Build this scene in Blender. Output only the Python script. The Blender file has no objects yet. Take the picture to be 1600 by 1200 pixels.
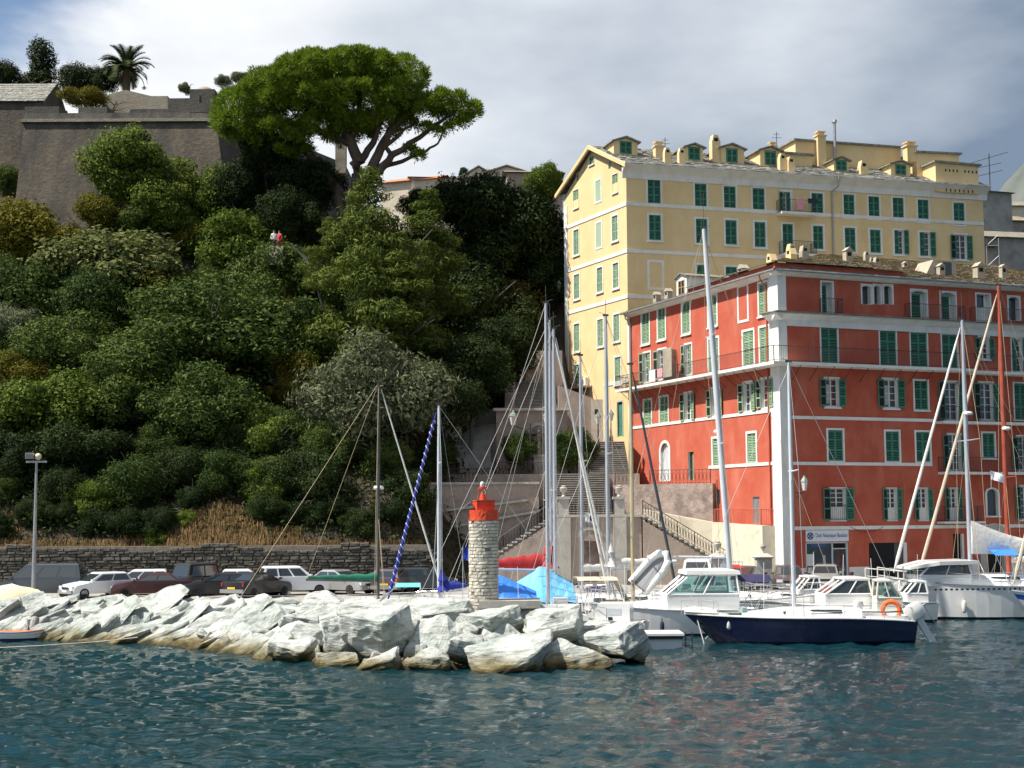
import bpy, bmesh, math, random
import numpy as np
from mathutils import Vector, Matrix, noise, Euler

SC = bpy.context.scene
COL = SC.collection
R = math.radians

# ------------------------------------------------------------------ camera
FPX = 2226.0                                   # focal length in photograph pixels (1600 wide)
CAM_LOC = Vector((0, 0, 6.0))
CAM_ROT = (Matrix.Rotation(R(90 + 5.13), 3, 'X') @ Matrix.Rotation(-0.0055, 3, 'Z'))
cd = bpy.data.cameras.new('camera')
cd.sensor_width = 36.0
cd.lens = 36.0 * FPX / 1600.0
cd.clip_start = 0.5
cd.clip_end = 12000
cam = bpy.data.objects.new('camera', cd)
cam.location = CAM_LOC
cam.rotation_euler = CAM_ROT.to_euler()
COL.objects.link(cam)
SC.camera = cam

# ------------------------------------------------------------------ light
SUN_AZ = Vector((-0.972, -0.235))              # horizontal direction towards the sun
SUN_EL = 55.0
SUN_POWER = 5.0
SKY_STRENGTH = 0.082
EXPOSURE = 0.62
sl = bpy.data.lights.new('sun', 'SUN')
sl.energy = SUN_POWER
sl.angle = R(0.5)
sl.color = (1.0, 0.94, 0.84)
so = bpy.data.objects.new('sun', sl)
sdir = Vector((SUN_AZ.x * math.cos(R(SUN_EL)), SUN_AZ.y * math.cos(R(SUN_EL)), math.sin(R(SUN_EL)))).normalized()
so.rotation_euler = sdir.to_track_quat('Z', 'Y').to_euler()
so.location = (-60, -20, 80)
COL.objects.link(so)

W = bpy.data.worlds.new('World')
SC.world = W
W.use_nodes = True
wt = W.node_tree
wt.nodes.clear()
def wn(t, **kw):
    n = wt.nodes.new(t)
    for k, v in kw.items():
        setattr(n, k, v)
    return n
def wl(a, b): wt.links.new(a, b)
sky = wn('ShaderNodeTexSky', sky_type='NISHITA', sun_disc=False)
sky.sun_elevation = R(SUN_EL)
sky.sun_rotation = math.atan2(SUN_AZ.x, SUN_AZ.y)
sky.air_density = 1.0; sky.dust_density = 0.6; sky.ozone_density = 1.5
bg_sky = wn('ShaderNodeBackground'); bg_sky.inputs[1].default_value = SKY_STRENGTH
wl(sky.outputs[0], bg_sky.inputs[0])
tc = wn('ShaderNodeTexCoord')
mp = wn('ShaderNodeMapping'); mp.inputs['Scale'].default_value = (1.0, 1.0, 1.9)
mp.inputs['Location'].default_value = (0.37, 0.15, 0.11)
wl(tc.outputs['Generated'], mp.inputs[0])
n1 = wn('ShaderNodeTexNoise'); n1.inputs['Scale'].default_value = 3.1; n1.inputs['Detail'].default_value = 9; n1.inputs['Roughness'].default_value = 0.52; n1.inputs['Distortion'].default_value = 0.25
wl(mp.outputs[0], n1.inputs['Vector'])
sx = wn('ShaderNodeSeparateXYZ'); wl(tc.outputs['Generated'], sx.inputs[0])
# cloud cover: broken on the western (left) side, closed deck to the east
cov = wn('ShaderNodeMapRange'); cov.inputs['From Min'].default_value = -0.40; cov.inputs['From Max'].default_value = -0.14
cov.inputs['To Min'].default_value = -0.17; cov.inputs['To Max'].default_value = 0.30; cov.interpolation_type = 'SMOOTHSTEP'
wl(sx.outputs['X'], cov.inputs['Value'])
ad = wn('ShaderNodeMath', operation='ADD'); wl(n1.outputs['Fac'], ad.inputs[0]); wl(cov.outputs[0], ad.inputs[1])
cm = wn('ShaderNodeMapRange'); cm.inputs['From Min'].default_value = 0.40; cm.inputs['From Max'].default_value = 0.60; cm.interpolation_type = 'SMOOTHSTEP'
wl(ad.outputs[0], cm.inputs['Value'])
# cloud thickness -> grey undersides
n2 = wn('ShaderNodeTexNoise'); n2.inputs['Scale'].default_value = 3.0; n2.inputs['Detail'].default_value = 7; n2.inputs['Roughness'].default_value = 0.5
mp2 = wn('ShaderNodeMapping'); mp2.inputs['Location'].default_value = (4.2, 1.3, 0.6); mp2.inputs['Scale'].default_value = (1, 1, 2.4)
wl(tc.outputs['Generated'], mp2.inputs[0]); wl(mp2.outputs[0], n2.inputs['Vector'])
th = wn('ShaderNodeMapRange'); th.inputs['From Min'].default_value = -0.30; th.inputs['From Max'].default_value = 0.34
th.inputs['To Min'].default_value = -0.30; th.inputs['To Max'].default_value = 0.80
wl(sx.outputs['X'], th.inputs['Value'])
n2s = wn('ShaderNodeMath', operation='MULTIPLY_ADD'); n2s.inputs[1].default_value = 1.9; n2s.inputs[2].default_value = -0.72
wl(n2.outputs['Fac'], n2s.inputs[0])
tad = wn('ShaderNodeMath', operation='ADD', use_clamp=True); wl(th.outputs[0], tad.inputs[0]); wl(n2s.outputs[0], tad.inputs[1])
cr = wn('ShaderNodeValToRGB')
cr.color_ramp.elements[0].position = 0.05; cr.color_ramp.elements[0].color = (1.08, 1.10, 1.13, 1)
cr.color_ramp.elements[1].position = 0.95; cr.color_ramp.elements[1].color = (0.235, 0.31, 0.425, 1)
e = cr.color_ramp.elements.new(0.45); e.color = (0.68, 0.74, 0.82, 1)
wl(tad.outputs[0], cr.inputs[0])
bg_c = wn('ShaderNodeBackground'); bg_c.inputs[1].default_value = 0.63
wl(cr.outputs[0], bg_c.inputs[0])
mx = wn('ShaderNodeMixShader')
wl(cm.outputs[0], mx.inputs[0]); wl(bg_sky.outputs[0], mx.inputs[1]); wl(bg_c.outputs[0], mx.inputs[2])
wo = wn('ShaderNodeOutputWorld'); wl(mx.outputs[0], wo.inputs[0])

vs = SC.view_settings
vs.view_transform = 'Standard'; vs.look = 'None'; vs.exposure = EXPOSURE; vs.gamma = 1.0; vs.use_curve_mapping = False
SC.cycles.max_bounces = 6; SC.cycles.diffuse_bounces = 3; SC.cycles.glossy_bounces = 3; SC.cycles.transmission_bounces = 4; SC.cycles.transparent_max_bounces = 6
SC.cycles.caustics_reflective = False; SC.cycles.caustics_refractive = False
try:
    SC.cycles.use_denoising = True
except Exception:
    pass

# ------------------------------------------------------------------ placing: photograph pixel + distance -> point in the place
def ray(px, py):
    return CAM_ROT @ Vector(((px - 800) / FPX, -(py - 600) / FPX, -1.0))
def at(px, py, Y):
    d = ray(px, py); return CAM_LOC + d * (Y / d.y)
def on_z(px, py, z):
    d = ray(px, py); return CAM_LOC + d * ((z - CAM_LOC.z) / d.z)
def zat(px, py, Y): return at(px, py, Y).z
def xat(px, Y, py=800): return at(px, py, Y).x

# ------------------------------------------------------------------ materials
MATS = {}
def mat(name, c1, c2=None, scale=1.0, rough=0.8, bump=0.0, bscale=20.0, metal=0.0, spec=0.4, stretch=(1, 1, 1), detail=6, dirt=None, dscale=0.4, damt=0.5, coat=0.0, dstretch=(1, 1, 1), coords='pos', contrast=(0.35, 0.65)):
    m = bpy.data.materials.new(name); m.use_nodes = True
    nt = m.node_tree; b = nt.nodes['Principled BSDF']
    b.inputs['Roughness'].default_value = rough; b.inputs['Metallic'].default_value = metal
    b.inputs['Specular IOR Level'].default_value = spec
    if coat: b.inputs['Coat Weight'].default_value = coat; b.inputs['Coat Roughness'].default_value = 0.05
    b.inputs['Base Color'].default_value = (*c1, 1)
    if coords == 'pos':
        g = nt.nodes.new('ShaderNodeNewGeometry'); src = g.outputs['Position']
    else:
        g = nt.nodes.new('ShaderNodeTexCoord'); src = g.outputs['Object']
    def nz(sc_, st, det=detail):
        mpn = nt.nodes.new('ShaderNodeMapping'); mpn.inputs['Scale'].default_value = st
        nt.links.new(src, mpn.inputs[0])
        n = nt.nodes.new('ShaderNodeTexNoise'); n.inputs['Scale'].default_value = sc_; n.inputs['Detail'].default_value = det; n.inputs['Roughness'].default_value = 0.6
        nt.links.new(mpn.outputs[0], n.inputs['Vector']); return n.outputs['Fac']
    col = None
    if c2 is not None:
        r = nt.nodes.new('ShaderNodeValToRGB'); r.color_ramp.elements[0].color = (*c1, 1); r.color_ramp.elements[1].color = (*c2, 1)
        r.color_ramp.elements[0].position, r.color_ramp.elements[1].position = contrast
        nt.links.new(nz(scale, stretch), r.inputs[0]); col = r.outputs[0]
    if dirt is not None:
        mr = nt.nodes.new('ShaderNodeMapRange'); mr.inputs['From Min'].default_value = 0.5; mr.inputs['From Max'].default_value = 0.72; mr.inputs['To Max'].default_value = damt
        nt.links.new(nz(dscale, dstretch, 8), mr.inputs['Value'])
        x = nt.nodes.new('ShaderNodeMix'); x.data_type = 'RGBA'
        nt.links.new(mr.outputs[0], x.inputs['Factor'])
        if col: nt.links.new(col, x.inputs['A'])
        else: x.inputs['A'].default_value = (*c1, 1)
        x.inputs['B'].default_value = (*dirt, 1); col = x.outputs['Result']
    if col: nt.links.new(col, b.inputs['Base Color'])
    if bump:
        bp = nt.nodes.new('ShaderNodeBump'); bp.inputs['Strength'].default_value = bump; bp.inputs['Distance'].default_value = 0.05
        nt.links.new(nz(bscale, (1, 1, 1), 5), bp.inputs['Height']); nt.links.new(bp.outputs[0], b.inputs['Normal'])
    MATS[name] = m
    return m

def leaf_mat(name, c1, c2, c3, trans=0.25, nscale=0.8):
    m = bpy.data.materials.new(name); m.use_nodes = True
    nt = m.node_tree; b = nt.nodes['Principled BSDF']; out = nt.nodes['Material Output']
    b.inputs['Roughness'].default_value = 0.7; b.inputs['Specular IOR Level'].default_value = 0.1
    g = nt.nodes.new('ShaderNodeNewGeometry'); oi = nt.nodes.new('ShaderNodeObjectInfo')
    n = nt.nodes.new('ShaderNodeTexNoise'); n.inputs['Scale'].default_value = nscale; n.inputs['Detail'].default_value = 8; n.inputs['Roughness'].default_value = 0.75
    nt.links.new(g.outputs['Position'], n.inputs['Vector'])
    a = nt.nodes.new('ShaderNodeMath'); a.operation = 'MULTIPLY_ADD'; a.inputs[1].default_value = 0.22; a.inputs[2].default_value = -0.11
    nt.links.new(oi.outputs['Random'], a.inputs[0])
    ri = nt.nodes.new('ShaderNodeMath'); ri.operation = 'MULTIPLY_ADD'; ri.inputs[1].default_value = 0.42; ri.inputs[2].default_value = -0.21
    nt.links.new(g.outputs['Random Per Island'], ri.inputs[0])
    s = nt.nodes.new('ShaderNodeMath'); s.operation = 'ADD'; nt.links.new(n.outputs['Fac'], s.inputs[0]); nt.links.new(a.outputs[0], s.inputs[1])
    s2 = nt.nodes.new('ShaderNodeMath'); s2.operation = 'ADD'; nt.links.new(s.outputs[0], s2.inputs[0]); nt.links.new(ri.outputs[0], s2.inputs[1])
    r = nt.nodes.new('ShaderNodeValToRGB')
    r.color_ramp.elements[0].position = 0.28; r.color_ramp.elements[0].color = (*c1, 1)
    r.color_ramp.elements[1].position = 0.8; r.color_ramp.elements[1].color = (*c3, 1)
    e = r.color_ramp.elements.new(0.52); e.color = (*c2, 1)
    nt.links.new(s2.outputs[0], r.inputs[0]); nt.links.new(r.outputs[0], b.inputs['Base Color'])
    t = nt.nodes.new('ShaderNodeBsdfTranslucent'); nt.links.new(r.outputs[0], t.inputs[0])
    mxs = nt.nodes.new('ShaderNodeMixShader'); mxs.inputs[0].default_value = trans
    nt.links.new(b.outputs[0], mxs.inputs[1]); nt.links.new(t.outputs[0], mxs.inputs[2]); nt.links.new(mxs.outputs[0], out.inputs[0])
    MATS[name] = m
    return m

def glass_mat(name, c, rough=0.04):
    return mat(name, c, rough=rough, spec=0.8, coat=0.6)

mat('stucco_yellow', (0.73, 0.535, 0.275), (0.80, 0.61, 0.335), 0.5, 0.92, 0.35, 14, dirt=(0.55, 0.40, 0.18), dscale=0.7, damt=0.35, dstretch=(1, 1, 0.35))
mat('stucco_red', (0.43, 0.078, 0.042), (0.50, 0.126, 0.074), 0.5, 0.92, 0.4, 10, dirt=(0.57, 0.22, 0.155), dscale=0.8, damt=0.45, dstretch=(1, 1, 0.3))
mat('white_trim', (0.80, 0.79, 0.75), (0.72, 0.71, 0.67), 1.2, 0.85, 0.15, 20, dirt=(0.5, 0.48, 0.43), dscale=1.4, damt=0.45, dstretch=(1, 1, 0.3))
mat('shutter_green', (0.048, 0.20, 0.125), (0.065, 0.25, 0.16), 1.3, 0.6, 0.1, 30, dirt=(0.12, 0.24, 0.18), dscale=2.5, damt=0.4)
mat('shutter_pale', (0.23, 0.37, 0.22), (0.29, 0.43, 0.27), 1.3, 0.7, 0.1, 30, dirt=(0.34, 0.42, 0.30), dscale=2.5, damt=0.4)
mat('wood_green_flat', (0.30, 0.42, 0.28), (0.35, 0.46, 0.31), 1.0, 0.8)
mat('iron', (0.025, 0.025, 0.028), (0.05, 0.04, 0.035), 4, 0.6, spec=0.5)
mat('zinc', (0.33, 0.34, 0.35), (0.42, 0.42, 0.42), 3, 0.45, metal=0.6)
mat('dark_void', (0.012, 0.012, 0.013), rough=0.9)
mat('interior_wall', (0.10, 0.095, 0.085), rough=0.9)
glass_mat('glass_dark', (0.03, 0.04, 0.045))
def clear_glass(name, tint):
    m = bpy.data.materials.new(name); m.use_nodes = True; nt = m.node_tree; nt.nodes.clear()
    o = nt.nodes.new('ShaderNodeOutputMaterial'); tr = nt.nodes.new('ShaderNodeBsdfTransparent'); tr.inputs[0].default_value = (*tint, 1)
    gl = nt.nodes.new('ShaderNodeBsdfGlossy'); gl.inputs['Roughness'].default_value = 0.03; fr = nt.nodes.new('ShaderNodeFresnel'); fr.inputs[0].default_value = 1.6
    ad_ = nt.nodes.new('ShaderNodeMath'); ad_.operation = 'ADD'; ad_.inputs[1].default_value = 0.12; nt.links.new(fr.outputs[0], ad_.inputs[0])
    mx_ = nt.nodes.new('ShaderNodeMixShader'); nt.links.new(ad_.outputs[0], mx_.inputs[0]); nt.links.new(tr.outputs[0], mx_.inputs[1]); nt.links.new(gl.outputs[0], mx_.inputs[2]); nt.links.new(mx_.outputs[0], o.inputs[0])
    MATS[name] = m
clear_glass('glass_teal', (0.50, 0.72, 0.68))
mat('curtain', (0.55, 0.55, 0.52), (0.35, 0.36, 0.36), 8, 0.8, stretch=(4, 4, 0.2))
mat('lauze', (0.14, 0.125, 0.105), (0.30, 0.28, 0.23), 2.4, 0.95, 0.5, 12, dirt=(0.20, 0.155, 0.06), dscale=1.2, damt=0.85)
mat('lauze_gold', (0.15, 0.125, 0.085), (0.34, 0.29, 0.19), 2.4, 0.95, 0.5, 12, dirt=(0.26, 0.16, 0.05), dscale=1.0, damt=0.9)
mat('lauze_grey', (0.17, 0.17, 0.15), (0.34, 0.33, 0.29), 2.6, 0.95, 0.5, 12, dirt=(0.10, 0.095, 0.08), dscale=1.2, damt=0.7)
mat('chimney_plaster', (0.36, 0.32, 0.25), (0.46, 0.41, 0.33), 2, 0.95, 0.4, 12, dirt=(0.2, 0.17, 0.12), dscale=2.0, damt=0.7)
mat('terracotta', (0.42, 0.15, 0.07), (0.50, 0.22, 0.11), 3, 0.9, 0.3, 20)
mat('cream_plaster', (0.62, 0.55, 0.42), (0.70, 0.63, 0.50), 0.6, 0.92, 0.3, 10, dirt=(0.36, 0.30, 0.21), dscale=1.2, damt=0.6)
mat('grey_plaster', (0.30, 0.29, 0.27), (0.40, 0.38, 0.35), 0.6, 0.95, 0.3, 10, dirt=(0.16, 0.15, 0.14), dscale=0.8, damt=0.6)
mat('pink_plaster', (0.36, 0.285, 0.235), (0.47, 0.385, 0.32), 0.7, 0.95, 0.45, 9, dirt=(0.17, 0.14, 0.12), dscale=0.7, damt=0.85)
mat('rough_wall', (0.30, 0.23, 0.20), (0.46, 0.37, 0.32), 1.6, 0.95, 1.0, 5, dirt=(0.14, 0.12, 0.10), dscale=0.9, damt=0.8)
mat('step_stone', (0.30, 0.28, 0.25), (0.40, 0.38, 0.34), 2, 0.9, 0.3, 12, dirt=(0.16, 0.15, 0.13), dscale=1.5, damt=0.6)
mat('fort_stone', (0.060, 0.052, 0.043), (0.185, 0.150, 0.108), 3.2, 0.95, 1.0, 4, stretch=(0.7, 0.7, 1.6), contrast=(0.25, 0.8), dirt=(0.04, 0.038, 0.036), dscale=0.32, damt=0.95, dstretch=(1.6, 1.6, 0.25))
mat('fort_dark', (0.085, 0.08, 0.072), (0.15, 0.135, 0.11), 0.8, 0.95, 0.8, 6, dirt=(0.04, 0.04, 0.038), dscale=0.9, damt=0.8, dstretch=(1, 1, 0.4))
mat('fort_pale', (0.30, 0.26, 0.20), (0.40, 0.35, 0.27), 0.8, 0.95, 0.8, 6, dirt=(0.16, 0.14, 0.11), dscale=0.9, damt=0.8)
mat('beacon_stone', (0.50, 0.46, 0.38), (0.68, 0.64, 0.54), 3.2, 0.9, 0.7, 9, dirt=(0.27, 0.24, 0.19), dscale=2.6, damt=0.7)
mat('beacon_core', (0.16, 0.14, 0.115), (0.24, 0.21, 0.17), 5, 0.95, 0.4, 12)
mat('beacon_red', (0.60, 0.055, 0.018), (0.70, 0.09, 0.03), 2, 0.55, 0.3, 9, dirt=(0.38, 0.06, 0.03), dscale=2.5, damt=0.6)
mat('drystone', (0.050, 0.047, 0.040), (0.150, 0.138, 0.115), 2.5, 0.95, 0.8, 8, dirt=(0.08, 0.075, 0.06), dscale=1.2, damt=0.7)  # base colours darkened to paint in the tree shade on the slope-foot wall
mat('soil', (0.035, 0.028, 0.019), (0.075, 0.056, 0.036), 0.5, 1.0, 0.8, 4)
mat('quay', (0.30, 0.28, 0.25), (0.38, 0.36, 0.32), 0.7, 0.9, 0.2, 12, dirt=(0.18, 0.17, 0.15), dscale=0.4, damt=0.6)
mat('concrete', (0.42, 0.40, 0.35), (0.50, 0.47, 0.42), 1.2, 0.9, 0.3, 14, dirt=(0.25, 0.23, 0.20), dscale=1.3, damt=0.5)
mat('bark', (0.085, 0.06, 0.045), (0.15, 0.105, 0.08), 2.0, 0.95, 0.9, 6, stretch=(1, 1, 0.3))
mat('bark_grey', (0.11, 0.095, 0.08), (0.17, 0.15, 0.125), 2.0, 0.95, 0.8, 6, stretch=(1, 1, 0.3))
mat('gelcoat', (0.80, 0.80, 0.78), (0.74, 0.74, 0.72), 0.9, 0.28, spec=0.5, coat=0.25, dirt=(0.6, 0.59, 0.54), dscale=0.9, damt=0.35)
mat('gelcoat_grey', (0.52, 0.56, 0.58), (0.58, 0.61, 0.62), 0.9, 0.35, spec=0.5, dirt=(0.42, 0.44, 0.40), dscale=0.9, damt=0.4)
mat('navy', (0.006, 0.008, 0.035), (0.009, 0.012, 0.045), 1, 0.22, spec=0.5, coat=0.4)
mat('antifoul', (0.02, 0.025, 0.05), rough=0.8)
mat('blue_stripe', (0.02, 0.09, 0.42), rough=0.4)
mat('deck_cream', (0.70, 0.66, 0.56), (0.64, 0.60, 0.50), 2, 0.7)
mat('alu', (0.50, 0.53, 0.57), (0.43, 0.46, 0.50), 0.8, 0.38, metal=0.35, spec=0.5)
mat('mast_white', (0.60, 0.63, 0.67), (0.53, 0.56, 0.60), 0.8, 0.4)
mat('mast_dark', (0.05, 0.05, 0.05), (0.08, 0.08, 0.08), 2, 0.4)
mat('mast_tan', (0.46, 0.40, 0.22), (0.40, 0.34, 0.18), 1.5, 0.5)
mat('mast_red', (0.30, 0.055, 0.03), (0.38, 0.09, 0.05), 1.5, 0.45)
mat('wire', (0.42, 0.41, 0.39), rough=0.5, metal=0.4)
mat('wire_tan', (0.45, 0.36, 0.24), rough=0.8)
mat('wire_dark', (0.06, 0.06, 0.06), rough=0.7)
mat('steel', (0.70, 0.70, 0.70), rough=0.25, metal=0.8)
mat('canvas_white', (0.74, 0.72, 0.67), (0.66, 0.64, 0.60), 1.6, 0.9, 0.5, 5)
mat('canvas_red', (0.33, 0.016, 0.018), (0.42, 0.03, 0.03), 1.4, 0.85, 0.6, 5)
mat('canvas_green', (0.012, 0.14, 0.085), (0.02, 0.18, 0.11), 1.4, 0.85, 0.5, 5)
mat('canvas_blue', (0.02, 0.035, 0.28), (0.03, 0.05, 0.34), 1.4, 0.85, 0.5, 5)
mat('canvas_navy', (0.02, 0.02, 0.06), (0.035, 0.03, 0.09), 1.4, 0.85, 0.5, 5)
mat('canvas_beige', (0.52, 0.45, 0.34), (0.60, 0.52, 0.40), 1.4, 0.85, 0.4, 5)
mat('canvas_teal', (0.12, 0.46, 0.45), (0.16, 0.52, 0.50), 1.4, 0.85, 0.4, 5)
mat('tarp_blue', (0.04, 0.20, 0.72), (0.06, 0.26, 0.80), 1.2, 0.6, 0.5, 4)
mat('tarp_sky', (0.14, 0.50, 0.85), (0.20, 0.57, 0.90), 1.2, 0.6, 0.5, 4)
mat('tarp_cream', (0.72, 0.66, 0.45), (0.64, 0.58, 0.39), 1.2, 0.8, 0.5, 4)
mat('orange', (0.85, 0.16, 0.03), (0.78, 0.13, 0.025), 2, 0.6)
mat('rubber', (0.02, 0.02, 0.021), rough=0.8)
mat('rubber_grey', (0.25, 0.26, 0.27), rough=0.6)
mat('wood', (0.36, 0.20, 0.08), (0.44, 0.26, 0.11), 2, 0.6, stretch=(1, 1, 4))
mat('paper', (0.75, 0.76, 0.74), rough=0.8)
mat('ink_blue', (0.05, 0.09, 0.22), rough=0.7)
mat('sign_white', (0.70, 0.74, 0.79), rough=0.6)
mat('flag_blue', (0.02, 0.05, 0.35), rough=0.9)
mat('flag_red', (0.55, 0.02, 0.03), rough=0.9)
mat('flag_white', (0.8, 0.8, 0.8), rough=0.9)
mat('lamp_glass', (0.62, 0.64, 0.60), rough=0.25)
mat('lamp_green', (0.20, 0.27, 0.22), rough=0.5)
mat('bronze', (0.17, 0.14, 0.09), (0.24, 0.20, 0.14), 3, 0.7)
mat('skin', (0.50, 0.30, 0.21), rough=0.6)
mat('cloth_red', (0.60, 0.04, 0.05), rough=0.9)
mat('cloth_dark', (0.03, 0.035, 0.06), rough=0.9)
mat('cloth_white', (0.72, 0.72, 0.72), rough=0.9)
mat('cloth_pink', (0.70, 0.32, 0.36), rough=0.9)
mat('hair', (0.03, 0.02, 0.015), rough=0.8)
mat('pot', (0.40, 0.16, 0.08), rough=0.9)
def paint(name, c, rough=0.3, metal=0.0):
    return mat(name, c, tuple(min(1, x * 1.08 + 0.002) for x in c), 0.6, rough, spec=0.5, metal=metal, coat=0.5)
paint('car_white', (0.72, 0.73, 0.73)); paint('car_black', (0.012, 0.012, 0.014)); paint('car_grey', (0.12, 0.12, 0.13), metal=0.4)
paint('car_silver', (0.42, 0.42, 0.41), metal=0.5); paint('car_maroon', (0.05, 0.008, 0.010)); paint('car_bronze', (0.10, 0.075, 0.085), metal=0.4); paint('car_slate', (0.055, 0.07, 0.085), metal=0.3)
mat('tyre', (0.02, 0.02, 0.02), rough=0.9)
mat('rim', (0.45, 0.45, 0.46), rough=0.3, metal=0.8)
mat('headlight', (0.75, 0.77, 0.78), rough=0.1, coat=1.0)
mat('taillight', (0.55, 0.02, 0.02), rough=0.15, coat=1.0)
mat('plate_white', (0.75, 0.75, 0.75), rough=0.5)
mat('plate_yellow', (0.75, 0.52, 0.05), rough=0.5)
mat('plate_ink', (0.02, 0.02, 0.02), rough=0.5)
mat('mountain', (0.075, 0.095, 0.085), (0.14, 0.15, 0.135), 0.006, 1.0, dirt=(0.05, 0.07, 0.05), dscale=0.012, damt=0.6)
leaf_mat('leaf_oak', (0.022, 0.043, 0.010), (0.058, 0.094, 0.020), (0.132, 0.170, 0.038))
leaf_mat('leaf_bright', (0.045, 0.078, 0.011), (0.110, 0.160, 0.023), (0.21, 0.25, 0.05), 0.32)
leaf_mat('leaf_autumn', (0.065, 0.072, 0.01), (0.155, 0.148, 0.018), (0.26, 0.2, 0.032), 0.32)
leaf_mat('leaf_pale', (0.07, 0.095, 0.025), (0.165, 0.185, 0.062), (0.3, 0.29, 0.13), 0.30)
leaf_mat('leaf_olive', (0.055, 0.072, 0.036), (0.135, 0.155, 0.08), (0.25, 0.265, 0.155), 0.22)
leaf_mat('leaf_pine', (0.05, 0.092, 0.007), (0.125, 0.195, 0.016), (0.23, 0.3, 0.036), 0.28)
leaf_mat('leaf_conifer', (0.034, 0.064, 0.012), (0.085, 0.122, 0.02), (0.165, 0.19, 0.036), 0.22)
leaf_mat('leaf_dark', (0.01, 0.02, 0.006), (0.022, 0.04, 0.01), (0.052, 0.072, 0.018), 0.15)
leaf_mat('leaf_brown', (0.060, 0.055, 0.016), (0.115, 0.085, 0.024), (0.18, 0.12, 0.035), 0.25)
leaf_mat('leaf_palm', (0.030, 0.045, 0.014), (0.055, 0.075, 0.024), (0.10, 0.115, 0.04), 0.15)
leaf_mat('straw', (0.13, 0.085, 0.035), (0.25, 0.165, 0.075), (0.40, 0.28, 0.14), 0.25)
leaf_mat('dry_twig', (0.05, 0.04, 0.028), (0.09, 0.07, 0.045), (0.15, 0.11, 0.07), 0.1)

_f = MATS['fort_stone'].node_tree
for _n in _f.nodes:
    if _n.type == 'MAP_RANGE': _n.inputs['From Min'].default_value = 0.40; _n.inputs['From Max'].default_value = 0.68
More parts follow.
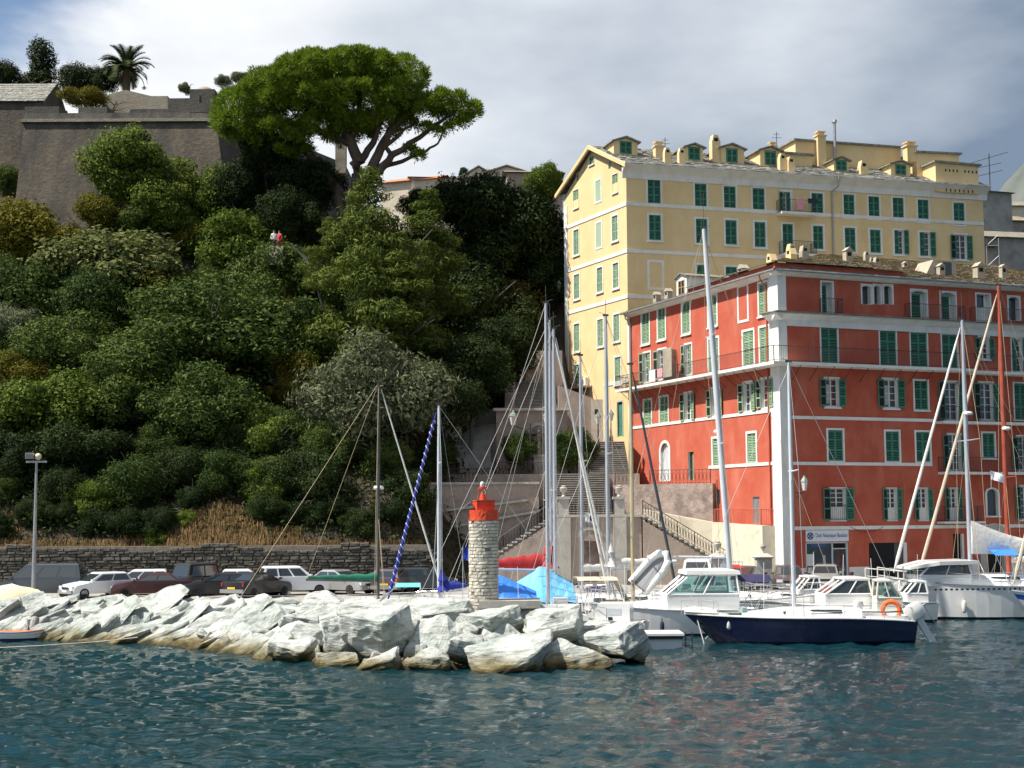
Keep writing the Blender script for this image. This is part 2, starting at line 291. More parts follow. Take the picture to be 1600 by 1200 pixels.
# wet, algae-stained foot on pale boulders
def boulder_mat():
    m = mat('boulder', (0.36, 0.395, 0.365), (0.58, 0.59, 0.55), 0.75, 0.9, 0.0, dirt=(0.17, 0.21, 0.195), dscale=1.1, damt=0.75, dstretch=(1, 1, 2.2))
    nt = m.node_tree; b = nt.nodes['Principled BSDF']
    src = b.inputs['Base Color'].links[0].from_socket
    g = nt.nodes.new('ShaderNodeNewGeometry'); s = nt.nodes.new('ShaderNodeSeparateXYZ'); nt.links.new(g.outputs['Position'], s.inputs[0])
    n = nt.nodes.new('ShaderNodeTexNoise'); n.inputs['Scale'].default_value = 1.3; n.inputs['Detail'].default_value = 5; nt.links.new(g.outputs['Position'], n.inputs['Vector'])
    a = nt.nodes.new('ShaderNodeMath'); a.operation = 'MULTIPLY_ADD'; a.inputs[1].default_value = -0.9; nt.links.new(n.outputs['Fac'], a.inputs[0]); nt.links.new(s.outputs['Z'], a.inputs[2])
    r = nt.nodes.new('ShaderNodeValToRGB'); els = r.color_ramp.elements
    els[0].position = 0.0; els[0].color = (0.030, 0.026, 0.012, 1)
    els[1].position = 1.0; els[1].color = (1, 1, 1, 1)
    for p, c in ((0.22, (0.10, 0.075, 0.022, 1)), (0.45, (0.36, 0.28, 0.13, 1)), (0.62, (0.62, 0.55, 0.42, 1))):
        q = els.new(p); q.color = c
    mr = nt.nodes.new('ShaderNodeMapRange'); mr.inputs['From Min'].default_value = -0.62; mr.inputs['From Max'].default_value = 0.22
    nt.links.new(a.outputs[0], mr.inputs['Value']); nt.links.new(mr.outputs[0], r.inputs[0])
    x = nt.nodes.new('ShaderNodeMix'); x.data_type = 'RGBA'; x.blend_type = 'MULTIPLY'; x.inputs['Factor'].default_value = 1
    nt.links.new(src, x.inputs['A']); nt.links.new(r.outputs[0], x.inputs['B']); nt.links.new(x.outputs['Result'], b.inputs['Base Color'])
    # foliated stone: bands in object space
    tc_ = nt.nodes.new('ShaderNodeTexCoord')
    mpn = nt.nodes.new('ShaderNodeMapping'); mpn.inputs['Scale'].default_value = (0.9, 0.9, 7.0); nt.links.new(tc_.outputs['Object'], mpn.inputs[0])
    n3 = nt.nodes.new('ShaderNodeTexNoise'); n3.inputs['Scale'].default_value = 1.4; n3.inputs['Detail'].default_value = 9; n3.inputs['Roughness'].default_value = 0.65; nt.links.new(mpn.outputs[0], n3.inputs['Vector'])
    v = nt.nodes.new('ShaderNodeTexVoronoi'); v.feature = 'DISTANCE_TO_EDGE'; v.inputs['Scale'].default_value = 1.1; nt.links.new(tc_.outputs['Object'], v.inputs['Vector'])
    vm = nt.nodes.new('ShaderNodeMapRange'); vm.inputs['From Max'].default_value = 0.03; vm.inputs['To Max'].default_value = 0.10; nt.links.new(v.outputs['Distance'], vm.inputs['Value'])
    cs_ = nt.nodes.new('ShaderNodeMapRange'); cs_.inputs['From Min'].default_value = 0.30; cs_.inputs['From Max'].default_value = 0.52; cs_.inputs['To Min'].default_value = 0.42; cs_.inputs['To Max'].default_value = 1.0
    nt.links.new(n3.outputs['Fac'], cs_.inputs['Value'])
    x2 = nt.nodes.new('ShaderNodeMix'); x2.data_type = 'RGBA'; x2.blend_type = 'MULTIPLY'; x2.inputs['Factor'].default_value = 0.85
    nt.links.new(x.outputs['Result'], x2.inputs['A']); nt.links.new(cs_.outputs[0], x2.inputs['B']); nt.links.new(x2.outputs['Result'], b.inputs['Base Color'])
    ad_ = nt.nodes.new('ShaderNodeMath'); ad_.operation = 'ADD'; nt.links.new(n3.outputs['Fac'], ad_.inputs[0]); nt.links.new(vm.outputs[0], ad_.inputs[1])
    bp = nt.nodes.new('ShaderNodeBump'); bp.inputs['Strength'].default_value = 1.0; bp.inputs['Distance'].default_value = 0.13
    nt.links.new(ad_.outputs[0], bp.inputs['Height']); nt.links.new(bp.outputs[0], b.inputs['Normal'])
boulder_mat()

def water_mat():
    m = bpy.data.materials.new('water'); m.use_nodes = True
    nt = m.node_tree; b = nt.nodes['Principled BSDF']
    b.inputs['Base Color'].default_value = (0.003, 0.026, 0.033, 1)
    b.inputs['Roughness'].default_value = 0.07; b.inputs['IOR'].default_value = 1.33; b.inputs['Specular IOR Level'].default_value = 0.5
    g = nt.nodes.new('ShaderNodeNewGeometry')
    def nz(sc_, st, det, rot=0.0):
        mpn = nt.nodes.new('ShaderNodeMapping'); mpn.inputs['Scale'].default_value = st; mpn.inputs['Rotation'].default_value = (0, 0, rot); nt.links.new(g.outputs['Position'], mpn.inputs[0])
        n = nt.nodes.new('ShaderNodeTexNoise'); n.inputs['Scale'].default_value = sc_; n.inputs['Detail'].default_value = det; n.inputs['Roughness'].default_value = 0.55; nt.links.new(mpn.outputs[0], n.inputs['Vector']); return n.outputs['Fac']
    def bump(h, st, dist, prev=None):
        bp = nt.nodes.new('ShaderNodeBump'); bp.inputs['Strength'].default_value = st; bp.inputs['Distance'].default_value = dist
        nt.links.new(h, bp.inputs['Height'])
        if prev: nt.links.new(prev, bp.inputs['Normal'])
        return bp.outputs[0]
    calm = nt.nodes.new('ShaderNodeMapRange'); calm.inputs['From Min'].default_value = 0.36; calm.inputs['From Max'].default_value = 0.62; calm.inputs['To Min'].default_value = 0.35; calm.inputs['To Max'].default_value = 1.15
    nt.links.new(nz(0.075, (0.6, 1.6, 1), 3), calm.inputs['Value'])
    mul = nt.nodes.new('ShaderNodeMath'); mul.operation = 'MULTIPLY'; nt.links.new(nz(1.9, (0.7, 1.25, 1), 5, 0.25), mul.inputs[0]); nt.links.new(calm.outputs[0], mul.inputs[1])
    p = bump(mul.outputs[0], 1.0, 0.16)
    nt.links.new(p, b.inputs['Normal'])
    MATS['water'] = m
water_mat()

# ------------------------------------------------------------------ mesh builder
class MB:
    def __init__(s):
        s.v = []; s.f = []; s.m = []
    def add(s, vs_, fs, mi=0, M=None):
        k = len(s.v)
        s.v += [tuple(M @ Vector(p)) if M is not None else tuple(p) for p in vs_]
        s.f += [tuple(i + k for i in f) for f in fs]; s.m += [mi] * len(fs)
        return s
    def box(s, c, d, mi=0, M=None, rz=0.0):
        x, y, z = d[0] / 2, d[1] / 2, d[2] / 2
        T = Matrix.Translation(c) @ Matrix.Rotation(rz, 4, 'Z')
        if M is not None: T = M @ T
        return s.add([(-x, -y, -z), (x, -y, -z), (x, y, -z), (-x, y, -z), (-x, -y, z), (x, -y, z), (x, y, z), (-x, y, z)],
                     [(0, 3, 2, 1), (4, 5, 6, 7), (0, 1, 5, 4), (1, 2, 6, 5), (2, 3, 7, 6), (3, 0, 4, 7)], mi, T)
    def bx(s, x0, x1, y0, y1, z0, z1, mi=0, M=None):
        return s.box(((x0 + x1) / 2, (y0 + y1) / 2, (z0 + z1) / 2), (abs(x1 - x0), abs(y1 - y0), abs(z1 - z0)), mi, M)
    def rings(s, rs, mi=0, cap0=True, cap1=True, closed=True):
        n = len(rs[0]); k = len(s.v)
        for r_ in rs: s.v += [tuple(p) for p in r_]
        for i in range(len(rs) - 1):
            for j in range(n if closed else n - 1):
                a = k + i * n + j; b = k + i * n + (j + 1) % n
                s.f.append((a, b, b + n, a + n)); s.m.append(mi)
        if cap0: s.f.append(tuple(k + j for j in range(n))[::-1]); s.m.append(mi)
        if cap1: s.f.append(tuple(k + (len(rs) - 1) * n + j for j in range(n))); s.m.append(mi)
        return s
    def tube(s, pts, r, n=6, mi=0):
        pts = [Vector(p) for p in pts]; rs = []
        for i, p in enumerate(pts):
            t = (pts[min(i + 1, len(pts) - 1)] - pts[max(i - 1, 0)]).normalized()
            a = t.cross(Vector((0, 0, 1)))
            if a.length < 1e-3: a = Vector((1, 0, 0))
            a.normalize(); b = t.cross(a)
            rad = r[i] if isinstance(r, (list, tuple)) else r
            rs.append([p + (a * math.cos(2 * math.pi * j / n) + b * math.sin(2 * math.pi * j / n)) * rad for j in range(n)])
        return s.rings(rs, mi)
    def lathe(s, prof, n=16, c=(0, 0, 0), mi=0, M=None):
        rs = [[Vector((c[0] + r_ * math.cos(2 * math.pi * j / n), c[1] + r_ * math.sin(2 * math.pi * j / n), c[2] + z)) for j in range(n)] for r_, z in prof]
        if M is not None: rs = [[M @ p for p in q] for q in rs]
        return s.rings(rs, mi)
    def prism(s, poly, y0, y1, mi=0, M=None):          # polygon in x,z swept along y
        rs = [[Vector((x, y, z)) for x, z in poly] for y in (y0, y1)]
        if M is not None: rs = [[M @ p for p in q] for q in rs]
        return s.rings(rs, mi)
    def plan(s, poly, z0, z1, mi=0):                    # polygon in x,y swept along z
        return s.rings([[Vector((x, y, z)) for x, y in poly] for z in (z0, z1)], mi)
    def mesh(s, name, mats, smooth=False):
        me = bpy.data.meshes.new(name)
        me.from_pydata(s.v, [], s.f)
        for m in (mats if isinstance(mats, (list, tuple)) else [mats]):
            me.materials.append(MATS[m] if isinstance(m, str) else m)
        me.polygons.foreach_set('material_index', s.m)
        bm = bmesh.new(); bm.from_mesh(me); bmesh.ops.recalc_face_normals(bm, faces=bm.faces[:]); bm.to_mesh(me); bm.free()
        if smooth: me.polygons.foreach_set('use_smooth', [True] * len(me.polygons)); me.set_sharp_from_angle(angle=R(40))
        me.update()
        return me
    def build(s, name, mats, parent=None, loc=None, rz=0.0, smooth=False):
        return link(name, s.mesh(name, mats, smooth), parent, loc, rz)

def link(name, me, parent=None, loc=None, rz=0.0, scale=None, rot=None):
    o = bpy.data.objects.new(name, me)
    COL.objects.link(o)
    if loc is not None: o.location = loc
    if rot is not None: o.rotation_euler = rot
    elif rz: o.rotation_euler = (0, 0, rz)
    if scale is not None: o.scale = scale if isinstance(scale, (tuple, list, Vector)) else (scale,) * 3
    if parent is not None: o.parent = parent
    return o
def tag(o, label=None, cat=None, group=None, kind=None):
    if label: o['label'] = label
    if cat: o['category'] = cat
    if group: o['group'] = group
    if kind: o['kind'] = kind
    return o
def thing(name, label, cat, loc=(0, 0, 0), rz=0.0, group=None):
    return tag(link(name, None, None, loc, rz), label, cat, group)
CACHE = {}
def cached(key, fn):
    if key not in CACHE: CACHE[key] = fn()
    return CACHE[key]
def np_mesh(name, V, F, mats, mi=None, smooth=False):
    me = bpy.data.meshes.new(name)
    V = np.asarray(V, dtype=np.float32); F = np.asarray(F, dtype=np.int32)
    k = F.shape[1]
    me.vertices.add(len(V)); me.vertices.foreach_set('co', V.ravel())
    me.loops.add(F.size); me.loops.foreach_set('vertex_index', F.ravel())
    me.polygons.add(len(F)); me.polygons.foreach_set('loop_start', np.arange(0, F.size, k, dtype=np.int32))
    for m in (mats if isinstance(mats, (list, tuple)) else [mats]): me.materials.append(MATS[m])
    if mi is not None: me.polygons.foreach_set('material_index', np.asarray(mi, dtype=np.int32))
    if smooth: me.polygons.foreach_set('use_smooth', np.ones(len(F), dtype=bool))
    me.update(calc_edges=True); me.validate()
    return me

# ================================================================== SETTING
QZ = 1.3                                           # quay level above the water
def smooth01(t):
    t = max(0.0, min(1.0, t)); return t * t * (3 - 2 * t)
FOOT = 86.5
def hill(x, y):
    t = y - FOOT
    if t < 0: z = QZ - 0.3
    else: z = 3.3 + min(0.70 * t, 28.0 + 0.12 * max(0, t - 40)) + 1.2 * noise.noise(Vector((x * 0.09, y * 0.09, 0))) * min(1, t / 6)
    d = smooth01((x + 9) / 8.0) * 7.0 * smooth01((130 - y) / 15) + smooth01((x - 4.0) / 4.0) * 16.0 * smooth01((150 - y) / 15)
    return max(z - d, 0.4) if t > 0 else z
def make_hill():
    xs = np.linspace(-75, 60, 110); ys = np.concatenate([np.linspace(FOOT + 0.02, 132, 56), np.linspace(136, 330, 30)])
    V = [(x, y, hill(x, y)) for y in ys for x in xs]; n = len(xs)
    F = [(j * n + i, j * n + i + 1, (j + 1) * n + i + 1, (j + 1) * n + i) for j in range(len(ys) - 1) for i in range(n - 1)]
    tag(link('hillside', np_mesh('hillside', V, F, 'soil', smooth=True)), kind='structure')
make_hill()

def make_water():
    rng = np.random.RandomState(4)
    waves = []
    for i in range(46):
        lam = 0.5 * (4.0 ** rng.rand()); ang = rng.normal(0.9, 0.8); waves.append((2 * math.pi / lam * math.cos(ang), 2 * math.pi / lam * math.sin(ang), rng.rand() * 6.28, 0.0062 * lam ** 0.9))
    def height(X, Y):
        Z = np.zeros_like(X)
        for kx, ky, ph, a in waves:
            p = X * kx + Y * ky + ph
            Z += a * (np.sin(p) + 0.25 * np.sin(2 * p + 0.6))
        return Z * (1.0 + 0.35 * np.sin(X * 0.21 + Y * 0.13) * np.sin(Y * 0.17 - X * 0.08))
    # fine sheet in front of the breakwater, coarse sheet out to the horizon round it
    ys = []; y = 17.0
    while y < 92: ys.append(y); y += 0.0052 * y
    us = np.linspace(-0.48, 0.48, 560)
    YY = np.array(ys)[:, None] + 0 * us[None, :]; XX = us[None, :] * np.array(ys)[:, None]
    ZZ = height(XX, YY)
    V = np.stack([XX, YY, ZZ], -1).reshape(-1, 3); n = len(us); m = len(ys)
    idx = (np.arange(m - 1)[:, None] * n + np.arange(n - 1)[None, :]).ravel()
    F = np.stack([idx, idx + 1, idx + n + 1, idx + n], -1)
    o = link('water', np_mesh('water', V, F, 'water', smooth=True)); tag(o, kind='structure')
    far = MB().add([(-4000, -4000, -0.12), (4000, -4000, -0.12), (4000, 6000, -0.12), (-4000, 6000, -0.12)], [(0, 1, 2, 3)])
    tag(far.build('open_water', 'water'), kind='structure')
make_water()

# quay: a raised slab with a stone edge; outline in plan
QUAY = [(-60, 73.0), (-16, 73.0), (-10.5, 74.5), (-6.0, 76.5), (3.0, 79.5), (11.0, 81.0), (17.5, 82.2), (28.0, 86.0), (48.0, 94.0), (60, 99), (60, 128), (-75, 128)]
q = MB().plan(QUAY, -2.0, QZ); tag(q.build('quay', 'quay'), kind='structure')
def quay_edge():
    pts = QUAY[:10]; k = 0
    root = thing('quay_kerb', 'low pale stone kerb blocks along the edge of the quay', 'kerb', (0, 0, 0))
    for a, b in zip(pts[1:-1], pts[2:]):
        a = Vector((*a, 0)); b = Vector((*b, 0)); L = (b - a).length; n = max(1, int(L / 1.5)); d = (b - a) / n; rz = math.atan2(d.y, d.x)
        for i in range(n):
            c = a + d * (i + 0.5)
            me = cached(('kerb', round(d.length, 2)), lambda: MB().box((0, 0.22, 0.07), (d.length - 0.02, 0.44, 0.14)).mesh('kerb_block', 'concrete'))
            link('kerb_block', me, root, (c.x, c.y, QZ + 0.004), rz)
quay_edge()

# distant mountain on the right
def mountain():
    V = []; F = []; nx, ny = 60, 14
    for j in range(ny):
        for i in range(nx):
            x = 300 + i * 45; y = 2100 + j * 110
            ridge = 955 * smooth01((x - 560) / 900.0) * smooth01(j / 9.0) + 140 * smooth01(j / 9) * noise.noise(Vector((x * 0.002, y * 0.002, 3))) * smooth01((x - 560) / 300) + 25 * noise.noise(Vector((x * 0.012, y * 0.012, 1)))
            V.append((x, y, ridge))
    for j in range(ny - 1):
        for i in range(nx - 1): F.append((j * nx + i, j * nx + i + 1, (j + 1) * nx + i + 1, (j + 1) * nx + i))
    tag(link('mountain', np_mesh('mountain', V, F, 'mountain', smooth=True)), kind='structure')
mountain()

# ------------------------------------------------------------------ breakwater
def boulder_mesh(seed, dims, rough=0.10):
    rng = random.Random(seed)
    bm = bmesh.new()
    for i in range(13):
        p = Vector((rng.uniform(-1, 1), rng.uniform(-1, 1), rng.uniform(-1, 1)))
        m_ = max(abs(p.x), abs(p.y), abs(p.z)); p = p / m_ * rng.uniform(0.82, 1.0)
        bm.verts.new((p.x * dims[0] / 2, p.y * dims[1] / 2, p.z * dims[2] / 2))
    bmesh.ops.convex_hull(bm, input=bm.verts[:])
    loose = [v for v in bm.verts if not v.link_faces]
    bmesh.ops.delete(bm, geom=loose, context='VERTS')
    bmesh.ops.bevel(bm, geom=bm.edges[:], offset=0.045, segments=1, affect='EDGES', clamp_overlap=True)
    for it in range(3):
        lim = (0.9, 0.5, 0.3)[it]
        es = [e_ for e_ in bm.edges if e_.calc_length() > lim]
        if es: bmesh.ops.subdivide_edges(bm, edges=es, cuts=1, use_grid_fill=True)
        bmesh.ops.triangulate(bm, faces=[f for f in bm.faces if len(f.verts) > 4])
    off = Vector((rng.uniform(0, 50),) * 3)
    bm.normal_update()
    for v in bm.verts:
        c = v.co
        st = noise.noise(Vector((c.x * 0.5, c.y * 0.5, c.z * 4.5)) + off) * rough * 0.9 + noise.fractal(c * 1.5 + off, 0.8, 2.0, 4) * rough * 0.8
        v.co = c + v.normal * st
    bmesh.ops.triangulate(bm, faces=bm.faces[:])
    me = bpy.data.meshes.new('boulder'); bm.to_mesh(me); bm.free()
    me.materials.append(MATS['boulder'])
    return me
SLABS = [boulder_mesh(100 + i, (4.2 + 0.6 * (i % 3), 2.1, 1.0 + 0.15 * (i % 2)), 0.09) for i in range(9)]
BLOCKS = [boulder_mesh(300 + i, (3.0 + 0.45 * (i % 3), 2.4, 1.8 + 0.15 * (i % 3)), 0.11) for i in range(9)]
SMALL = [boulder_mesh(500 + i, (1.1, 0.9, 0.6), 0.06) for i in range(5)]
# shoreline (px, py on the water) and crest (px, py, distance)
SHORE = [(-90, 998), (0, 1000), (120, 1002), (250, 1008), (340, 1018), (430, 1031), (520, 1041), (610, 1048), (730, 1050), (850, 1048), (930, 1043), (1000, 1034)]
CREST = [(-90, 932, 72), (0, 932, 71.5), (120, 933, 71), (250, 934, 70), (340, 935, 68.5), (430, 936, 67), (520, 936, 65.5), (610, 936, 62.8), (730, 947, 60.0), (850, 960, 59.6), (910, 985, 59.3), (975, 1010, 58.3)]
def interp(tab, px):
    for a, b in zip(tab, tab[1:]):
        if a[0] <= px <= b[0]:
            t = (px - a[0]) / (b[0] - a[0]); return [a[i] + (b[i] - a[i]) * t for i in range(len(a))]
    return list(tab[0] if px < tab[0][0] else tab[-1])
def breakwater():
    rng = random.Random(11)
    # core of quarry run beneath the boulders
    m = MB(); rows = []
    for px in range(-90, 991, 30):
        s = interp(SHORE, px); c = interp(CREST, px)
        a = on_z(s[0], s[1], 0.0); b = at(c[0], c[1], c[2])
        a.z = -0.9; a.y += 0.9; b.z -= 0.95; d = b + Vector((0, 2.4, -0.3)); e_ = Vector((d.x, d.y + 1.0, -1.0))
        rows.append([a, (a + b) / 2 + Vector((0, 0.2, -0.25)), b, d, e_])
    for r0, r1 in zip(rows, rows[1:]):
        for i in range(4): m.add([r0[i], r1[i], r1[i + 1], r0[i + 1]], [(0, 1, 2, 3)])
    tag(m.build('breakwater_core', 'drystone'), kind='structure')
    g = 'pale boulders piled along the breakwater'
    def behind(px):
        for lim, w in ((20, 'the cream tarpaulin dinghy'), (60, 'the quay lamp post'), (110, 'the grey people carrier'), (185, 'the first white hatchback'), (260, 'the maroon saloon'), (320, 'the black off-roader'), (385, 'the left black saloon'), (435, 'the black saloon with yellow plate'), (500, 'the white off-road wagon'), (570, 'the green sail cover'), (640, 'the black mast'), (720, 'the white mast with blue jib'), (800, 'the beacon tower'), (880, 'the blue tarpaulins')):
            if px < lim: return w
        return 'the white fishing boat'
    def place(px, Y, z, me, scv, rot, lab):
        o = link('boulder', me, None, (xat(px, Y, 960), Y, z), scale=scv, rot=rot); tag(o, lab, 'boulder', g); return o
    # left stretch: long slabs dipping to the lower left of the view
    ROWS = ((0.0, 'waterline slab, brown at its foot,'), (0.2, 'low pale slab'), (0.4, 'lower middle slab'), (0.6, 'upper middle slab'), (0.8, 'upper pale slab'), (1.0, 'crest slab'))
    for row, (f, word) in enumerate(ROWS):
        px = -95 + rng.uniform(0, 40)
        while px < 455:
            s = interp(SHORE, px); c = interp(CREST, px); p = on_z(s[0], s[1], 0.0).lerp(at(c[0], c[1], c[2]), f)
            sc_ = rng.uniform(0.42, 0.86) * (0.85 if row == 5 else 1.0)
            rot = Euler((R(rng.uniform(14, 34)), R(rng.uniform(-42, -20)), R(rng.uniform(5, 38))))
            z = p.z - 0.68 * sc_ + rng.uniform(-0.12, 0.14)
            if row == 0: z = -0.2 + rng.uniform(-0.1, 0.2)
            if row == 5: rot.y *= 0.4; z -= 0.08
            if row == 4: z -= 0.12
            place(px, p.y + rng.uniform(-0.2, 0.3), z, rng.choice(SLABS), (sc_, sc_ * rng.uniform(0.85, 1.1), sc_ * rng.uniform(0.85, 1.2)), rot, word + ' in line with ' + behind(px))
            px += 1.72 * sc_ * 2235 / p.y
    # right stretch: big separate blocks (px left, right, top, bottom, turn, label)
    BIG = [(548, 650, 960, 1030, 20, 'biggest bright white block boulder below the white mast'), (632, 729, 964, 1031, -15, 'big white boulder with grey right face left below the beacon'), (496, 567, 968, 1026, 35, 'bluish grey slanting boulder left of the biggest white block'), (450, 516, 983, 1022, 10, 'wedge-shaped pale boulder at the left end of the blocks'),
           (532, 652, 934, 972, 12, 'long flat slab on top of the biggest white block'), (700, 757, 1000, 1046, 25, 'white boulder with dark hollow at the water below the beacon'), (641, 702, 1016, 1051, 5, 'rounded grey boulder at the waterline left below the beacon'), (568, 634, 1024, 1051, -8, 'flat olive grey boulder awash below the biggest white block'),
           (488, 556, 1016, 1048, 18, 'brown stained boulder awash left of the biggest white block'), (728, 818, 958, 1000, 8, 'layered pale slab straight below the beacon footing'), (744, 823, 978, 1024, -12, 'bluish layered boulder under the beacon slab'), (730, 860, 1000, 1050, 6, 'wide cream boulder with furry brown foot below the beacon'),
           (812, 905, 958, 1012, -18, 'large rough white boulder right below the beacon'), (846, 944, 998, 1048, 14, 'grey boulder with yellow green algae face at the tip'), (905, 1003, 988, 1040, -20, 'sloping pale boulder at the very tip of the breakwater'), (896, 958, 972, 1002, 0, 'small white boulder beside the floating pontoon'),
           (660, 730, 945, 975, 15, 'flat white slab between the white mast and the beacon'), (455, 545, 945, 985, 22, 'cream slab left of the long flat slab'), (430, 500, 1008, 1040, 28, 'dark waterline boulder at the left end of the blocks'), (810, 870, 945, 970, 5, 'pale slab at the right end of the beacon footing'), (600, 700, 938, 962, -5, 'low slab on the crest beneath the white mast'), (700, 745, 940, 965, 20, 'small grey slab against the beacon foot, left'), (480, 560, 925, 950, -10, 'crest slab below the green sail cover'), (440, 500, 965, 1000, 30, 'grey green slab where slabs meet blocks')]
    for k, (x0, x1, y0, y1, turn, lab) in enumerate(BIG):
        cx = (x0 + x1) / 2; s = interp(SHORE, cx); c = interp(CREST, cx); ws = on_z(s[0], s[1], 0.0); cs = at(c[0], c[1], c[2])
        f = max(0.0, min(1.0, (s[1] - y1 + 6) / max(10.0, s[1] - c[1] - 20))); Y = ws.y + (cs.y - ws.y) * f
        w = (x1 - x0) * Y / 2235; zt = at(cx, y0, Y).z; zb_ = at(cx, y1, Y).z; h = max(0.9, (zt - zb_)) * 1.25
        me = BLOCKS[k % len(BLOCKS)]; dims = [max(v.co[i] for v in me.vertices) - min(v.co[i] for v in me.vertices) for i in range(3)]
        scv = (w * 1.12 / dims[0], min(w, 3.0) * 1.0 / dims[1], h * 1.05 / dims[2])
        place(cx, Y + 0.5, zt - h * 0.47, me, scv, Euler((R(rng.uniform(4, 16)), R(rng.uniform(-16, 4)), R(turn))), lab)
    rest = 0
    for row, (f, word) in enumerate(((0.12, 'low'), (0.45, 'middle'), (0.8, 'upper'))):
        px = 450
        while px < 970:
            s = interp(SHORE, px); c = interp(CREST, px); p = on_z(s[0], s[1], 0.0).lerp(at(c[0], c[1], c[2]), f); sc_ = rng.uniform(0.4, 0.62)
            place(px, p.y + 0.4, p.z - 0.62 * sc_ - (0.35 if 690 < px < 830 and row == 2 else 0.1), rng.choice(BLOCKS), (sc_, sc_, sc_), Euler((R(rng.uniform(0, 30)), R(rng.uniform(-25, 15)), R(rng.uniform(0, 180)))), word + ' half hidden filler boulder in line with ' + behind(px)); px += 62 + rng.uniform(-10, 16)
    for i in range(40):
        px = rng.uniform(-60, 980); s = interp(SHORE, px); c = interp(CREST, px)
        p = on_z(s[0], s[1], 0.0).lerp(at(*c), rng.uniform(0.1, 0.9))
        o = link('boulder', rng.choice(SMALL), None, (p.x, p.y, p.z - 0.3), scale=rng.uniform(0.6, 1.1), rot=Euler((rng.uniform(0, 6), rng.uniform(0, 6), rng.uniform(0, 6))))
        tag(o, 'small pale stone wedged between boulders in line with ' + behind(px), 'boulder', 'small stones in the breakwater')
breakwater()

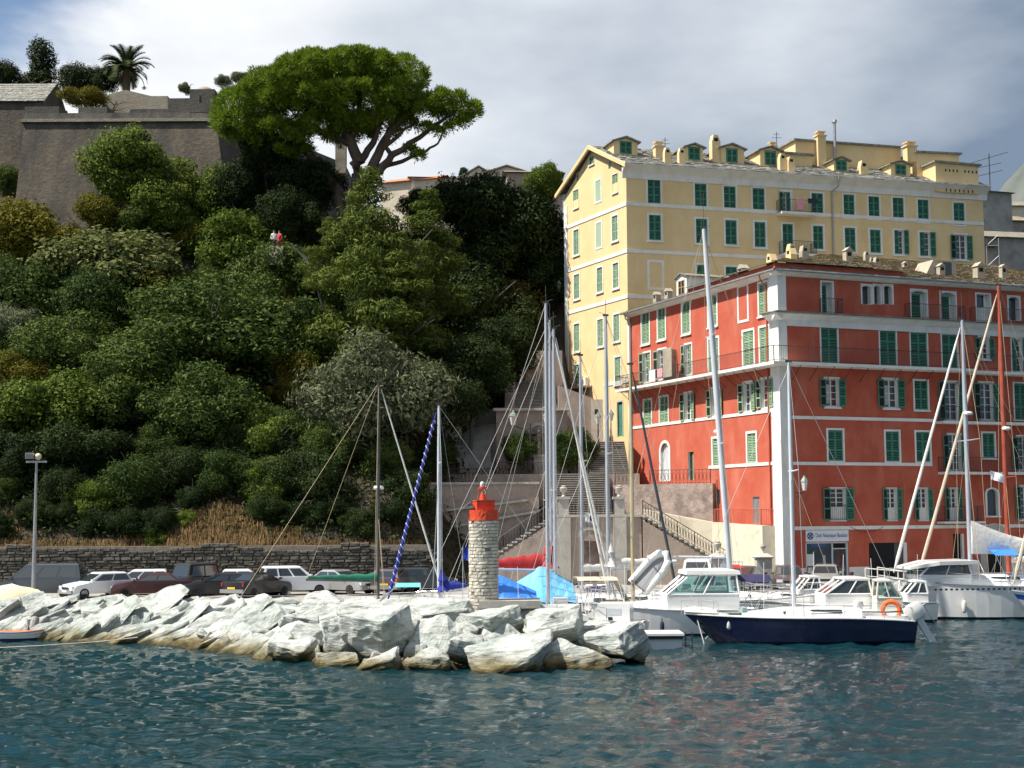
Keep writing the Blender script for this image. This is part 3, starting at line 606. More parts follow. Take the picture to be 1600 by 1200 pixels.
# ------------------------------------------------------------------ beacon tower
def beacon():
    Y = 61.0
    base = at(756, 938, Y); top = at(756, 813, Y).z; r = 23.2 * Y / 2235
    root = thing('beacon_tower', 'small round white stone beacon tower with bright red painted top on the breakwater', 'beacon', (base.x, base.y, base.z - 0.9))
    H = top - base.z + 0.9
    MB().lathe([(r * 0.94, 0), (r * 0.94, H)], 32).build('core', 'beacon_core', root)
    rng = random.Random(5); courses = 30; ch = H / courses; per = 11; k = 0
    variants = []
    def stone(w, h, seed):
        rg = random.Random(seed); m = MB(); n = 4; d0, d1 = -0.05, 0.06
        rs = []
        a = w / r
        inner = []; outer = []
        for zz in (-h / 2, h / 2):
            for t in np.linspace(-a / 2, a / 2, n):
                ri = r * 0.93; ro = r * 0.965 + rg.uniform(0.0, 0.035)
                inner.append((ri * math.sin(t), -ri * math.cos(t), zz)); outer.append((ro * math.sin(t * 0.98), -ro * math.cos(t * 0.98), zz * rg.uniform(0.86, 1.0)))
        V = outer + inner; F = []
        for i in range(n - 1):
            F += [(i, i + 1, n + i + 1, n + i)]
            F += [(i, 2 * n + i, 2 * n + i + 1, i + 1), (n + i, n + i + 1, 3 * n + i + 1, 3 * n + i)]
        F += [(0, n, 3 * n, 2 * n), (n - 1, 3 * n - 1, 4 * n - 1, 2 * n - 1)[::-1]]
        m.add(V, F); return m.mesh('stone', 'beacon_stone')
    widths = [0.42, 0.52, 0.62, 0.72, 0.34]
    ST = [[stone(w - 0.022, ch - 0.020, 10 * i + j) for j in range(3)] for i, w in enumerate(widths)]
    circ = 2 * math.pi * r
    for c_ in range(courses - 0):
        ang = rng.uniform(0, 6.28); total = 0; z = ch * (c_ + 0.5)
        if c_ == courses: break
        while total < circ - 0.28 and k < 299:
            rem = circ - total
            cand = [i for i, w in enumerate(widths) if w <= rem + 0.12]
            if not cand: break
            i = rng.choice(cand); w = widths[i]
            link('stone', rng.choice(ST[i]), root, (0, 0, z + rng.uniform(-0.006, 0.006)), ang + (total + w / 2) / r, scale=(1, 1, rng.uniform(0.92, 1.05)), rot=(0, 0, ang + (total + w / 2) / r)); k += 1; total += w
    # painted cap: ring course, box, lantern frame, lamp, solar panel
    z1 = at(756, 797, Y).z - root.location.z; z2 = at(756, 783, Y).z - root.location.z
    m = MB(); N = 40; rs = []
    rg = random.Random(3)
    for i, zz in enumerate(np.linspace(H - 0.005, z1, 4)):
        rs.append([Vector(((r * 0.99 + rg.uniform(0, 0.03)) * math.cos(6.283 * j / N), (r * 0.99 + rg.uniform(0, 0.03)) * math.sin(6.283 * j / N), zz)) for j in range(N)])
    m.rings(rs); m.build('painted_course', 'beacon_red', root)
    bw = 15 * Y / 2235
    cap = MB().box((0.02, 0, (z1 + z2) / 2), (2 * bw * 0.95, 2 * bw * 0.9, z2 - z1), rz=0.25).box((0.02, 0, z2 + 0.015), (2 * bw, 2 * bw * 0.95, 0.05), rz=0.25).build('cap_block', 'beacon_red', root)
    m = MB()
    for sx_ in (-1, 1): m.tube([(sx_ * 0.2 - 0.05, 0, z2), (sx_ * 0.16 - 0.05, 0, z2 + 0.52)], 0.018)
    m.tube([(-0.21, 0, z2 + 0.52), (0.11, 0, z2 + 0.52)], 0.018); m.tube([(-0.25, 0, z2 + 0.1), (-0.21, 0, z2 + 0.62)], 0.015)
    m.build('lantern_frame', 'beacon_red', root)
    MB().lathe([(0.0, z2 + 0.03), (0.15, z2 + 0.03), (0.13, z2 + 0.18), (0.06, z2 + 0.36), (0.05, z2 + 0.42), (0, z2 + 0.42)], 12, (-0.03, 0, 0)).build('lamp_base', 'beacon_red', root, smooth=True)
    MB().lathe([(0.0, z2 + 0.5), (0.12, z2 + 0.53), (0.13, z2 + 0.6), (0.1, z2 + 0.63), (0, z2 + 0.63)], 12, (-0.05, 0, 0)).build('lamp_collar', 'beacon_red', root, smooth=True)
    MB().lathe([(0.085, z2 + 0.632), (0.1, z2 + 0.68), (0.085, z2 + 0.78), (0.045, z2 + 0.83), (0, z2 + 0.84)], 12, (-0.05, 0, 0)).build('lamp', 'lamp_glass', root, smooth=True)
    T = Matrix.Translation((-bw - 0.34, -0.05, (z1 + z2) / 2 + 0.02)) @ Matrix.Rotation(R(-38), 4, 'Y')
    sp = MB().box((0, 0, 0), (0.5, 0.55, 0.04), 0, T).build('solar_panel', 'zinc', root)
    MB().box((0, 0, 0.023), (0.44, 0.49, 0.006), 0, T).build('cell_sheet', 'glass_dark', sp)
    MB().tube([(-bw + 0.02, 0, (z1 + z2) / 2 + 0.1), (-bw - 0.3, -0.05, (z1 + z2) / 2)], 0.02).build('panel_arm', 'beacon_red', root)
    # plinth slab
    p = at(800, 943, Y - 0.2)
    MB().box((0, 0, 0), (2.6, 1.9, 0.32)).build('footing', 'concrete', root, (p.x - base.x - 0.1, 0.2, base.z - root.location.z - 0.14))
beacon()

# ================================================================== BUILDINGS
class Facade:
    """A wall plane: local x runs left to right seen from outside, y into the wall, z up."""
    def __init__(s, root, origin, ang):
        s.root = root; s.o = Vector(origin); s.ang = ang
        s.u = Vector((math.cos(ang), math.sin(ang), 0)); s.inn = Vector((-math.sin(ang), math.cos(ang), 0))
        s.loc = s.o - root.location
    def px(s, px, py):
        d = ray(px, py); t = (s.o - CAM_LOC).dot(s.inn) / d.dot(s.inn); p = CAM_LOC + d * t - s.o
        return p.dot(s.u), p.z
    def rect(s, x0, y0, x1, y1):
        cx = (x0 + x1) / 2; cy = (y0 + y1) / 2
        u0 = s.px(x0, cy)[0]; u1 = s.px(x1, cy)[0]; z1 = s.px(cx, y0)[1]; z0 = s.px(cx, y1)[1]
        return [u0, z0, u1, z1]
    def world(s, u, y, z): return s.o + s.u * u + s.inn * y + Vector((0, 0, z))
    def put(s, name, me, x=0, y=0, z=0, parent=None, rz=0.0, scale=None):
        if parent is not None and parent is not s.root:
            o = link(name, me, parent, None, 0, scale)
            o.matrix_parent_inverse = Matrix.Identity(4)
            # sub-part: placed in the part's own (facade-aligned) frame
            o.location = (x, y, z); o.rotation_euler = (0, 0, rz)
            return o
        p = s.loc + s.u * x + s.inn * y + Vector((0, 0, z))
        return link(name, me, s.root, p, s.ang + rz, scale)
    def build(s, mb, name, mats, parent=None, smooth=False, **kw):
        return s.put(name, mb.mesh(name, mats, smooth), parent=parent, **kw)

def wall_mesh(u0, u1, z0, z1, holes, depth, top=None):
    """wall sheet with rectangular openings and their reveals (material 1); top(u) gives a sloping head"""
    us = sorted(set([u0, u1] + [h[i] for h in holes for i in (0, 2)])); zs = sorted(set([z0, z1] + [h[i] for h in holes for i in (1, 3)]))
    us = [u for u in us if u0 - 1e-6 <= u <= u1 + 1e-6]; zs = [z for z in zs if z0 - 1e-6 <= z <= z1 + 1e-6]
    m = MB()
    for a, b in zip(us, us[1:]):
        run = None
        for c, d in zip(zs, zs[1:]):
            uc = (a + b) / 2; zc = (c + d) / 2
            hole = any(h[0] < uc < h[2] and h[1] < zc < h[3] for h in holes)
            if hole:
                if run: m.add([(a, 0, run[0]), (b, 0, run[0]), (b, 0, run[1]), (a, 0, run[1])], [(0, 1, 2, 3)]); run = None
            else:
                run = (run[0], d) if run else (c, d)
        if run: m.add([(a, 0, run[0]), (b, 0, run[0]), (b, 0, run[1]), (a, 0, run[1])], [(0, 1, 2, 3)])
    for h in holes:
        a, c, b, d = h[:4]; depth_ = h[4] if len(h) > 4 else depth
        m.add([(a, 0, c), (b, 0, c), (b, 0, d), (a, 0, d), (a, depth_, c), (b, depth_, c), (b, depth_, d), (a, depth_, d)],
              [(0, 4, 5, 1), (1, 5, 6, 2), (2, 6, 7, 3), (3, 7, 4, 0), (4, 7, 6, 5)], 1)
    return m

def shutter_mesh(w, h, matn, arch=False):
    w = round(w, 2); h = round(h, 1)
    def mk():
        m = MB(); st = 0.06; t = 0.035
        rails = [0, 0.5 * h, h] if h < 1.7 else [0, h * 0.36, h * 0.7, h]
        m.bx(0, st, -t / 2, t / 2, 0, h); m.bx(w - st, w, -t / 2, t / 2, 0, h)
        for i, z in enumerate(rails):
            a = z if i == 0 else (z - 0.08 if i == len(rails) - 1 else z - 0.04)
            m.bx(st, w - st, -t / 2 - 0.004, t / 2, a, a + 0.08)
        n = int(h / 0.10)
        for k in range(1, n):
            z = h * k / n
            m.add([(st, -t * 0.45, z - 0.034), (w - st, -t * 0.45, z - 0.034), (w - st, t * 0.4, z + 0.016), (st, t * 0.4, z + 0.016)], [(0, 1, 2, 3)])
        m.add([(st, t * 0.42, 0), (w - st, t * 0.42, 0), (w - st, t * 0.42, h), (st, t * 0.42, h)], [(0, 1, 2, 3)], 1)
        return m.mesh('shutter', [matn, 'dark_void'])
    return cached(('sh', w, h, matn), mk)
def surround_mesh(w, h, fw=0.16, proud=0.035, sill=True):
    w = round(w, 2); h = round(h, 2)
    def mk():
        m = MB()
        m.bx(-w / 2 - fw, -w / 2, -proud, 0.02, -fw * 0.0, h + fw); m.bx(w / 2, w / 2 + fw, -proud, 0.02, 0, h + fw)
        m.bx(-w / 2, w / 2, -proud, 0.02, h, h + fw)
        m.bx(-w / 2 - fw, w / 2 + fw, -proud, 0.02, -fw, 0)
        if sill: m.bx(-w / 2 - fw - 0.04, w / 2 + fw + 0.04, -proud - 0.07, -proud, -fw - 0.03, -fw + 0.06)
        return m.mesh('window', 'white_trim')
    return cached(('sur', w, h, fw, proud, sill), mk)
def casement_mesh(w, h, rows=4, cols=2, split=None):
    w = round(w, 2); h = round(h, 2)
    def mk():
        m = MB(); b = 0.055
        m.bx(-w / 2, -w / 2 + b, 0, 0.05, 0, h); m.bx(w / 2 - b, w / 2, 0, 0.05, 0, h); m.bx(-w / 2 + b, w / 2 - b, 0, 0.05, 0, b); m.bx(-w / 2 + b, w / 2 - b, 0, 0.05, h - b, h)
        m.bx(-b * 0.8, b * 0.8, -0.006, 0.045, b, h - b)
        z0 = b
        if split: z0 = h * split; m.bx(-w / 2 + b, w / 2 - b, 0.002, 0.04, b, z0)
        for i in range(1, rows): z = z0 + (h - z0) * i / rows; m.bx(-w / 2 + b, w / 2 - b, 0.002, 0.04, z - 0.018, z + 0.018)
        return m.mesh('casement', 'white_trim')
    return cached(('cas', w, h, rows, split), mk)

def window(F, r, kind='closed', sm='shutter_green', holes=None, fw=0.16, sill=True, depth=0.24, split=None, name='window', curtain=False):
    """r = [u0,z0,u1,z1] opening. kinds: closed, open, left (left leaf swung out), right, ajar, blind, flat, louvre"""
    u0, z0, u1, z1 = r; w = u1 - u0; h = z1 - z0; c = (u0 + u1) / 2
    win = F.put(name, surround_mesh(w, h, fw, sill=sill) if fw > 0 else MB().bx(-w / 2, w / 2, 0.0, 0.012, 0, 0.02).mesh('window', 'white_trim'), c, 0, z0)
    if kind == 'blind': return win
    if kind == 'flat':
        F.build(MB().bx(-w / 2, w / 2, -0.008, 0.01, 0, h), 'blind_panel', 'wood_green_flat', win); return win
    if holes is not None: holes.append(r)
    leaf = w / 2 - 0.012
    if kind in ('closed', 'ajar', 'louvre'):
        a = 0.0
        F.put('shutter', shutter_mesh(leaf, h - 0.02, sm), -w / 2 + 0.005, 0.05, 0.01, win)
        if kind == 'ajar':
            F.put('shutter', shutter_mesh(leaf, h - 0.02, sm), 0.02, 0.05, 0.01, win, rz=0.0).rotation_euler = (0, 0, -0.0)
        else: F.put('shutter', shutter_mesh(leaf, h - 0.02, sm), 0.007, 0.05, 0.01, win)
    if kind in ('open', 'left', 'right'):
        F.put('casement', casement_mesh(w - 0.02, h - 0.02, 4 if h < 2.2 else 5, 2, split), 0, depth - 0.075, 0.01, win)
        F.build(MB().add([(-w / 2 + 0.04, 0, 0.04), (w / 2 - 0.04, 0, 0.04), (w / 2 - 0.04, 0, h - 0.04), (-w / 2 + 0.04, 0, h - 0.04)], [(0, 1, 2, 3)]), 'pane', 'glass_dark', win, y=depth - 0.035)
        if curtain: F.build(MB().bx(-w / 2 + 0.06, -0.06, 0, 0.01, h * 0.1, h * 0.8), 'curtain', 'curtain', win, y=depth - 0.04)
        if kind in ('open', 'left'):
            F.put('shutter', shutter_mesh(leaf, h - 0.02, sm), -w / 2 - 0.01, -0.075, 0.01, win, rz=math.pi + R(7))
        else: F.put('shutter', shutter_mesh(leaf, h - 0.02, sm), -w / 2 + 0.005, 0.05, 0.01, win)
        if kind in ('open', 'right'):
            F.put('shutter', shutter_mesh(leaf, h - 0.02, sm), w / 2 + 0.01, -0.075, 0.01, win, rz=-R(7))
        else: F.put('shutter', shutter_mesh(leaf, h - 0.02, sm), 0.007, 0.05, 0.01, win)
    return win

def railing(F, pts, h, name='railing', parent=None, step=0.13, r=0.011, matn='iron', scroll=False):
    """bars along a polyline in facade coordinates (x,y,z)"""
    m = MB()
    P = [Vector(p) for p in pts]
    for a, b in zip(P, P[1:]):
        m.tube([a + Vector((0, 0, h)), b + Vector((0, 0, h))], r * 1.9, 5); m.tube([a + Vector((0, 0, 0.08)), b + Vector((0, 0, 0.08))], r * 1.3, 4)
        n = max(1, int((b - a).length / step))
        for i in range(n + 1):
            p = a.lerp(b, i / n)
            rr = r * 2 if i in (0, n) else r
            m.tube([p, p + Vector((0, 0, h))], rr, 4)
            if scroll and i < n:
                q = a.lerp(b, (i + 0.5) / n); d = (b - a).normalized() * step * 0.36
                m.tube([q + Vector((0, 0, h * 0.5)) + d * math.cos(t) + Vector((0, 0, math.sin(t) * h * 0.3)) for t in np.linspace(0, 6.28, 9)], r * 0.9, 4)
    return F.build(m, name, matn) if isinstance(F, Facade) else m.build(name, matn, parent)

def slab_roof(root, quad, name, matn, wrow=0.34, seed=0, thick=0.035):
    """stone slates laid in courses on a roof plane given by its corners: eave-left, eave-right, ridge-right, ridge-left (root space)"""
    rng = random.Random(seed); a, b, c, d = [Vector(p) for p in quad]
    under = MB().add([a, b, c, d], [(0, 1, 2, 3)]).build(name, matn, root)
    n = ((b - a).cross(d - a)).normalized()
    if n.z < 0: n = -n
    H = ((d + c) / 2 - (a + b) / 2).length; rows = max(3, int(H / wrow)); m = MB()
    for i in range(rows):
        t0 = i / rows; t1 = (i + 1.18) / rows
        p0 = a.lerp(d, t0); p1 = b.lerp(c, t0); q0 = a.lerp(d, min(1, t1)); q1 = b.lerp(c, min(1, t1))
        L = (p1 - p0).length
        if L < 0.3: continue
        x = rng.uniform(-0.2, 0.0)
        while x < L:
            w = rng.uniform(0.28, 0.62); f0 = max(0, x) / L; f1 = min(L, x + w - 0.025) / L
            if f1 > f0 + 0.01:
                j = rng.uniform(-0.04, 0.04); up = n * (0.03 + rng.uniform(0, 0.045)); dn = n * 0.004
                A = p0.lerp(p1, f0) + (p0 - q0).normalized() * j; B = p0.lerp(p1, f1) + (p0 - q0).normalized() * (j + rng.uniform(-0.02, 0.02)); C_ = q0.lerp(q1, f1); D = q0.lerp(q1, f0)
                m.add([A + up, B + up, C_ + dn, D + dn, A + dn, B + dn], [(0, 1, 2, 3), (4, 5, 1, 0), (0, 3, 4), (1, 5, 2)])
            x += w
    o = m.build('slates', matn, under); tag(o, kind='stuff')
    return under

def chimney(root, p, w, h, matn, rz=0.0, name='chimney', style=0):
    m = MB(); M = Matrix.Translation(p) @ Matrix.Rotation(rz, 4, 'Z')
    m.bx(-w / 2, w / 2, -w * 0.4, w * 0.4, -0.5, h, 0, M)
    if style == 0:
        m.prism([(-w * 0.62, h + 0.02), (w * 0.62, h + 0.02), (0, h + w * 0.55)], -w * 0.5, w * 0.5, 0, M)
        m.bx(-w * 0.3, w * 0.3, -w * 0.405, -w * 0.4 + 0.01, h * 0.55, h * 0.9, 1, M)
    elif style == 1:
        m.bx(-w * 0.62, w * 0.62, -w * 0.52, w * 0.52, h, h + 0.1, 0, M); m.bx(-w * 0.35, w * 0.35, -w * 0.3, w * 0.3, h + 0.1, h + 0.35, 0, M); m.bx(-w * 0.5, w * 0.5, -w * 0.42, w * 0.42, h + 0.35, h + 0.42, 0, M)
    else:
        m.prism([(-w * 0.5, h), (w * 0.5, h), (w * 0.2, h + w * 0.7), (-w * 0.3, h + w * 0.75)], -w * 0.4, w * 0.4, 0, M)
        m.bx(-w * 0.25, w * 0.2, -w * 0.41, -w * 0.38, h + 0.02, h + w * 0.4, 1, M)
    return m.build(name, [matn, 'dark_void'], root)

# ------------------------------------------------------------------ red harbour building
RC = at(1221, 700, 88.0); RC.z = QZ                        # street corner
RU = R(22.0)
RED = thing('red_building', 'red five storey harbour building with white corner band and green shutters', 'building', RC)
FRr = Facade(RED, RC, RU)                                   # shaded face towards the quay
LL = 20.8; LR = 27.0
ul = Vector((math.cos(RU - math.pi / 2), math.sin(RU - math.pi / 2), 0))
FRl = Facade(RED, RC - ul * LL, RU - math.pi / 2)           # sunlit face towards the stairs
EZ = FRr.px(1225, 424)[1]                                   # underside of eaves above the quay
def red_building():
    holes = []; hl = []
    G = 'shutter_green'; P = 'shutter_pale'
    f = FRr
    # attic storey
    def deep(r, panel=True, arch=False, name='window', rail=False, door='shutter_green'):
        u0, z0, u1, z1 = r; w = u1 - u0; h = z1 - z0; holes.append([*r, 0.45])
        m = MB(); fw = 0.10
        m.bx(-w / 2 - fw, -w / 2, -0.03, 0.02, 0, h + fw); m.bx(w / 2, w / 2 + fw, -0.03, 0.02, 0, h + fw); m.bx(-w / 2, w / 2, -0.03, 0.02, h, h + fw)
        if arch:
            n = 7; pts = [(-w / 2 + w * i / n, h - 0.16 + 0.15 * math.sin(math.pi * i / n)) for i in range(n + 1)]
            m.prism(pts + [(w / 2, h), (-w / 2, h)], 0.0, 0.06)
        win = f.put(name, m.mesh('window', 'white_trim'), (u0 + u1) / 2, 0, z0)
        # deep white reveal lining
        l = MB(); dp = 0.42
        l.bx(-w / 2, -w / 2 + 0.012, 0.0, dp, 0, h); l.bx(w / 2 - 0.012, w / 2, 0.0, dp, 0, h); l.bx(-w / 2, w / 2, 0.0, dp, h - 0.012, h); l.bx(-w / 2, w / 2, 0, dp, 0, 0.012)
        f.build(l, 'reveal', 'white_trim', win)
        if panel: f.put('shutter', shutter_mesh(w - 0.3, h - 0.2, door), -w / 2 + 0.06, dp - 0.06, 0.02, win)
        else: f.build(MB().bx(-w / 2 + 0.02, w / 2 - 0.02, dp - 0.04, dp - 0.02, 0.02, h - 0.02), 'pane', 'glass_dark', win)
        return win
    deep(f.rect(1284, 441, 1301, 489), name='door')
    for x in ((1347, 1361), (1365.5, 1376), (1381, 1394)): deep(f.rect(x[0], 446, x[1], 475.5), False, arch=True)
    for x, y0, y1 in (((1424, 1448), 454, 497), ((1470, 1493), 457, 500)): deep(f.rect(x[0], y0, x[1], y1), arch=True, name='door')
    r = f.rect(1526, 460, 1547, 503)
    w_ = deep(r, False, name='door'); wd = r[2] - r[0]; hh = r[3] - r[1]
    f.build(MB().bx(-wd / 2 + 0.03, wd / 2 - 0.03, 0.3, 0.36, 0.02, hh * 0.55).bx(-wd / 2 + 0.03, -wd / 2 + 0.25, 0.3, 0.36, hh * 0.55, hh - 0.03).bx(wd / 2 - 0.25, wd / 2 - 0.03, 0.3, 0.36, hh * 0.55, hh - 0.03), 'door_leaf', 'white_trim', w_)
    deep(f.rect(1576, 464, 1593, 501), False, arch=True)
    # second storey with long balcony
    for x0, x1, y0, y1 in ((1283, 1308.5, 512, 567), (1375, 1400, 517, 571), (1423, 1448.5, 520, 573), (1472, 1495.5, 523, 575)):
        window(f, f.rect(x0, y0, x1, y1), 'closed', G, holes, 0.09, False)
    window(f, f.rect(1530, 527, 1545, 561), 'open', G, holes, 0.1); window(f, f.rect(1581, 529, 1597, 581), 'right', G, holes, 0.09, False)
    # third
    window(f, f.rect(1290, 592, 1310, 635), 'open', G, holes, 0.12, curtain=True); window(f, f.rect(1381, 593, 1402, 637), 'open', G, holes, 0.12, curtain=True)
    window(f, f.rect(1429, 595, 1449.5, 640), 'closed', G, holes, 0.11)
    window(f, f.rect(1476, 597, 1497, 656), 'open', G, holes, 0.1, False); window(f, f.rect(1531, 598, 1551, 656), 'open', G, holes, 0.1, False); window(f, f.rect(1585, 599, 1605, 656), 'closed', G, holes, 0.1, False)
    # fourth
    for x0, x1, y0, y1, k in ((1294, 1317, 672, 720, 'closed'), (1384, 1405, 674, 721, 'ajar'), (1431.5, 1453, 675, 721.5, 'ajar')): window(f, f.rect(x0, y0, x1, y1), k, G, holes, 0.12, False)
    window(f, f.rect(1482, 679, 1501, 735), 'open', G, holes, 0.1, False); window(f, f.rect(1535.5, 677, 1554, 715), 'closed', G, holes, 0.12); window(f, f.rect(1590, 682, 1612, 735), 'left', G, holes, 0.1, False)
    # fifth (above the shops)
    window(f, f.rect(1297, 763, 1321, 813), 'open', G, holes, 0.06, False, split=0.42)
    for x0, x1 in ((1388, 1399), (1437, 1447.5), (1484.5, 1494)): 
        a = f.rect(x0 - 2, 763, x1 + 2, 813); window(f, a, 'open', G, holes, 0.05, False, split=0.4)
    window(f, f.rect(1594, 760, 1612, 812), 'open', G, holes, 0.1, False)
    # arched window
    r = f.rect(1542, 764, 1559, 806); holes.append(r); w = r[2] - r[0]; h = r[3] - r[1]; n = 10; m = MB()
    arc = lambda rad, zc: [(rad * math.cos(math.pi - math.pi * i / n), zc + rad * 0.7 * math.sin(math.pi * i / n)) for i in range(n + 1)]
    zc = h - w / 2 * 0.7
    o_ = arc(w / 2 + 0.14, zc); i_ = arc(w / 2, zc)
    for k in range(n): m.prism([o_[k], o_[k + 1], i_[k + 1], i_[k]], -0.05, 0.02)
    for k in range(n): m.prism([i_[k], i_[k + 1], (i_[k + 1][0], h), (i_[k][0], h)], 0.0, 0.2, 1)
    m.bx(-w / 2 - 0.14, -w / 2, -0.05, 0.02, 0, zc); m.bx(w / 2, w / 2 + 0.14, -0.05, 0.02, 0, zc); m.bx(-w / 2 - 0.2, w / 2 + 0.2, -0.1, 0.02, -0.1, 0)
    win = f.put('window', m.mesh('window', ['white_trim', 'white_trim']), (r[0] + r[2]) / 2, 0, r[1])
    f.build(MB().bx(-w / 2 + 0.02, w / 2 - 0.02, 0.2, 0.215, 0.02, h - 0.02), 'pane', 'glass_dark', win)
    # ground floor: club shop, open garage, dark door, stone arch
    shop = f.rect(1259, 847, 1325, 893); shop[1] = 0.02; holes.append(shop)
    gar = f.rect(1358, 848, 1414, 893); gar[1] = 0.01; holes.append(gar)
    dr = f.rect(1490, 834, 1503, 893); dr[1] = 0.02; holes.append(dr)
    ar = f.rect(1541, 835, 1567, 893); ar[1] = 0.02; holes.append(ar)
    # LEFT (sunlit) face ------------------------------------------------
    g = FRl
    for x0, x1, y0, y1 in ((1003, 1014.5, 488, 537), (1028, 1039.5, 481, 530), (1066, 1078, 471, 521), (1107, 1120, 462, 509), (1186, 1200, 442, 492)):
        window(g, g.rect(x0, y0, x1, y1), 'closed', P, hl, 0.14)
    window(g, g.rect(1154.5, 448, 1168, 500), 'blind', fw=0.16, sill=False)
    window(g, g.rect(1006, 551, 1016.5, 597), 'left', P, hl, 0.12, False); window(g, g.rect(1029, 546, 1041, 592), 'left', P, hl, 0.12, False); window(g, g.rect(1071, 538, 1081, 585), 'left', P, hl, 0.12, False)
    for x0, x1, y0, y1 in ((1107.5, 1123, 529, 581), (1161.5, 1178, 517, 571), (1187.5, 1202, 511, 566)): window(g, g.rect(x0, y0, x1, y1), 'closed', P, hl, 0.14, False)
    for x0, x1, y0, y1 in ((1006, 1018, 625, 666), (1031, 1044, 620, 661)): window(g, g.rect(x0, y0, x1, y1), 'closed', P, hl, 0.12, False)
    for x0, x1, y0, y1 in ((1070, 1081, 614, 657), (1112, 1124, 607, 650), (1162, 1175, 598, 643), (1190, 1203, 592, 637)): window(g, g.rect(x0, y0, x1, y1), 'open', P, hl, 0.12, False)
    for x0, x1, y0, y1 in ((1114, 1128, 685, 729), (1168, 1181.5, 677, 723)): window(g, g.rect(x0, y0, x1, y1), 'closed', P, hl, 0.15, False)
    # arched door to the terrace
    r = g.rect(1033, 692, 1046, 752); hl.append(r); w = r[2] - r[0]; h = r[3] - r[1]; m = MB(); zc = h - w / 2
    arc2 = lambda rad: [(rad * math.cos(math.pi - math.pi * i / n), zc + rad * math.sin(math.pi * i / n)) for i in range(n + 1)]
    o_ = arc2(w / 2 + 0.2); i_ = arc2(w / 2)
    for k in range(n): m.prism([o_[k], o_[k + 1], i_[k + 1], i_[k]], -0.05, 0.02)
    for k in range(n): m.prism([i_[k], i_[k + 1], (i_[k + 1][0], h), (i_[k][0], h)], 0.0, 0.1, 1)
    m.bx(-w / 2 - 0.2, -w / 2, -0.05, 0.02, 0, zc); m.bx(w / 2, w / 2 + 0.2, -0.05, 0.02, 0, zc)
    dd = g.put('door', m.mesh('door', ['white_trim', 'stucco_red']), (r[0] + r[2]) / 2, 0, r[1])
    g.build(MB().bx(-w / 2 + 0.01, w / 2 - 0.01, 0.16, 0.2, 0.01, h), 'door_leaf', 'gelcoat_grey', dd)
    r = g.rect(1075, 706, 1084, 750); hl.append(r); w = r[2] - r[0]; h = r[3] - r[1]
    dd = g.put('door', MB().bx(-w / 2, w / 2, 0.18, 0.2, 0, h).mesh('door', 'dark_void'), (r[0] + r[2]) / 2, 0, r[1]); g.put('shutter', shutter_mesh(w * 0.45, h - 0.1, P), 0.02, 0.15, 0.02, dd)
    r = g.rect(1117, 765, 1125, 787); hl.append(r); w = r[2] - r[0]; h = r[3] - r[1]; g.put('window', MB().bx(-w / 2, w / 2, 0.1, 0.14, 0, h).mesh('window', 'zinc'), (r[0] + r[2]) / 2, 0, r[1])
    r = g.rect(1176, 776, 1187, 822); hl.append(r); w = r[2] - r[0]; h = r[3] - r[1]; g.put('door', MB().bx(-w / 2, -0.01, 0.1, 0.14, 0, h).bx(0.01, w / 2, 0.1, 0.14, 0, h).mesh('door', 'zinc'), (r[0] + r[2]) / 2, 0, r[1])
    # wall sheets
    f.build(wall_mesh(0, LR, 0, EZ, holes, 0.24), 'wall', ['stucco_red', 'white_trim'])
    g.build(wall_mesh(0, LL, 0, EZ, hl, 0.24), 'wall', ['stucco_red', 'white_trim'])
    # back and far walls
    b = MB(); bo = f.inn * LL; eo = f.u * LR
    b.add([Vector((0, 0, 0)) + eo, eo + bo, eo + bo + Vector((0, 0, EZ)), eo + Vector((0, 0, EZ))], [(0, 1, 2, 3)]); b.add([bo, bo + eo, bo + eo + Vector((0, 0, EZ)), bo + Vector((0, 0, EZ))], [(0, 1, 2, 3)])
    b.build('wall', 'stucco_red', RED)
    # garage interior, shop interior, door interiors
    def room(r, dep, name, mi):
        a, c, bb, d = r; w = bb - a; h = d - c; m = MB()
        m.add([(-w / 2, 0.0, 0), (w / 2, 0.0, 0), (w / 2, 0.0, h), (-w / 2, 0.0, h), (-w / 2, dep, 0), (w / 2, dep, 0), (w / 2, dep, h), (-w / 2, dep, h)], [(0, 4, 5, 1), (1, 5, 6, 2), (2, 6, 7, 3), (3, 7, 4, 0), (4, 7, 6, 5)])
        return f.put(name, m.mesh(name, mi), (a + bb) / 2, -0.002, c)
    u = gar; f.build(MB().bx(u[0], u[2], 0.10, 0.22, u[1], u[3]).bx(u[0], u[2] - 0.75, 0.09, 0.10, u[1], u[3] - 0.02), 'garage_recess', ['dark_void'])
    f.build(MB().bx(u[2] - 0.75, u[2] - 0.12, 0.06, 0.095, u[1], u[3] - 0.03), 'garage_door', 'interior_wall'); f.build(MB().bx(u[2] - 0.1, u[2] + 0.14, -0.04, 0.05, u[1], u[3]), 'garage_jamb', 'white_trim')
    u = dr; f.build(MB().bx(u[0], u[2], 0.12, 0.2, u[1], u[3]), 'door', 'dark_void'); f.build(MB().bx(u[2], u[2] + 0.16, -0.04, 0.03, u[1], u[3]), 'door_jamb', 'white_trim')
    # stone arch doorway
    m = MB(); w = ar[2] - ar[0]; h = ar[3] - ar[1]; zc = h - w / 2 * 0.55
    arc3 = lambda rx, rz_: [(rx * math.cos(math.pi - math.pi * i / n), zc + rz_ * math.sin(math.pi * i / n)) for i in range(n + 1)]
    o_ = arc3(w / 2 + 0.5, w / 2 * 0.55 + 0.75); i_ = arc3(w / 2, w / 2 * 0.55)
    for k in range(n): m.prism([o_[k], o_[k + 1], i_[k + 1], i_[k]], -0.07, 0.05)
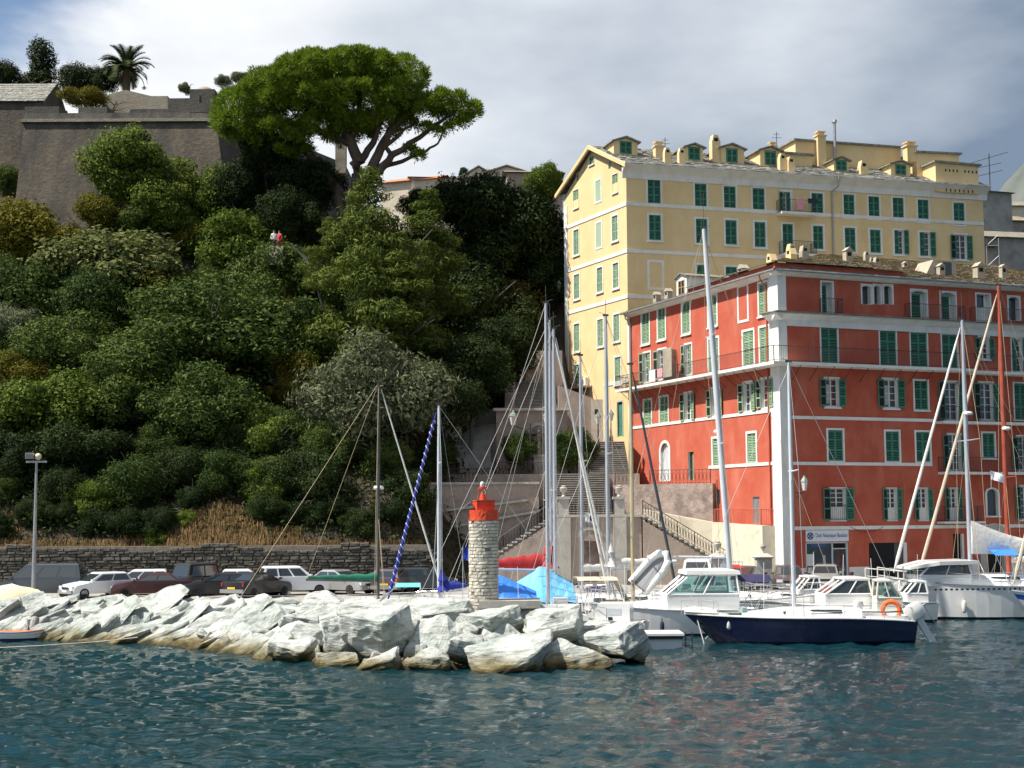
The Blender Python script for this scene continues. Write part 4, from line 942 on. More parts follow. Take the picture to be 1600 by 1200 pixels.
    for k in range(n): m.prism([i_[k], i_[k + 1], (i_[k + 1][0], h + 0.01), (i_[k][0], h + 0.01)], 0.0, 0.1)
    m.bx(-w / 2 - 0.5, -w / 2, -0.07, 0.05, 0, zc); m.bx(w / 2, w / 2 + 0.5, -0.07, 0.05, 0, zc)
    dd = f.put('arched_doorway', m.mesh('arched_doorway', 'concrete'), (ar[0] + ar[2]) / 2, 0, ar[1])
    f.build(MB().bx(-w / 2, w / 2, 0.15, 0.2, 0, h), 'door_leaf', 'dark_void', dd)
    # shop front
    u = shop; w = u[2] - u[0]; h = u[3] - u[1]
    sf = f.put('shop_front', MB().bx(0, w, 0.16, 0.2, 0, h).mesh('shop_front', 'dark_void'), u[0], 0, u[1])
    fr = MB()
    for x in (0.0, 0.62 * w, w - 0.10): fr.bx(x, x + 0.10, 0.02, 0.15, 0, h)
    fr.bx(0, w, 0.02, 0.15, h - 0.08, h); fr.bx(0, 0.62 * w, 0.02, 0.15, 0, 0.32); fr.bx(0.62 * w, w, 0.03, 0.14, h - 0.45, h - 0.38)
    f.build(fr, 'shop_frame', 'gelcoat_grey', sf)
    f.build(MB().bx(0.1, 0.62 * w, 0.10, 0.12, 0.32, h - 0.08), 'pane', 'glass_dark', sf); f.build(MB().bx(0.62 * w + 0.1, w - 0.1, 0.10, 0.12, 0.02, h - 0.45), 'pane', 'glass_dark', sf)
    for (x, z, a, bh, mt) in ((0.12, 1.25, 0.55, 0.72, 'paper'), (0.2, 0.8, 0.3, 0.35, 'paper'), (0.22, 0.36, 0.26, 0.35, 'paper'), (1.15, 0.55, 0.34, 0.5, 'canvas_teal'), (1.05, 0.35, 0.5, 0.18, 'paper'), (1.3, 1.3, 0.2, 0.6, 'curtain')):
        f.build(MB().bx(x, x + a, 0.085, 0.095, z, z + bh), 'notice', mt, sf)
    # sign with club name
    sg = f.rect(1258.5, 828.5, 1325, 846); w = sg[2] - sg[0]; h = sg[3] - sg[1]
    sb = f.put('shop_sign', MB().bx(0, w, -0.06, 0.02, 0, h).mesh('shop_sign', 'sign_white'), sg[0], 0, sg[1])
    def lettering(txt, size, x, z, matn, y=-0.068, name='lettering'):
        cu = bpy.data.curves.new(name, 'FONT'); cu.body = txt; cu.size = size; cu.extrude = 0.004
        o = bpy.data.objects.new(name, cu); COL.objects.link(o)
        dg = bpy.context.evaluated_depsgraph_get(); me = bpy.data.meshes.new_from_object(o.evaluated_get(dg)); bpy.data.objects.remove(o)
        xs = [v.co.x for v in me.vertices]; wid = max(xs) - min(xs)
        me.materials.clear(); me.materials.append(MATS[matn])
        oo = link(name, me, sb, (x, y, z)); oo.rotation_euler = (R(90), 0, 0); return oo, wid
    lo, wid = lettering('Club Nautique Bastiais', 0.30, 0.62, 0.27, 'ink_blue')
    sc_ = (w - 0.72) / wid; lo.scale = (sc_, 1.15, 1)
    em = MB()
    for k in range(24):
        a0, a1 = 6.2832 * k / 24, 6.2832 * (k + 1) / 24
        em.prism([(0.23 * math.cos(a0), 0.23 * math.sin(a0)), (0.23 * math.cos(a1), 0.23 * math.sin(a1)), (0.17 * math.cos(a1), 0.17 * math.sin(a1)), (0.17 * math.cos(a0), 0.17 * math.sin(a0))], -0.07, -0.06)
    for k in range(4):
        a0 = 0.785 + 1.5708 * k; em.prism([(0.04 * math.cos(a0 + 1.2), 0.04 * math.sin(a0 + 1.2)), (0.19 * math.cos(a0 + 0.35), 0.19 * math.sin(a0 + 0.35)), (0.19 * math.cos(a0 - 0.35), 0.19 * math.sin(a0 - 0.35)), (0.04 * math.cos(a0 - 1.2), 0.04 * math.sin(a0 - 1.2))], -0.07, -0.06)
    f.build(em, 'emblem', 'ink_blue', sb, x=0.31, z=h / 2)
    # white trim: corner band, string courses, cornice, plinth
    def band(F, z, t, a, b, proud, name='string_course', mt='white_trim'): F.build(MB().bx(a, b, -proud, 0.01, z - t / 2, z + t / 2), name, mt)
    z1 = f.px(1240, 652)[1]; z2 = f.px(1240, 724)[1]; z3 = f.px(1240, 825.5)[1]; z4 = f.px(1230, 500)[1]; zs_ = f.px(1230, 570)[1]
    umid = f.px(1461, 657)[0]
    band(f, z1, 0.20, 0.55, umid, 0.05); band(f, z2, 0.20, 0.56, f.px(1456, 726)[0], 0.05); band(f, z3, 0.22, 0.56, LR, 0.06)
    band(g, g.px(1150, 648.5)[1], 0.20, 0.3, LL - 0.95, 0.05); band(g, g.px(1160, 727)[1], 0.2, g.px(1108, 735)[0], LL - 0.95, 0.05)
    for a, b_ in ((0.57, shop[0] - 0.05), (shop[2] + 0.05, gar[0] - 0.02), (gar[2] + 0.16, dr[0] - 0.1), (dr[2] + 0.2, ar[0] - 0.6), (ar[2] + 0.6, LR)): f.build(MB().bx(a, b_, -0.05, 0.01, 0, 1.15), 'plinth', 'white_trim')
    f.build(MB().bx(-0.07, 0.55, -0.07, 0.01, 0, EZ - 0.25), 'corner_band', 'white_trim'); g.build(MB().bx(LL - 0.95, LL - 0.003, -0.07, 0.01, 0, EZ - 0.25), 'corner_band', 'white_trim')
    g.build(MB().bx(0, 0.3, -0.07, 0.01, 6.5, EZ - 0.25), 'corner_band', 'white_trim')
    # frieze and cornice under the attic
    zc0 = f.px(1232, 509)[1]; zc1 = f.px(1232, 490)[1]
    f.build(MB().bx(0.56, LR, -0.10, 0.01, zc0, zc1 - 0.1), 'frieze', 'white_trim')
    cn = MB().prism([(0.0, 0), (-0.32, 0.30), (-0.50, 0.42), (-0.50, 0.5), (0.0, 0.5)], 0, 1)
    def cornice(F, a, b, z, dpt, hh_, name='cornice', mt='white_trim'):
        m = MB(); prof = [(0.0, 0), (-dpt * 0.45, hh_ * 0.35), (-dpt * 0.8, hh_ * 0.75), (-dpt, hh_ * 0.8), (-dpt, hh_), (0.0, hh_)]
        m.rings([[Vector((x, y, z + zz)) for y, zz in prof] for x in (a, b)]); F.build(m, name, mt)
    cornice(f, -0.5, LR, zc1 - 0.45, 0.55, 0.45); cornice(g, LL - 1.05, LL + 0.5, zc1 - 0.452, 0.55, 0.45)
    f.build(MB().bx(-0.62, LR, -0.72, 0.0, zc1 + 0.01, zc1 + 0.07), 'cornice_slab', 'lauze'); g.build(MB().bx(LL - 1.1, LL + 0.0, -0.7, 0.0, zc1 + 0.012, zc1 + 0.068), 'cornice_slab', 'lauze')
    # eaves
    cornice(f, -0.55, LR, EZ - 0.3, 0.5, 0.3, 'eaves'); cornice(g, 0, LL + 0.45, EZ - 0.302, 0.5, 0.3, 'eaves')
    f.build(MB().tube([(-0.55, -0.58, EZ - 0.02), (LR, -0.58, EZ - 0.02)], 0.085, 8), 'gutter', 'zinc'); g.build(MB().tube([(0, -0.58, EZ - 0.02), (LL + 0.55, -0.58, EZ - 0.02)], 0.085, 8), 'gutter', 'zinc')
    # long balcony round the corner
    ba = f.px(1240, 570)[1]
    f.build(MB().bx(-1.15, f.px(1508, 580)[0], -1.15, 0.0, ba - 0.12, ba + 0.06).bx(f.px(1508, 580)[0], LR, -1.0, 0, ba - 0.2, ba - 0.02), 'balcony_slab', 'white_trim')
    g.build(MB().bx(0.0, LL + 0.0, -1.15, 0, ba - 0.122, ba + 0.058), 'balcony_slab', 'white_trim')
    railing(g, [(0.02, -0.02, ba + 0.06), (0.02, -1.1, ba + 0.06), (LL + 1.08, -1.1, ba + 0.06)], 0.98); railing(f, [(-1.08, -1.1, ba + 0.06), (LR, -1.1, ba + 0.06)], 0.98)
    for F_, L_, k0 in ((f, f.px(1508, 580)[0], 0.9), (g, LL - 1.2, 0.6)):
        x = k0
        while x < L_: F_.build(MB().tube([(x, -1.0, ba - 0.13), (x, -0.01, ba - 0.95)], 0.022, 5), 'bracket', 'iron'); x += 1.25
    # other balconies on the quay side
    for a, b, y, dp in ((1462, 1640, 659, 0.8), (1466, 1640, 738, 0.8)):
        u0 = f.px(a, y)[0]; u1 = LR; z = f.px(a, y + 1)[1]
        f.build(MB().bx(u0, u1, -dp, 0, z - 0.10, z + 0.06), 'balcony_slab', 'white_trim'); railing(f, [(u0 + 0.03, -0.02, z + 0.06), (u0 + 0.03, -dp + 0.05, z + 0.06), (u1, -dp + 0.05, z + 0.06)], 0.95)
    u0 = f.px(1464, 815)[0]; u1 = f.px(1528, 815)[0]; z = f.px(1490, 816)[1]
    f.build(MB().bx(u0, u1, -0.75, 0, z - 0.08, z + 0.05), 'balcony_slab', 'white_trim'); railing(f, [(u0 + 0.03, -0.02, z + 0.05), (u0 + 0.03, -0.7, z + 0.05), (u1 - 0.03, -0.7, z + 0.05), (u1 - 0.03, -0.02, z + 0.05)], 0.95)
    for x0, x1, yb in ((1281, 1309, 489.5), (1414, 1500, 499), (1516, 1640, 503.5)):
        u0, z = f.px(x0, yb); u1 = f.px(x1, yb)[0]; u1 = min(u1, LR); z = f.px((x0 + x1) / 2, yb)[1] if x1 < 1600 else zc1 + 0.1
        z = zc1 + 0.08; railing(f, [(u0, -0.02, z), (u0, -0.55, z), (u1, -0.55, z), (u1, -0.02, z)], 0.95)
    r = f.rect(1297, 763, 1321, 813); railing(f, [(r[0], -0.06, r[1]), (r[2], -0.06, r[1])], 0.95)
    # drain pipes
    for F_, x in ((g, LL - 1.25), (g, 0.55)):
        F_.build(MB().tube([(x, -0.58, EZ - 0.05), (x, -0.5, EZ - 0.4), (x, -0.09, EZ - 0.8), (x, -0.09, 0.0 if x > 2 else 7.0)], 0.055, 7), 'drainpipe', 'stucco_red' if x > 2 else 'zinc')
    f.build(MB().tube([(f.px(1470, 460)[0], -0.05, EZ), (f.px(1470, 460)[0], -0.05, zc1)], 0.02, 5), 'drainpipe', 'stucco_red')
    # wires strung along the wall
    m = MB(); ua = f.px(1328, 822)[0]; ub = f.px(1380, 822)[0]
    m.tube([(ua + (ub - ua) * t, -0.07, z3 + 0.05 - 0.35 * math.sin(math.pi * t)) for t in np.linspace(0, 1, 9)], 0.015, 4); f.build(m, 'cable', 'wire_dark')
    m = MB(); ua = f.px(1395, 814)[0]; ub = f.px(1412, 760)[0]; zz = f.px(1400, 800)[1]
    m.tube([(ua, -0.05, zz), (ua + 0.4, -0.05, zz - 0.25), (ub, -0.05, zz - 0.1), (ub, -0.05, zz + 1.8)], 0.015, 4); f.build(m, 'cable', 'wire_tan')
    # roof: fascia tier, hips, slates, chimneys
    o = 0.62; V0 = Vector((0, 0, 0))
    def P3(uu, vv, zz): return FRr.u * uu + FRr.inn * vv + Vector((0, 0, zz))
    ez = EZ + 0.03; pitch = math.tan(R(17.5)); half = LL / 2 + o
    rz_ = ez + half * pitch
    A = P3(-o, -o, ez); B = P3(LR, -o, ez); C_ = P3(LR, LL + o, ez); D = P3(-o, LL + o, ez); r0 = P3(-o + half, -o + half, rz_); r1 = P3(LR, -o + half, rz_)
    slab_roof(RED, [A, B, r1, r0], 'roof', 'lauze_gold', 0.36, 1)
    slab_roof(RED, [D, A, r0, r0], 'roof', 'lauze', 0.36, 2)
    MB().add([C_, D, r0, r1], [(0, 1, 2, 3)]).build('roof', 'lauze', RED)
    # raised red strip near the corner
    u1 = f.px(1408, 424)[0]
    f.build(MB().bx(-0.35, u1, -0.25, -0.05, EZ + 0.05, EZ + 0.48), 'fascia', 'stucco_red'); g.build(MB().bx(LL - 11, LL + 0.05, -0.25, -0.05, EZ + 0.05, EZ + 0.46), 'fascia', 'stucco_red')
    q = [P3(-0.5, -0.5, EZ + 0.5), P3(u1 + 0.2, -0.5, EZ + 0.5), P3(u1 + 0.2 - 0.6, 4.2, EZ + 0.5 + 4.7 * pitch), P3(4.2, 4.2, EZ + 0.5 + 4.7 * pitch)]
    slab_roof(RED, q, 'roof', 'lauze_gold', 0.36, 3)
    q = [P3(-0.5, 11.0, EZ + 0.48), P3(-0.5, -0.5, EZ + 0.48), P3(4.2, 4.2, EZ + 0.5 + 4.7 * pitch), P3(4.2, 11.0, EZ + 0.5 + 4.7 * pitch)]
    slab_roof(RED, q, 'roof', 'lauze', 0.36, 4)
    def roofz(uu, vv): return ez + min(uu + o, vv + o) * pitch + (0.35 if uu < u1 else 0.0)
    rg = random.Random(8)
    for px_, v, w, h, st, mt in ((1236, 2.3, 0.62, 0.75, 2, 'stucco_yellow'), (1257, 2.2, 0.62, 0.7, 2, 'chimney_plaster'), (1324, 2.6, 0.62, 0.95, 0, 'chimney_plaster'), (1354, 3.6, 0.4, 0.6, 2, 'chimney_plaster'), (1362, 3.4, 0.4, 0.6, 2, 'chimney_plaster'), (1370, 3.1, 0.5, 0.6, 2, 'chimney_plaster'), (1414, 5.0, 0.4, 0.35, 0, 'chimney_plaster'), (1455, 2.6, 0.5, 0.75, 0, 'chimney_plaster'), (1469, 1.9, 0.55, 0.75, 0, 'chimney_plaster'), (1528, 1.6, 0.75, 1.0, 0, 'chimney_plaster'), (1567, 2.6, 0.5, 1.0, 0, 'chimney_plaster')):
        # solve for u at that depth so that the chimney stands on the slope
        d = ray(px_, 410); best = min((abs(((FRr.o + FRr.u * uu + FRr.inn * v).x - CAM_LOC.x) / (FRr.o + FRr.u * uu + FRr.inn * v).y - d.x / d.y), uu) for uu in np.linspace(-0.4, LR, 300))[1]
        chimney(RED, P3(best, v, roofz(best, v)), w * 0.82, h * 0.78, mt, FRr.ang, style=st)
    bu = f.px(1500, 415)[0]
    bm_ = MB().bx(0, 1.6, 0, 1.6, -0.4, 1.05); 
    pp = P3(bu - 0.4, 2.2, roofz(bu, 2.2)); o2 = MB().bx(0, 1.9, 0, 1.6, -0.5, 1.0).prism([(-0.9, -0.5), (0, -0.5), (0, 1.0)], 0, 1.6).build('roof_hutch', 'chimney_plaster', RED, pp, FRr.ang); MB().bx(0.75, 1.5, -0.02, 0.01, 0.05, 0.9).build('hutch_door', 'glass_dark', o2)
    # small white dormer and chimneys on the left slope
    for t, v_, kind in ((LL - 13.8, 1.0, 'd'), (3.4, 0.7, 'c'), (5.0, 0.8, 'c'), (LL - 6.7, 1.6, 'w'), (LL - 3.6, 1.9, 'y'), (LL - 1.6, 2.1, 'y')):
        uu = v_; vv = LL - t
        base = P3(uu, vv, ez + (uu + o) * pitch)
        if kind == 'd':
            dm = MB().prism([(-0.75, -0.6), (0.75, -0.6), (0.75, 1.25), (0, 1.5), (-0.75, 1.25)], -0.2, 3.6).build('dormer', 'white_trim', RED, base, FRl.ang)
            MB().prism([(-0.95, 1.27), (-0.95, 1.19), (0, 1.5), (0.95, 1.19), (0.95, 1.27), (0, 1.58)], -0.35, 3.6).build('dormer_roof', 'lauze', dm); MB().bx(-0.38, 0.38, -0.22, -0.19, 0.05, 1.0).build('pane', 'glass_dark', dm)
            MB().bx(-0.05, 0.05, -0.23, -0.2, 0.05, 1.0).bx(-0.38, 0.38, -0.23, -0.2, 0.5, 0.56).bx(-0.46, -0.38, -0.23, -0.2, 0, 1.05).bx(0.38, 0.46, -0.23, -0.2, 0, 1.05).build('frame', 'wood', dm)
        else: chimney(RED, base, 0.6 if kind != 'c' else 0.5, 0.55, {'c': 'chimney_plaster', 'w': 'chimney_plaster', 'y': 'stucco_yellow'}[kind], FRl.ang, style=2 if kind == 'y' else 0)
    # balcony things on the sunlit side: screen, laundry, flower boxes
    u0 = g.px(1057, 540)[0]; 
    g.build(MB().bx(u0, u0 + 0.05, -1.1, -0.05, ba + 0.1, ba + 2.35).bx(u0, u0 + 1.3, -1.12, -1.08, ba + 0.3, ba + 2.35), 'balcony_screen', 'fort_pale')
red_building()
def balcony_props():
    ba = FRr.px(1240, 570)[1] + 0.06; g = FRl
    for i, (px_, mt, w, h, lab) in enumerate(((1036, 'cloth_white', 0.9, 0.85, 'white patterned laundry hung on the long balcony of the red building'), (1049, 'cloth_pink', 0.75, 0.6, 'pink and dark towel hung over the long balcony rail of the red building'))):
        u = g.px(px_, 585)[0]; m = MB(); n = 7
        rs = [[Vector((x, -1.14 + 0.03 * math.sin(9 * x), z)) for x in np.linspace(0, w, n)] for z in np.linspace(0.95, 0.95 - h, 5)]
        vs_ = [tuple(p) for r_ in rs for p in r_]; m.add(vs_, [(j * n + k, j * n + k + 1, (j + 1) * n + k + 1, (j + 1) * n + k) for j in range(4) for k in range(n - 1)])
        m.add([(x, y + 0.012, z) for x, y, z in vs_], [(j * n + k, j * n + k + 1, (j + 1) * n + k + 1, (j + 1) * n + k) for j in range(4) for k in range(n - 1)])
        p = g.world(u, 0, ba); tag(m.build('laundry', mt, None, p, g.ang), lab, 'laundry')
    for i, px_ in enumerate((1001, 1012)):
        p = g.world(g.px(px_, 600)[0], -0.95, ba + 0.005)
        t = thing('flower_box', ['planter of green leaves at the far end of the long red balcony', 'terracotta planter with leaves beside the far balcony end planter'][i], 'planter', p, g.ang)
        MB().bx(-0.35, 0.35, -0.12, 0.12, 0, 0.2).build('box', 'pot', t)
        rg = random.Random(i); m = MB()
        for k in range(90):
            c = Vector((rg.uniform(-0.38, 0.38), rg.uniform(-0.15, 0.15), rg.uniform(0.18, 0.48))); a = Vector((rg.uniform(-1, 1), rg.uniform(-1, 1), rg.uniform(-1, 1))).normalized() * 0.07; b = a.cross(Vector((0, 0.3, 1))).normalized() * 0.04
            m.add([c - a, c + b, c + a, c - b], [(0, 1, 2, 3)])
        m.build('leaves', 'leaf_bright', t)
balcony_props()

# ------------------------------------------------------------------ yellow building
YC = at(979, 330, 109.5); YC.z = 2.0
YA = R(15.8); YLA = R(-65.0)
YEL = thing('yellow_building', 'tall ochre yellow gabled building with white bands and green shutters above the red one', 'building', YC)
FYr = Facade(YEL, YC, YA)
YLL = 10.6; ylu = Vector((math.cos(YLA), math.sin(YLA), 0))
FYl = Facade(YEL, YC - ylu * YLL, YLA)
def yellow_building():
    f, g = FYr, FYl; G = 'shutter_green'; P = 'shutter_pale'; holes = []; hl = []
    YR = f.px(1537, 350)[0]; EZy = f.px(985, 279)[1]; Etop = f.px(978, 256)[1]
    for x0, x1, y0, y1, k in ((1012, 1032, 280, 318, 'closed'), (1085.5, 1104, 287, 324, 'closed'), (1131, 1149.5, 291, 328, 'closed'), (1176, 1194.5, 294, 331, 'closed'), (1268, 1286, 302, 336, 'closed'), (1318, 1335, 304, 340, 'closed'), (1357, 1374, 307, 342, 'closed'), (1395, 1412, 309, 344, 'closed'), (1434, 1451, 312, 347, 'closed'), (1490, 1507, 317, 351, 'closed')):
        window(f, f.rect(x0, y0, x1, y1), k, G, holes, 0.13, False)
    window(f, f.rect(1223, 300, 1235, 333), 'left', G, holes, 0.2, False)
    for x0, x1, y0, y1, k in ((1014, 1032.5, 336, 375, 'closed'), (1087.5, 1105, 342, 380, 'closed'), (1133.5, 1151, 344, 382, 'closed'), (1179, 1196, 347, 386, 'closed'), (1223, 1239, 350, 398, 'closed'), (1270.5, 1286, 353, 389, 'ajar'), (1320, 1336.5, 356, 393, 'ajar'), (1359.5, 1376, 359, 395, 'closed'), (1397.5, 1412, 360, 397, 'right'), (1437, 1453, 363, 400, 'right'), (1493, 1510, 367, 405, 'open')):
        window(f, f.rect(x0, y0, x1, y1), k, G, holes, 0.16, k != 'closed' or True)
    window(f, f.rect(1015, 410, 1034, 449), 'blind', fw=0.2, sill=False)
    for x0, x1, y0, y1 in ((1088.5, 1107, 414, 450), (1134, 1152, 417, 452)): window(f, f.rect(x0, y0, x1, y1), 'closed', G, holes, 0.16)
    # gable face
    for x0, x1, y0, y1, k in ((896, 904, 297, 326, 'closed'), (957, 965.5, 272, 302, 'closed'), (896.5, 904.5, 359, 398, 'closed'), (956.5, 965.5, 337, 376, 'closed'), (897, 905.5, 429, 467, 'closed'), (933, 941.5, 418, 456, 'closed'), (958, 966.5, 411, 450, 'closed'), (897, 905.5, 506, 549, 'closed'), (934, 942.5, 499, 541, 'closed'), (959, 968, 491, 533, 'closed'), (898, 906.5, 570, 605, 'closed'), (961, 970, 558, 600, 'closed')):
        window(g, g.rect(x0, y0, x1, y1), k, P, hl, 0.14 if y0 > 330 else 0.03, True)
    window(g, g.rect(931, 282, 939, 314), 'flat', fw=0.16, sill=False); window(g, g.rect(932, 348, 940, 386), 'flat', fw=0.16, sill=False)
    window(g, g.rect(920.5, 244, 928.5, 258), 'closed', P, hl, 0.03, True)
    for x0, x1, y0, y1 in ((900, 903.5, 269, 282), (950.5, 954, 251, 264)):
        r = g.rect(x0, y0, x1, y1); hl.append(r); w = r[2] - r[0]; h = r[3] - r[1]; g.put('window', MB().bx(-w / 2, w / 2, 0.15, 0.2, 0, h).mesh('window', 'dark_void'), (r[0] + r[2]) / 2, 0, r[1])
    r = g.rect(965, 628, 973, 682); hl.append(r); w = r[2] - r[0]; h = r[3] - r[1]
    d = g.put('door', MB().bx(-w / 2 - 0.15, -w / 2, -0.02, 0.1, 0, h).bx(w / 2, w / 2 + 0.15, -0.02, 0.1, 0, h).bx(-w / 2, w / 2, -0.02, 0.1, h, h + 0.15).mesh('door', 'concrete'), (r[0] + r[2]) / 2, 0, r[1]); g.build(MB().bx(-w / 2, w / 2, 0.12, 0.16, 0, h), 'door_leaf', 'shutter_green', d)
    f.build(wall_mesh(0, YR, 0, EZy, holes, 0.24), 'wall', ['stucco_yellow', 'white_trim'])
    gz = EZy - 0.0
    gw = wall_mesh(0, YLL, 0, gz, [h for h in hl if h[3] < gz], 0.24)
    # gable triangle above eaves level with its own openings cut by plain recess boxes
    ez_r = Etop - 0.5; apx = g.px(926, 231)[1]; half = YLL / 2
    up = [h for h in hl if h[3] >= gz]
    # windows crossing the eaves level keep their recess as proud panels: split sheet in columns
    us = sorted(set([0, half, YLL] + [h[i] for h in up for i in (0, 2)]))
    for a, b in zip(us, us[1:]):
        mid = (a + b) / 2; tz = lambda u: ez_r + (apx - ez_r) * (1 - abs(u - half) / half)
        cuts = [h for h in up if h[0] < mid < h[2]]
        lo = gz
        for h in sorted(cuts, key=lambda q: q[1]):
            if h[1] > lo: gw.add([(a, 0, lo), (b, 0, lo), (b, 0, h[1]), (a, 0, h[1])], [(0, 1, 2, 3)])
            lo = max(lo, h[3])
            if h[1] < gz: pass
        gw.add([(a, 0, lo), (b, 0, lo), (b, 0, tz(b)), (a, 0, tz(a))], [(0, 1, 2, 3)])
    for h in up:
        gw.add([(h[0], 0, h[1]), (h[2], 0, h[1]), (h[2], 0, h[3]), (h[0], 0, h[3]), (h[0], 0.24, h[1]), (h[2], 0.24, h[1]), (h[2], 0.24, h[3]), (h[0], 0.24, h[3])], [(0, 4, 5, 1), (1, 5, 6, 2), (2, 6, 7, 3), (3, 7, 4, 0), (4, 7, 6, 5)], 1)
    g.build(gw, 'wall', ['stucco_yellow', 'white_trim'])
    b = MB(); e1 = f.u * YR; e0 = -ylu * YLL; e2 = e1 + e0
    for p, q_ in ((e1, e2), (e0, e2)): b.add([p, q_, q_ + Vector((0, 0, EZy)), p + Vector((0, 0, EZy))], [(0, 1, 2, 3)])
    b.build('wall', 'stucco_yellow', YEL)
    # bands
    for y in (318.5, 392.0, 463.0):
        z = f.px(985, y)[1]
        f.build(MB().bx(0.0, YR, -0.05, 0.01, z - 0.14, z + 0.14), 'string_course', 'white_trim'); g.build(MB().bx(0.55, YLL + 0.05, -0.05, 0.01, z - 0.142, z + 0.138), 'string_course', 'white_trim')
    z = g.px(970, 597)[1]; g.build(MB().bx(YLL - 4.0, YLL, -0.05, 0.01, z - 0.14, z + 0.12), 'string_course', 'white_trim')
    g.build(MB().bx(0, 0.55, -0.06, 0.01, 9, EZy - 0.2), 'corner_band', 'white_trim')
    # cornice
    m = MB(); d_ = 0.75; hh = Etop - EZy; prof = [(0, 0), (-0.08, 0.0), (-0.1, hh * 0.4), (-d_ * 0.45, hh * 0.6), (-d_ * 0.9, hh * 0.85), (-d_, hh * 0.9), (-d_, hh), (0, hh)]
    m.rings([[Vector((x, y, EZy + zz)) for y, zz in prof] for x in (-0.35, YR + 0.35)]); f.build(m, 'cornice', 'white_trim')
    m = MB(); m.rings([[Vector((y, x, EZy - 0.1 + zz * 0.9)) for y, zz in prof] for x in (-0.0, 0.9)]); g.build(m, 'cornice', 'white_trim')
    # roof
    o = 0.75; pit = (apx + 0.12 - Etop) / half; 
    n_in = f.inn; dep = f.inn.dot(-ylu * YLL); skew = f.u.dot(-ylu)
    def P3(uu, vv, zz): return f.u * (uu + vv * skew / math.sqrt(max(1e-6, 1 - skew * skew))) + f.inn * vv + Vector((0, 0, zz))
    hv = dep / 2
    sl = (apx + 0.15 - Etop - 0.03) / hv
    A = P3(-0.35, -o, Etop + 0.03 - 0.15); B = P3(YR + 0.3, -o, Etop + 0.03 - 0.15); r1 = P3(YR + 0.3, hv, apx + 0.15); r0 = P3(-0.35, hv, apx + 0.15); C_ = P3(YR + 0.3, dep + o, Etop - 0.15); D = P3(-0.35, dep + o, Etop - 0.15)
    slab_roof(YEL, [A, B, r1, r0], 'roof', 'lauze_grey', 0.34, 21); MB().add([D, C_, r1, r0], [(0, 1, 2, 3)]).build('roof', 'lauze_grey', YEL)
    # verge boards on the gable
    m = MB()
    for a, c in ((A, r0), (D, r0)):
        a2 = Vector(a); c2 = Vector(c); w = Vector((0, 0, -0.32)); ou = ylu.cross(Vector((0, 0, 1))).normalized() * 0.0
        nn = -f.u * 0.16
        m.add([a2, c2, c2 + w, a2 + w, a2 + nn, c2 + nn, c2 + w + nn, a2 + w + nn], [(0, 1, 2, 3), (4, 5, 6, 7), (0, 1, 5, 4), (2, 3, 7, 6), (0, 3, 7, 4), (1, 2, 6, 5)])
    m.build('verge', 'stucco_yellow', YEL)
    def rz(v): return Etop - 0.1 + (v + o) * ((apx + 0.15 - (Etop - 0.12)) / (hv + o))
    def u_for(px_, v):
        d = ray(px_, 240); return min((abs((YC + P3(uu, v, 0)).x / (YC + P3(uu, v, 0)).y - d.x / d.y), uu) for uu in np.linspace(-1, YR + 1, 500))[1]
    for x0, x1, y0, y1, v in ((959, 997, 222, 247, 2.2), (1070, 1099, 231, 252, 1.6), (1124, 1163, 233, 256, 1.6), (1187, 1220, 236, 261, 1.5), (1302, 1325, 251, 272, 1.2), (1391, 1422, 258, 278, 1.2)):
        u0 = u_for(x0, v); u1 = u_for(x1, v); w = u1 - u0; base = rz(v)
        zt = (at((x0 + x1) / 2, y0, (YC + P3((u0 + u1) / 2, v, 0)).y)).z - YC.z; h = zt - base
        ln = 4.0
        dm = MB().prism([(-w / 2, -0.6), (w / 2, -0.6), (w / 2, h), (0, h + w * 0.16), (-w / 2, h)], 0, ln).build('dormer', 'stucco_yellow', YEL, P3((u0 + u1) / 2, v, base), f.ang)
        q_ = MB()
        for s_ in (-1, 1): q_.add([(s_ * (w / 2 + 0.22), -0.25, h - 0.04), (0, -0.25, h + w * 0.16 + 0.05), (0, ln, h + w * 0.16 + 0.05), (s_ * (w / 2 + 0.22), ln, h - 0.04), (s_ * (w / 2 + 0.22), -0.25, h + 0.05), (0, -0.25, h + w * 0.16 + 0.15), (0, ln, h + w * 0.16 + 0.15), (s_ * (w / 2 + 0.22), ln, h + 0.05)], [(0, 1, 2, 3), (4, 5, 6, 7), (0, 1, 5, 4), (0, 3, 7, 4), (2, 3, 7, 6)])
        q_.build('dormer_roof', 'lauze_grey', dm)
        ww = 0.9; wh = min(1.15, h - 0.1)
        fr = MB().bx(-ww / 2 - 0.06, -ww / 2, -0.03, 0.01, 0.1, 0.1 + wh).bx(ww / 2, ww / 2 + 0.06, -0.03, 0.01, 0.1, 0.1 + wh).bx(-ww / 2 - 0.06, ww / 2 + 0.06, -0.03, 0.01, 0.1 + wh, 0.16 + wh); fr.build('window_frame', 'shutter_green', dm)
        for s_ in (0, 1): link('shutter', shutter_mesh(ww / 2 - 0.01, wh, G), dm, (-ww / 2 + 0.005 + s_ * ww / 2, -0.02, 0.1))
    # chimneys
    for px_, v, w, h, st in ((1029, 2.2, 0.7, 0.8, 1), (1042, 0.3, 0.55, 0.75, 2), (1064, 0.3, 0.55, 0.8, 2), (1117, 1.9, 0.75, 1.6, 2), (1207, 2.4, 0.6, 1.4, 1), (1222, 0.3, 0.6, 0.9, 2), (1235, 0.1, 0.6, 0.7, 2), (1347, 0.9, 0.7, 0.55, 2)):
        uu = u_for(px_, v); chimney(YEL, P3(uu, v, rz(v)), w, h, 'stucco_yellow', f.ang, style=st)
